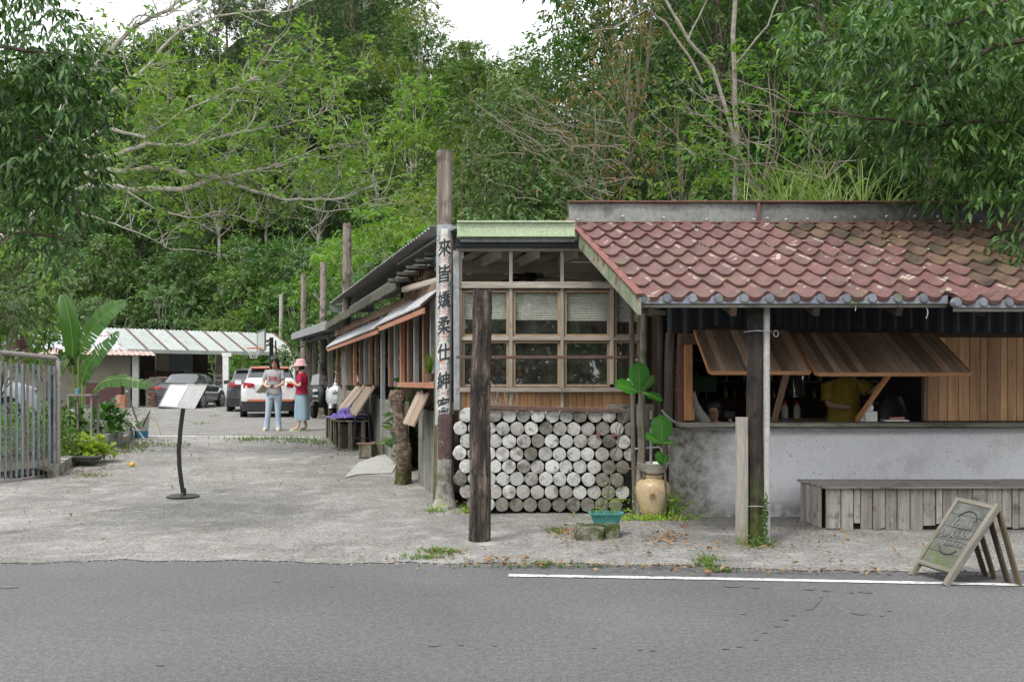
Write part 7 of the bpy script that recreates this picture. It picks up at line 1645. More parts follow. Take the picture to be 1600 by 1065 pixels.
m = torso_rings((X + .01, Y), [(Z + .24, .16, .16), (Z + .5, .155, .165), (Z + .7, .135, .162), (Z + .87, .1, .138)], p=2.8)
m.v = [(x + .008 * math.sin(y * 60 + z * 3), y, z) for x, y, z in m.v]; m.build('cropped_trousers', M_CUL, w2, smooth=70)
for q in (J['toel'][0], J['toer'][0]):
    m = MB(); m.rings([((q.x + .06, q.y, Z), .13, .045), ((q.x + .06, q.y, Z + .025), .13, .047)], 16, p=2.5); m.rings([((q.x + .0, q.y, Z + .026), .05, .045), ((q.x + .01, q.y, Z + .06), .035, .035)], 12); m.build('sandal', plain('pale_green_sandal', (.45, .52, .34), .6) if 'pale_green_sandal' not in MATS else MATS['pale_green_sandal'], w2, smooth=50)
hand(w2, J['wrl'][0], (-.8, .2, .2), (0, 0, 1), M_SKIN, .9, .5, 1).build('hand', M_SKIN, w2, smooth=60)
hand(w2, J['wrr'][0], (-.8, -.1, .2), (0, 0, 1), M_SKIN, .9, .5, -1).build('hand', M_SKIN, w2, smooth=60)
m = MB(); m.box((X - .28, Y - .05, Z + 1.1), (.13, .07, .01), Matrix.Rotation(-.3, 3, 'Y')); lit('mobile_phone', m, M_BLACK, (X - .28, Y - .05, Z + 1.1), 'dark mobile phone held by the woman in the pink hat', 'phone', False)
# --- people inside the counter opening (only upper bodies show in the gloom)
X, Y, Z = wx(1318, 11.9), 11.9, .07; J = {}
w3 = thing('person', 'person in a mustard yellow shirt standing behind the counter', 'person', (X, Y, Z))
j('pelvis', 0, 0, .88, .11); j('waist', 0, 0, 1.05, .1); j('chest', .02, 0, 1.28, .11); j('neck0', .03, 0, 1.42, .06); j('neck', .04, 0, 1.5, .05)
for s_, n in ((-1, 'l'), (1, 'r')):
    j('hip' + n, s_ * .1, 0, .84, .09); j('knee' + n, s_ * .11, 0, .46, .06); j('ank' + n, s_ * .12, 0, .08, .045); j('toe' + n, s_ * .13, -.12, .03, .04); j('sh' + n, s_ * .19, 0, 1.4, .055)
j('ell', -.2, -.05, 1.15, .042); j('wrl', .02, -.22, 1.12, .03); j('elr', .3, -.08, 1.3, .042); j('wrr', .42, -.15, 1.42, .03)
skinbody(w3, J, E, 'pelvis', M_SKIN); head(w3, Vector((X + .05, Y - .02, Z + 1.62)), .8, .2)
M_MUST = surf('mustard_cloth', [(.28, .2, .03), (.4, .3, .05)], 5, rough=.9, bump=.5, bscale=12, objvar=0)
m = torso_rings((X, Y), [(Z + .78, .2, .14), (Z + .95, .2, .14), (Z + 1.1, .18, .13), (Z + 1.3, .19, .13), (Z + 1.42, .16, .1), (Z + 1.47, .08, .07)])
for n_2 in 'lr': a = J['sh' + n_2][0]; b_ = J['el' + n_2][0]; m.tube([a, a.lerp(b_, .4), a.lerp(b_, .8)], [.08, .08, .085], 12)
m.build('yellow_shirt', M_MUST, w3, smooth=70); m = torso_rings((X, Y), [(Z + .05, .13, .1), (Z + .5, .17, .12), (Z + .85, .19, .13)]); m.build('trousers', M_TRIM, w3, smooth=60)
m = MB(); m.rings([((X + .05, Y + .01, Z + 1.62), .09, .11), ((X + .05, Y + .01, Z + 1.7), .085, .1), ((X + .05, Y + .01, Z + 1.76), .03, .04)], 16); m.build('hair', M_HAIR, w3, smooth=60)
X, Y, Z = wx(1113, 11.5), 11.45, .07; J = {}
w4 = thing('person', 'child with black hair seated low behind the counter beside the white duct', 'person', (X, Y, Z))
j('pelvis', 0, .1, .52, .09); j('waist', 0, .1, .65, .08); j('chest', 0, .06, .85, .085); j('neck0', .0, .04, .95, .045); j('neck', .01, .02, 1.0, .04)
for s_, n in ((-1, 'l'), (1, 'r')):
    j('hip' + n, s_ * .07, .08, .5, .07); j('knee' + n, s_ * .08, -.22, .5, .05); j('ank' + n, s_ * .08, -.24, .08, .035); j('toe' + n, s_ * .08, -.33, .03, .03); j('sh' + n, s_ * .13, .05, .93, .04)
j('ell', -.16, -.05, .86, .03); j('wrl', .03, -.15, .99, .022); j('elr', .2, -.05, .9, .03); j('wrr', .16, -.15, 1.01, .022)
skinbody(w4, J, E, 'pelvis', M_SKIN); head(w4, Vector((X + .0, Y - .0, Z + 1.09)), -.5, .4, .95)
m = torso_rings((X, Y + .07), [(Z + .5, .13, .1), (Z + .75, .13, .1), (Z + .92, .13, .08), (Z + .97, .06, .06)]); m.build('white_shirt', plain('child_shirt', (.55, .55, .55), .9), w4, smooth=60)
m = MB(); m.rings([((X - .01, Y + .02, Z + 1.07), .095, .11), ((X - .01, Y + .01, Z + 1.15), .1, .115), ((X - .01, Y, Z + 1.2), .08, .09), ((X, Y, Z + 1.23), .03, .03)], 16); m.v = [(x, y, z) if y > Y - .05 or z > Z + 1.12 else (x, Y - .05, z) for x, y, z in m.v]; m.build('hair', M_HAIR, w4, smooth=60)
m = MB(); m.box((X + .15, Y - .18, Z + 1.06), (.12, .02, .07)); lit('mobile_phone', m, M_BLACK, (X + .15, Y - .18, Z + 1.03), 'black phone in the hands of the child behind the counter', 'phone', False)
# ------------------------------------------------------------------ trees on the far hillside
def proto(kind, i):
    s = 100 + i * 7
    if kind == 'broad_dark': return make_tree('broadleaf_tree', 'dark', 7.5, 2.9, 15, 38, 7, .3, .15, None, seed=s, r0=.16)
    if kind == 'broad_mid': return make_tree('broadleaf_tree', 'mid', 7.0, 2.7, 14, 38, 7, .3, .15, None, seed=s, r0=.15, bark=PALEBARK)
    if kind == 'grey': return make_tree('grey_green_tree', 'grey', 8.0, 2.8, 15, 38, 7, .26, .11, None, seed=s, r0=.15)
    if kind == 'cedar': return make_tree('cedar_tree', 'cedar', 11.0, 2.4, 22, 36, 6, .3, .1, None, seed=s, shape='cone', low=.25, r0=.2)
    if kind == 'umbel': return make_tree('layered_tree', 'umbel', 7.0, 3.2, 18, 26, 7, .3, .12, None, seed=s, shape='layer', bark=PALEBARK, r0=.13)
    if kind == 'yellow': return make_tree('yellow_green_tree', 'yellow', 7.5, 2.6, 14, 36, 7, .26, .12, None, seed=s, r0=.13, bark=PALEBARK)
    if kind == 'light': return make_tree('light_green_tree', 'light', 7.0, 2.6, 14, 36, 7, .28, .13, None, seed=s, r0=.13, bark=PALEBARK)
KN = {'broad_dark': 'dark green broadleaf tree', 'broad_mid': 'mid green broadleaf tree', 'grey': 'grey-green rounded tree', 'cedar': 'tall dark cedar', 'umbel': 'pale umbrella-shaped tree', 'yellow': 'yellow-green tree', 'light': 'bright green leafy tree'}
def where(p):
    px = 800 + p.x * F / p.y; py = 596 - (p.z - CAMZ) * F / p.y
    hz = ('past the left edge' if px < 0 else 'above the steel gate' if px < 90 else 'above the banana plant' if px < 200 else 'above the shed roof middle' if px < 300 else 'above the dark sedan' if px < 370 else 'above the white SUV' if px < 450 else 'behind the short bleached poles' if px < 520 else 'behind the tallest leaning-free pole' if px < 580 else 'above the long corrugated eave' if px < 660 else 'behind the banner pole top' if px < 740 else 'behind the cafe roof')
    hz = hz.replace('tallest leaning-free pole', 'tallest bleached pole')
    vt = 'at the hill foot' if py > 440 else 'on the lower slope' if py > 330 else 'halfway up the hill' if py > 220 else 'high on the hill' if py > 100 else 'on the skyline'
    return vt + ' ' + hz
PROT = {}; LAB = {}
hr_ = random.Random(21)
def put(kind, x, y, z, s, rz):
    vi = hr_.randrange(2); key = (kind, vi)
    mid = Vector((x, y, z + 4 * s)); lab = KN[kind] + ' ' + where(mid)
    grp = lab if True else None
    if key not in PROT:
        t = proto(kind, vi + 2 * list(KN).index(kind)); PROT[key] = t; t.location = (x, y, z); t.rotation_euler = (0, 0, rz); t.scale = (s, s, s * 1.0); WL[t.name] = Vector((x, y, z))
    else: t = dup_tree(PROT[key], (x, y, z), rz, s)
    t['label'] = lab; t['category'] = 'tree'; LAB.setdefault(lab, []).append(t); return t
rows = []
y = 55.0; r_ = 0
while y < 106:
    step = 3.7 + (y - 55) * .02
    xl = -.56 * y - 3; xr = min(.02 * y + 1.5, 8)
    x = xl + hr_.uniform(0, step)
    while x < xr:
        xx, yy = x + hr_.uniform(-1, 1), y + hr_.uniform(-1.3, 1.3)
        z = hl(xx, yy) - .3
        px = 800 + xx * F / yy; h = hl(xx, yy)
        # outline of the hill as in the photograph: high behind the poles, low at the notch and toward the left
        lim = np.interp(px, [-200, 0, 150, 260, 330, 430, 520, 590, 640, 690, 740, 800], [27, 29, 30, 31, 33, 40, 42, 37, 26, 21, 16, 12])
        q = hr_.random()
        if yy < 64: kind = 'umbel' if q < .34 else 'light' if q < .5 else 'broad_mid' if q < .8 else 'broad_dark'
        elif px > 560: kind = 'yellow' if q < .45 else 'light' if q < .7 else 'broad_mid'
        elif h > 22 and px > 330: kind = 'cedar' if q < .6 else 'broad_dark' if q < .85 else 'grey'
        elif h > 15 and px > 430: kind = 'grey' if q < .6 else 'broad_dark' if q < .85 else 'broad_mid'
        else: kind = 'broad_dark' if q < .38 else 'broad_mid' if q < .75 else 'umbel' if q < .88 else 'light'
        put(kind, xx, yy, z, hr_.uniform(.62, .98) * (1 if kind != 'cedar' else .85), hr_.uniform(0, 6.28)); x += step
    y += step * .95
# nearer yellow-green trees right of the tall poles
for (px, d, s) in ((600, 42, .95), (650, 46, 1.0), (700, 44, 1.0), (565, 47, .9), (675, 52, 1.25), (735, 50, 1.2), (620, 54, 1.2)):
    x = (px - 800) * d / F; put('yellow' if hr_.random() < .6 else 'light', x, d, .3, s * 1.15, hr_.uniform(0, 6))
for (px, d, k, s) in ((378, 52, 'light', .38), (500, 44, 'broad_mid', .6), (530, 40, 'light', .5), (570, 36, 'broad_dark', .62), (600, 32, 'broad_mid', .55), (460, 53, 'broad_mid', .6), (340, 54, 'broad_mid', .6), (420, 55, 'umbel', .65), (630, 30, 'broad_dark', .6), (20, 34, 'broad_mid', .75), (-20, 30, 'light', .7), (-60, 26, 'broad_dark', .75)):
    x = (px - 800) * d / F; put(k, x, d, .3, s, hr_.uniform(0, 6))
ORD = ['first', 'second', 'third', 'fourth', 'fifth', 'sixth', 'seventh', 'eighth', 'ninth', 'tenth']
for lab, ts in LAB.items():
    ts.sort(key=lambda t_: t_.location.x / t_.location.y); n_t = len(ts)
    for i_t, t_ in enumerate(ts):
        t_['group'] = 'trees on the far hillside'
        if n_t == 2: t_['label'] = ('left ' if i_t == 0 else 'right ') + lab
        elif n_t > 2: t_['label'] = (ORD[i_t] if i_t < 10 else 'last') + ' from left, ' + lab
# ------------------------------------------------------------------ undergrowth masses
def mass(name, fn, n, kind, L, W, lab, droop=.2):
    Pn = np.array([fn() for _ in range(n)]); D = nrng.normal(size=(n, 3)) + [0, -.3, .35]; N = nrng.normal(size=(n, 3)) * .5 + [0, -.4, 1]
    return leaf_mesh(name, Pn, D, N, L * nrng.uniform(.6, 1.3, n), W, LEAF[kind], None, droop, label=lab, category='undergrowth', kind='stuff')
def fh():
    y = hr_.uniform(56, 100); x = hr_.uniform(-.6 * y, 3); return (x, y, hl(x, y) + abs(hr_.gauss(0, .9)))
mass('hillside_undergrowth', fh, 26000, 'dark', .5, .25, 'dense shrubs covering the far hillside between the trees')
def fb():
    y = 15.5 + 22 * hr_.random() ** 1.4; x = hr_.uniform(-.12 * y, .6 * y); b = hr(x, y)
    return (x, y, (b if b > .4 else .3) + abs(hr_.gauss(0, .35)) + hr_.random() * .4)
mass('bank_undergrowth', fb, 60000, 'dark', .24, .09, 'dense dark shrubs covering the bank behind the cafe')
# ------------------------------------------------------------------ trees and bushes on the bank behind the cafe
def near_tree(name, kind, px, d, H, Rr, K, per, m, L, W, lab, cat='tree', seed=1, zb=None, low=.2, r0=.045, **kw):
    x = (px - 800) * d / F; t = make_tree(name, kind, H, Rr, K, per, m, L, W, lab, cat, seed, r0=r0, low=low, **kw)
    z = hr(x, d) if zb is None else zb; t.location = (x, d, max(z, .3) - .1); WL[t.name] = t.location.copy(); return t
near_tree('willow_leaf_bush', 'deep', 800, 18.6, 6.0, 1.25, 26, 75, 8, .17, .038, 'big dark willow-leaved bush just right of the banner pole', 'bush', 11, zb=.9, cr=.62, low=.08)
near_tree('willow_leaf_bush', 'deep', 890, 20.5, 6.6, 1.5, 26, 70, 8, .18, .036, 'dark willow-leaved bush behind the end of the tile roof ridge', 'bush', 12, zb=1.4, cr=.65, low=.08)
near_tree('leafy_tree', 'dark', 845, 25, 6.2, 1.7, 20, 60, 7, .16, .06, 'dark leafy tree in the gap between bush and sky, under the notch', 'tree', 13, zb=3.6, cr=.7)
near_tree('leafy_tree', 'mid', 810, 29, 8.6, 1.3, 10, 16, 6, .16, .06, 'thin airy tree against the sky right of the notch', 'tree', 14, zb=2.5, cr=.65, low=.45)
near_tree('autumn_shrub', 'brown', 930, 18.4, 4.2, 1.0, 18, 40, 7, .13, .05, 'brownish half-bare shrub with scattered orange leaves', 'bush', 15, cr=.42, low=.2)
near_tree('autumn_shrub', 'brown', 985, 19.5, 5.6, 1.05, 18, 44, 7, .13, .05, 'taller olive-brown shrub left of the pale straight trunk', 'bush', 16, cr=.45, low=.25)
near_tree('feathery_shrub', 'light', 1060, 18.0, 4.4, .95, 18, 40, 7, .13, .035, 'feathery yellow-green shrub left of the pale straight trunk', 'bush', 17, cr=.42)
near_tree('bamboo_shrub', 'umbel', 980, 16.8, 2.9, .8, 14, 70, 8, .15, .024, 'pale narrow-leaved shrub above the left end of the ridge', 'bush', 18, zb=1.4, cr=.4)
near_tree('bamboo_shrub', 'umbel', 935, 16.4, 2.6, .5, 10, 60, 8, .13, .022, 'small pale narrow-leaved shrub at the left tip of the ridge', 'bush', 19, zb=1.3, cr=.34)
near_tree('leafy_shrub', 'mid', 1060, 16.6, 2.7, .8, 14, 60, 7, .11, .045, 'low green shrub peeping over the ridge below the feathery one', 'bush', 20, zb=1.5, cr=.4)
near_tree('yellowing_tree', 'light', 1200, 17.2, 5.8, 1.5, 22, 34, 7, .15, .06, 'light green tree with yellowing leaves right of the pale trunk', 'tree', 21, cr=.55, low=.2)
near_tree('leafy_tree', 'mid', 1120, 21.5, 7.0, 1.5, 20, 50, 7, .15, .06, 'mid green tree behind the pale straight trunk', 'tree', 22, cr=.65)
near_tree('leafy_tree', 'dark', 1010, 24, 7.5, 1.9, 22, 50, 7, .17, .065, 'dark tree filling the top behind the forked pale branch', 'tree', 23, cr=.7)
near_tree('leafy_tree', 'dark', 1300, 20.5, 7.2, 1.9, 24, 60, 7, .17, .06, 'dark tree behind the grasses on the bank', 'tree', 24, cr=.75)
near_tree('leafy_tree', 'dark', 1450, 19, 6.5, 1.9, 24, 60, 7, .17, .055, 'dark tree in the upper right behind the overhanging branches', 'tree', 25, cr=.75)
near_tree('leafy_tree', 'mid', 1590, 18, 6.5, 1.9, 24, 60, 7, .17, .055, 'green tree at the right end of the bank', 'tree', 26, cr=.75)
near_tree('leafy_tree', 'dark', 1230, 24, 8.5, 2.2, 24, 60, 7, .19, .07, 'tall dark tree high on the bank above the ridge middle', 'tree', 27, cr=.8)
near_tree('leafy_tree', 'dark', 915, 30, 7, 2.0, 22, 45, 7, .2, .08, 'high dark tree behind the willow-leaved bushes', 'tree', 28, zb=4.6, cr=.85)
near_tree('leafy_tree', 'mid', 960, 34, 11, 2.6, 24, 40, 7, .22, .09, 'highest green tree at the top centre right', 'tree', 29, cr=1.0)
near_tree('leafy_tree', 'dark', 1400, 26, 9, 2.6, 24, 50, 7, .2, .08, 'farthest dark tree in the upper right', 'tree', 30, cr=.9)
near_tree('leafy_tree', 'mid', 1130, 30, 9, 2.6, 24, 40, 7, .2, .08, 'tall green tree far up the bank', 'tree', 31, cr=.95)
MIDBARK = surf('mid_grey_bark', [(.13, .115, .09), (.24, .22, .18), (.3, .28, .24)], 7, rough=.9, bump=.5, objvar=0)
for i_, (px, d, zb, H, Rr, k_, lab) in enumerate(((775, 25, 3.0, 6.2, 1.5, 'mid', 'mid green tree at the left end of the bank under the notch'), (745, 23, 1.4, 5.2, 1.1, 'dark', 'dark tree behind the banner pole top at the bank edge'), (885, 28, 5.0, 7.2, 1.9, 'mid', 'airy mid green tree rising into the sky right of the notch'), (950, 27, 5.5, 8.0, 2.0, 'dark', 'tall dark tree touching the top above the ridge left end'), (1000, 29, 6.5, 9.0, 2.2, 'mid', 'tall mid green tree left of the forked branches'))):
    near_tree('leafy_tree', k_, px, d, H, Rr, 20, 42, 7, .19, .075, lab, 'tree', 60 + i_, zb=zb, cr=Rr * .4)
# pale straight trunk, forked leaning branches
def pxtree(name, lab, lines, d, mat, cat='tree', base=None, dz=0):
    t = thing(name, lab, cat, base or P(lines[0][0][0], lines[0][0][1], d)); mb = MB()
    for ln, r0, r1 in [(l[:-2], l[-2], l[-1]) for l in lines]:
        pts = [P(q[0], q[1], d + (q[2] if len(q) > 2 else 0)) for q in ln]
        fine = []
        for a, b in zip(pts, pts[1:]): fine += [a, a.lerp(b, .33) + Vector((rnd.uniform(-1, 1), rnd.uniform(-1, 1), rnd.uniform(-1, 1))) * .012 * (b - a).length * 2, a.lerp(b, .66) + Vector((rnd.uniform(-1, 1), 0, rnd.uniform(-1, 1))) * .02 * (b - a).length]
        fine.append(pts[-1]); n = len(fine); mb.tube(fine, [r0 + (r1 - r0) * i / (n - 1) for i in range(n)], 7)
    mb.build('trunk', mat, t, smooth=True); return t
pt = pxtree('pale_trunk_tree', 'straight pale grey trunk rising through the foliage behind the ridge', [[(1150, 420), (1151, 250), (1148, 120), (1150, -60), .05, .04], [(1150, 100), (1200, 40), (1230, -40), .02, .012], [(1149, 190), (1110, 160), (1080, 120), .015, .006]], 17.6, MIDBARK)
pxtree('leaning_tree', 'leaning forked pale branches crossing the top above the ridge', [[(1200, 330, .6), (1150, 230), (1113, 105), (1075, 62), (1035, -10), .04, .024], [(1098, 130), (1078, 90), (1040, 35), (1010, 15), (960, 45), (925, 48), .024, .009], [(1075, 62), (1100, 10), (1115, -20), .02, .01]], 17.0, MIDBARK)
rg = random.Random(8)
TWIG = surf('grey_twig', [(.16, .13, .1), (.27, .23, .19)], 5, rough=.9, bump=.2)
def twigs(name, lab, x0, x1, y0, y1, d, n, mat, L=90, cat='branches'):
    t = thing(name, lab, cat, P((x0 + x1) / 2, y1, d)); mb = MB()
    root = P((x0 + x1) / 2 + 60, y1 + 30, d + .3)
    for i in range(n):
        a = P(rg.uniform(x0, x1), rg.uniform(y0, y1), d + rg.uniform(-.5, .5)); dr_ = rg.uniform(-.7, .7) + 3.0; l = L * d / F * rg.uniform(.5, 1.2)
        b = a + Vector((math.cos(dr_) * l, rg.uniform(-.2, .2), math.sin(dr_) * l + .35 * l)); pts = wig(a, b, 5, .05, rg); mb.tube(pts, [.009, .007, .006, .005, .003, .002], 4)
        for k in (2, 3, 4): mb.tube(wig(pts[k], pts[k] + Vector((rg.uniform(-1, .4), 0, rg.uniform(-.3, 1))) * l * .35, 3, .08, rg), [.004, .003, .002, .0015], 3)
    for i in range(7): mb.tube(wig(root, P(rg.uniform(x0, x1), rg.uniform(y0, y1), d), 5, .04, rg), [.011, .01, .008, .006, .004, .002], 5)
    mb.build('twigs', mat, t); return t
twigs('dead_branches', 'grey leafless tangle of twigs in front of the dark willow-leaved bush', 800, 1000, 190, 320, 16.9, 34, TWIG, 110)
twigs('dead_branches', 'thin bare twigs hanging under the light green tree', 1080, 1380, 150, 250, 15.6, 22, TWIG, 110)
# long grasses above the ridge
gt = thing('tall_grass_clump', 'clump of long arching grass blades above the middle of the ridge', 'grass', P(1250, 340, 14.6))
blades('blades', [P(px, 352 + rnd.uniform(-6, 20), 14.6 + rnd.uniform(-.4, .5)) for px in (1170, 1190, 1210, 1225, 1240, 1260, 1275, 1295, 1320, 1350, 1385)], 24, 1.2, .02, LEAF['blade'], gt, .75)
gt = thing('tall_grass_clump', 'short spiky grass clump near the right end of the ridge', 'grass', P(1540, 330, 14.4))
blades('blades', [P(px, 345, 14.4) for px in (1500, 1530, 1560, 1585)], 22, .6, .014, LEAF['blade'], gt, .7)
# green groundcover along the ridge line
def fr_():
    return (hr_.uniform(-.9, 9), 14.8 + hr_.random() * 1.6, 2.6 + hr_.random() * 1.5)
def ff():
    return (hr_.uniform(-.5, 1.6), hr_.uniform(16.5, 24), .3 + hr_.random() * 5.0)
mass('bank_edge_undergrowth', ff, 14000, 'deep', .17, .05, 'dense dark leaves at the edge of the bank beside the yard')
mass('ridge_creepers', fr_, 9000, 'mid', .13, .05, 'tangled green creepers just behind the ridge')
# ------------------------------------------------------------------ overhanging tree at the right
def hanging(name, lab, regions, kind, L, W, m, tl, seed, branches, d, bark, spread=.75, down=.45, base=None):
    rg2 = random.Random(seed); t = thing(name, lab, 'tree', base or P(1700, 500, d)); nodes, td = [], []
    for (cx, cy, rx, ry, n, d0, d1) in regions:
        for _ in range(n):
            while True:
                u, v = rg2.uniform(-1, 1), rg2.uniform(-1, 1)
                if u * u + v * v < 1: break
            nodes.append(P(cx + u * rx, cy + v * ry, rg2.uniform(d0, d1))); td.append((u * .6 + rg2.gauss(0, .6), rg2.gauss(-.2, .5), rg2.gauss(-.15, .45)))
    nodes = np.array([tuple(n) for n in nodes]); td = np.array(td)
    Pn, D, N = spray_leaves(nodes, td, tl * nrng.uniform(.6, 1.3, len(nodes)), m, spread, down)
    leaf_mesh('crown', Pn, D, N, L * nrng.uniform(.6, 1.25, len(Pn)), W * nrng.uniform(.8, 1.2, len(Pn)), LEAF[kind], t, .22)
    mb = MB()
    for ln in branches:
        pts = [P(q[0], q[1], d + (q[2] if len(q) > 2 else 0)) for q in ln[:-2]]; fine = []
        for a, b in zip(pts, pts[1:]): fine += wig(a, b, 4, .03, rg2)[:-1]
        fine.append(pts[-1]); n = len(fine); mb.tube(fine, [ln[-2] + (ln[-1] - ln[-2]) * i / (n - 1) for i in range(n)], 6)
        for k in range(3, n, 2):
            e = fine[k] + Vector((rg2.uniform(-.5, .3), rg2.uniform(-.3, .3), rg2.uniform(-.35, .35))); mb.tube(wig(fine[k], e, 3, .08, rg2), [.008, .006, .004, .002], 4)
    mb.build('branches', bark, t, smooth=True); return t
BARK2 = surf('brown_twig', [(.06, .045, .032), (.13, .095, .07)], 7, (1, 1, .4), .85, .3, 30)
hanging('overhanging_tree', 'large overhanging tree with long glossy drooping leaves at the upper right',
        [(1500, 60, 190, 110, 400, 10.2, 12.2), (1560, 190, 120, 90, 260, 10.4, 12.2), (1420, 120, 120, 90, 190, 10.8, 12.6), (1300, 60, 90, 60, 90, 11.5, 13), (1480, 230, 90, 55, 130, 10.8, 12.6), (1590, 290, 60, 50, 70, 10.3, 11.2), (1500, 300, 50, 25, 22, 11.0, 12.0), (1590, 390, 32, 35, 26, 9.9, 10.6), (1400, 220, 70, 40, 50, 11.8, 12.8), (1330, 200, 60, 30, 24, 12, 13), (1660, 150, 80, 220, 200, 10, 12)],
        'deep', .16, .042, 6, .22, 5, [[(1720, 60), (1560, 70), (1440, 130), (1360, 150), .04, .008], [(1720, 180), (1560, 190), (1440, 195), (1330, 180), (1210, 170, .8), .035, .005], [(1720, 0), (1600, -10), (1480, 40), (1380, 40), .035, .008], [(1720, 250), (1600, 270), (1520, 300), .03, .006], [(1720, 350, -.6), (1620, 370, -.6), (1575, 400, -.6), .02, .004], [(1700, 700, .3), (1715, 300), (1720, 60), (1700, -80), .09, .06]], 11.2, BARK2, base=Vector((P(1720, 0, 11.4).x, 11.4, 0)))
# ------------------------------------------------------------------ dark tree at the left edge
hanging('overhanging_tree', 'dark glossy-leaved tree hanging into the left edge of the view',
        [(20, 80, 110, 110, 300, 8.6, 10.2), (50, 170, 90, 80, 200, 8.6, 10.0), (20, 260, 100, 80, 170, 8.7, 10.2), (90, 270, 70, 60, 120, 8.6, 9.6), (50, 345, 80, 40, 50, 8.6, 9.8), (90, 390, 40, 20, 12, 8.6, 9.4), (110, 130, 60, 60, 90, 8.8, 9.8), (150, 200, 26, 60, 30, 8.8, 9.6), (-80, 180, 80, 220, 200, 8.6, 10.4)],
        'deep', .105, .033, 7, .17, 9, [[(-90, 150), (20, 190), (90, 235), (160, 300), .03, .006], [(-90, 250), (30, 258), (110, 300), (140, 380), .03, .005], [(-90, 60), (40, 80), (130, 90), .03, .006], [(-90, 380), (0, 362), (90, 368), (130, 400), .02, .004], [(-100, 900, .3), (-110, 450), (-100, 100), (-95, -60), .12, .07]], 9.2, BARK2, down=.5, base=Vector((P(-100, 0, 9.5).x, 9.5, 0)))
near_tree('garden_tree', 'dark', -5, 17.0, 3.2, .6, 14, 70, 7, .12, .055, 'dark round-leaved garden shrub above the left end of the gate', 'bush', 40, zb=.3, cr=.32, low=.45)
LEAF['fresh'] = leafmat('leaf_fresh', [(.085, .19, .028), (.12, .25, .036), (.17, .31, .052), (.095, .2, .032), (.2, .26, .06)], .5, .4)
# ------------------------------------------------------------------ pale-branched light green tree
lt = thing('pale_branched_tree', 'spreading light green tree with pale bare-looking branches reaching right', 'tree', Vector((P(-60, 0, 16).x, 16, .2)))
mains = [([(-60, 420, .5), (60, 330), (150, 288), (215, 298), (300, 292), (335, 280), (400, 300), (450, 313), (520, 312), (590, 290)], .07, .012),
         ([(120, 275), (230, 262), (300, 270), (345, 278), (420, 262), (470, 245), (520, 248, .3)], .045, .008),
         ([(100, 250, .3), (190, 240), (230, 225), (290, 228), (345, 215), (410, 200), (475, 188), (520, 170)], .045, .008),
         ([(90, 260, -.3), (160, 200), (225, 215), (270, 185), (320, 160), (380, 130), (430, 105)], .035, .006),
         ([(60, 240), (120, 130), (165, 85), (205, 45), (225, 35), (265, 15), (300, -20)], .045, .025),
         ([(130, 180, .4), (180, 140), (230, 105), (280, 50), (340, 25), (400, 18), (450, 18), (490, 0)], .035, .006),
         ([(200, 40), (215, 25), (260, 25), (310, -5)], .02, .008),
         ([(335, 280), (360, 240), (400, 180), (440, 120)], .016, .004), ([(200, 300, -.4), (250, 330), (300, 340), (350, 335), (400, 345)], .016, .004),
         ([(120, 330, -.4), (180, 350), (230, 370), (270, 390)], .016, .004), ([(450, 313), (500, 330), (560, 325), (600, 300)], .014, .004), ([(300, 228), (360, 175), (400, 110), (420, 80)], .014, .004), ([(430, 262), (500, 230), (560, 225)], .012, .003)]
mb = MB(); nodes, td = [], []; rg = random.Random(77)
for (ln, r0, r1) in mains:
    pts = [P(q[0], q[1], 15.6 + (q[2] if len(q) > 2 else 0) + rg.uniform(-.15, .15)) for q in ln]; fine = []
    for a, b in zip(pts, pts[1:]): fine += wig(a, b, 4, .035, rg)[:-1]
    fine.append(pts[-1]); n = len(fine); mb.tube(fine, [r0 + (r1 - r0) * (i / (n - 1)) ** .8 for i in range(n)], 7, wob=.15)
    for k in range(4, n):
        if fine[k].z > 6.3: mul_ = 0
        for _ in range(1 + (rg.random() < .35)):
            L = rg.uniform(.3, .9); dv = Vector((rg.uniform(-.3, 1), rg.uniform(-.9, .9), rg.uniform(-.15, 1.1))).normalized(); e = fine[k] + dv * L; w_ = wig(fine[k], e, 4, .09, rg)
            mb.tube(w_, [.011, .008, .006, .004, .002], 4)
            if fine[k].z < 6.6 or rg.random() < .12:
                for q in w_[2:]:
                    for _ in range(1): nodes.append((q.x + rg.gauss(0, .1), q.y + rg.gauss(0, .1), q.z + rg.gauss(.03, .1))); td.append((dv.x + rg.gauss(0, .6), dv.y + rg.gauss(0, .6), dv.z + rg.gauss(.2, .5)))
                for _ in range(2):
                    e2 = e + Vector((rg.uniform(-.4, .6), rg.uniform(-.4, .4), rg.uniform(-.1, .5))); mb.tube(wig(e, e2, 3, .08, rg), [.004, .003, .002, .0015], 3)
                    for f in (1.0,): nodes.append(tuple(e.lerp(e2, f))); td.append((rg.gauss(.2, .6), rg.gauss(0, .6), rg.gauss(.3, .5)))
for _ in range(300):          # loose outer sprays filling the layered crown
    px = rg.uniform(160, 585); top = np.interp(px, [150, 250, 330, 420, 500, 545, 590], [120, 110, 120, 78, 80, 170, 215]); bot = np.interp(px, [150, 300, 450, 590], [330, 330, 318, 300])
    py = top + (bot - top) * rg.random() ** 1.0; nodes.append(tuple(P(px, py, rg.uniform(15.6, 17.4)))); td.append((rg.gauss(.2, .7), rg.gauss(0, .6), rg.gauss(.2, .5)))
mb.build('branches', PALEBARK, lt, smooth=True)
nodes = np.array(nodes); td = np.array(td); Pn, D, N = spray_leaves(nodes, td, .16 * nrng.uniform(.6, 1.3, len(nodes)), 5, .8, .1)
leaf_mesh('crown', Pn, D, N, .115 * nrng.uniform(.6, 1.25, len(Pn)), .058, LEAF['fresh'], lt, .15)
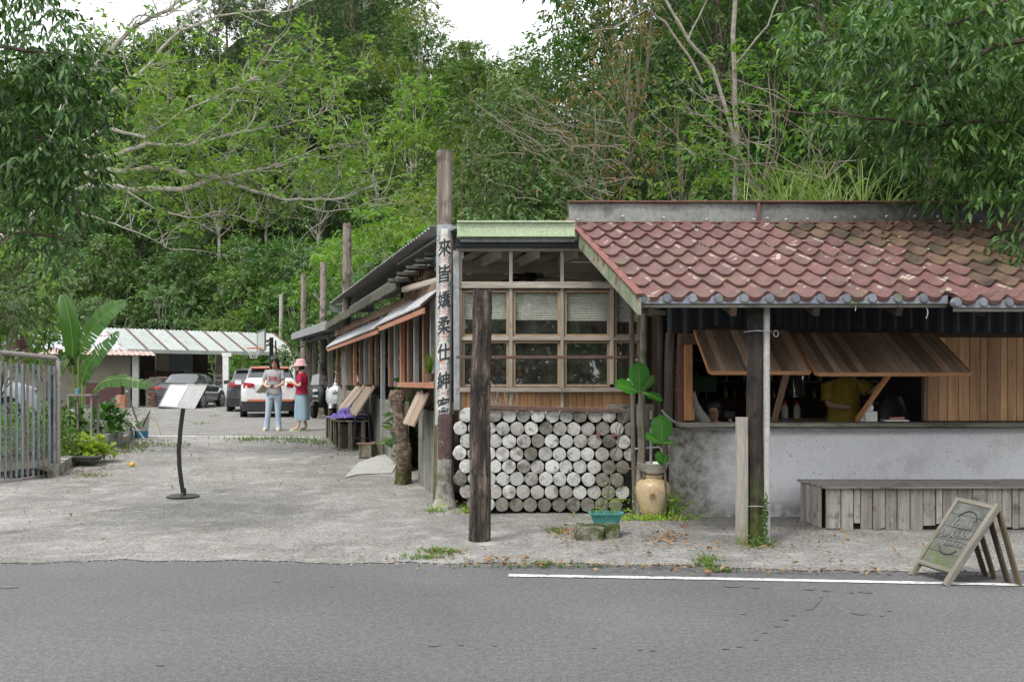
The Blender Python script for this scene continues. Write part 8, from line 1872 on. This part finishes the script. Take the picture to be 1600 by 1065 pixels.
# ------------------------------------------------------------------ trees on the other side of the road (mirrored in the panes)
for (x, y, s, k) in [(-15 + 3.2 * i, -13 - (i % 2) * 1.5, .95, 'broad_dark' if i % 3 else 'broad_mid') for i in range(10)] + [(-14 + 4.5 * i, -18, 1.5, 'broad_dark') for i in range(7)]:
    t = dup_tree(PROT.get((k, 0)) or PROT[(k, 1)], (x, y, -2.2), x, s, label='roadside tree across the road, mirrored in the window panes', category='tree', group='trees across the road')
# ------------------------------------------------------------------ weeds, litter, grass
def tufts(name, spots, lab, kind='grass', L=.09, n=26, W=.007):
    cs = []
    for (px, py, sx_, sy_, k) in spots:
        for _ in range(k * 4): c = G(px + rnd.gauss(0, sx_ * 1.2), py + rnd.gauss(0, sy_)); cs.append(c)
    return blades(name, cs, n, L, W, LEAF[kind], None, .9, label=lab, category='grass') 
o_ = tufts('weed_grass', [(690, 862, 14, 3, 30), (665, 872, 18, 2, 20), (1105, 878, 8, 6, 26), (850, 882, 8, 1.5, 10), (1125, 893, 10, 1, 8), (870, 830, 10, 3, 16), (680, 798, 10, 4, 10), (720, 792, 8, 5, 14), (1070, 798, 22, 4, 30), (1010, 808, 14, 3, 16), (148, 743, 12, 1.5, 14), (860, 886, 60, 1, 14), (1188, 853, 10, 3, 14)], 'tufts of green weeds growing in cracks of the concrete', L=.05, n=5, W=.005); o_['kind'] = 'stuff'
o_ = tufts('yard_grass', [(410, 686, 26, 1.5, 26), (480, 690, 24, 3, 34), (540, 690, 20, 3, 16), (384, 688, 12, 1.2, 14), (508, 641, 16, 5, 60), (530, 645, 14, 5, 40), (470, 645, 14, 2, 20), (190, 640, 22, 5, 50), (160, 650, 20, 6, 40), (335, 650, 6, .6, 3), (315, 662, 5, .6, 3), (230, 695, 30, 3, 30), (205, 702, 16, 4, 24), (557, 700, 18, 4, 20)], 'patches of grass at the edges of the yard', L=.09, n=5, W=.007); o_['kind'] = 'stuff'
def litter(name, spots, lab, L=.07):
    Ps = []
    for (px, py, sx_, sy_, k) in spots:
        for _ in range(k):
            c = G(px + rnd.gauss(0, sx_), max(700 if py > 705 else 640, py + rnd.gauss(0, sy_))); Ps.append((c.x, c.y, c.z + .02 + abs(rnd.gauss(0, .008))))
    n = len(Ps); D = nrng.normal(size=(n, 3)) * [1, 1, .18]; N = nrng.normal(size=(n, 3)) * .3 + [0, 0, 1]
    return leaf_mesh(name, np.array(Ps), D, N, L * nrng.uniform(.4, 1.2, n), L * .45 * nrng.uniform(.6, 1.3, n), LEAF['litter'], None, -.12, label=lab, category='fallen leaves', kind='stuff')
litter('dry_leaf_litter', [(900, 838, 18, 7, 60), (1040, 842, 20, 7, 110), (880, 834, 12, 6, 50), (960, 860, 40, 8, 20), (780, 878, 30, 2, 40), (700, 868, 24, 4, 24), (850, 886, 90, 1.5, 60), (1050, 889, 60, 2, 34), (1250, 896, 130, 2, 60), (1250, 830, 70, 8, 40), (1300, 862, 120, 18, 60), (1450, 870, 80, 14, 24), (1150, 858, 40, 6, 30), (1510, 820, 60, 12, 20), (300, 745, 180, 18, 90), (130, 720, 30, 12, 220), (170, 700, 25, 10, 160), (100, 742, 30, 3, 60), (150, 745, 20, 2, 24), (560, 712, 30, 6, 60), (470, 700, 60, 8, 30), (60, 790, 70, 30, 30), (400, 840, 250, 20, 30), (520, 730, 90, 14, 24), (640, 870, 260, 5, 30), (240, 694, 24, 4, 60), (1060, 820, 20, 5, 30)], 'scattered dry brown leaves on the ground', .065)
# stones and crumbs on the concrete
mb = MB()
for _ in range(1500):
    px = rnd.uniform(0, 1600); py = rnd.uniform(715, 892) if rnd.random() < .7 else rnd.uniform(850, 888); c = G(px, py); r = rnd.uniform(.004, .013) * (1.3 if rnd.random() < .1 else 1)
    if c.y < 8.5: continue
    a = rnd.uniform(0, 2); vs = [(c.x + r * math.cos(a + k * 1.57), c.y + r * math.sin(a + k * 1.57), c.z + .004) for k in range(4)] + [(c.x, c.y, c.z + .006 + r * .7)]
    mb.add(vs, [(0, 1, 4), (1, 2, 4), (2, 3, 4), (3, 0, 4)])
for _ in range(600):
    px = rnd.uniform(0, 1600); x_ = (px - 800) * 8.2 / F; e_ = apron_edge(x_)[0] + rnd.gauss(0, .05) + .0; r = rnd.uniform(.004, .014)
    a = rnd.uniform(0, 2); mb.add([(x_ + r * math.cos(a + k * 1.57), e_ + r * math.sin(a + k * 1.57), .001 if e_ < apron_edge(x_)[0] else .008) for k in range(4)] + [(x_, e_, .004 + r * .8)], [(0, 1, 4), (1, 2, 4), (2, 3, 4), (3, 0, 4)])
mb.build('loose_grit', M_APRON, kind='stuff', label='loose grit and pebbles on the rough concrete', category='grit')
# creepers by the jar and on the mossy post
def groundplant(name, spots, kind, L, W, lab, cat='plant'):
    Ps = []
    for (p, sx_, sy_, sz_, k) in spots: Ps += [tuple(Vector(p) + Vector((rnd.gauss(0, sx_), rnd.gauss(0, sy_), abs(rnd.gauss(0, sz_)) + .01))) for _ in range(k)]
    n = len(Ps); return leaf_mesh(name, np.array(Ps), nrng.normal(size=(n, 3)) + [0, -.3, .5], nrng.normal(size=(n, 3)) * .5 + [0, -.4, 1], L * nrng.uniform(.6, 1.2, n), W, LEAF[kind], None, .15, label=lab, category=cat)
groundplant('creeping_weeds', [((1.5, 10.75, 0), .3, .07, .03, 420), ((1.15, 11.0, 0), .12, .06, .14, 160), ((1.75, 10.85, 0), .1, .04, .08, 90)], 'lime', .04, .022, 'low bright creeping weeds around the foot of the ceramic jar')
groundplant('fern', [((1.78, 10.8, .12), .05, .03, .08, 60)], 'light', .12, .025, 'small bright fern between the jar and the counter wall')
groundplant('climbing_creeper', [((wx(1195, 9.1), 9.08, z), .008, .01, .02, 16) for z in np.linspace(.02, .42, 14)] + [((wx(1190, 9.1), 9.05, 0), .07, .03, .04, 120)], 'mid', .028, .02, 'small-leaved creeper climbing the mossy roof post')
groundplant('weed_rosette', [((-.5, 11.35, 0), .05, .04, .05, 60), ((-.85, 11.4, 0), .05, .04, .05, 50)], 'lime', .06, .02, 'weeds growing at the cement foot of the banner pole')['kind'] = 'stuff'
groundplant('garden_undergrowth', [((ke(y) - rnd.uniform(.3, 3.2), y, g(y) + .12), .25, .25, .16, 40) for y in np.linspace(14.8, 22.5, 34)], 'mid', .13, .05, 'mixed low plants filling the garden bed', 'undergrowth')['kind'] = 'stuff'
# roof litter
n = 130; Ps = []
for _ in range(n):
    u, v = rnd.uniform(3.0, 6.0), rnd.uniform(.02, .5) ** 1.0; q = RL + Vector((u, 0, 0)) + SV * v * rnd.random() + rn * .05; Ps.append(tuple(q))
leaf_mesh('roof_leaf_litter', np.array(Ps), nrng.normal(size=(n, 3)) * [1, .6, .3], nrng.normal(size=(n, 3)) * .3 + np.array(rn), .07, .025, LEAF['litter'], None, -.2, label='dead leaves and twigs lying on the mossy part of the tile roof', category='fallen leaves', kind='stuff')
for (px, lz, zz) in ((1338, .09, 2.2), (1449, .16, 2.2)):
    a = P(px, 470, 9.0); mb = MB(); mb.tube(wig(a, a - Vector((.01, 0, lz)), 5, .08), .0035, 4); lit('dangling_string', mb, plain('string', (.5, .47, .4), .9) if 'string' not in MATS else MATS['string'], a, 'thin pale string dangling from the tile eave, %s one' % ('left' if px < 1400 else 'right'), 'string')
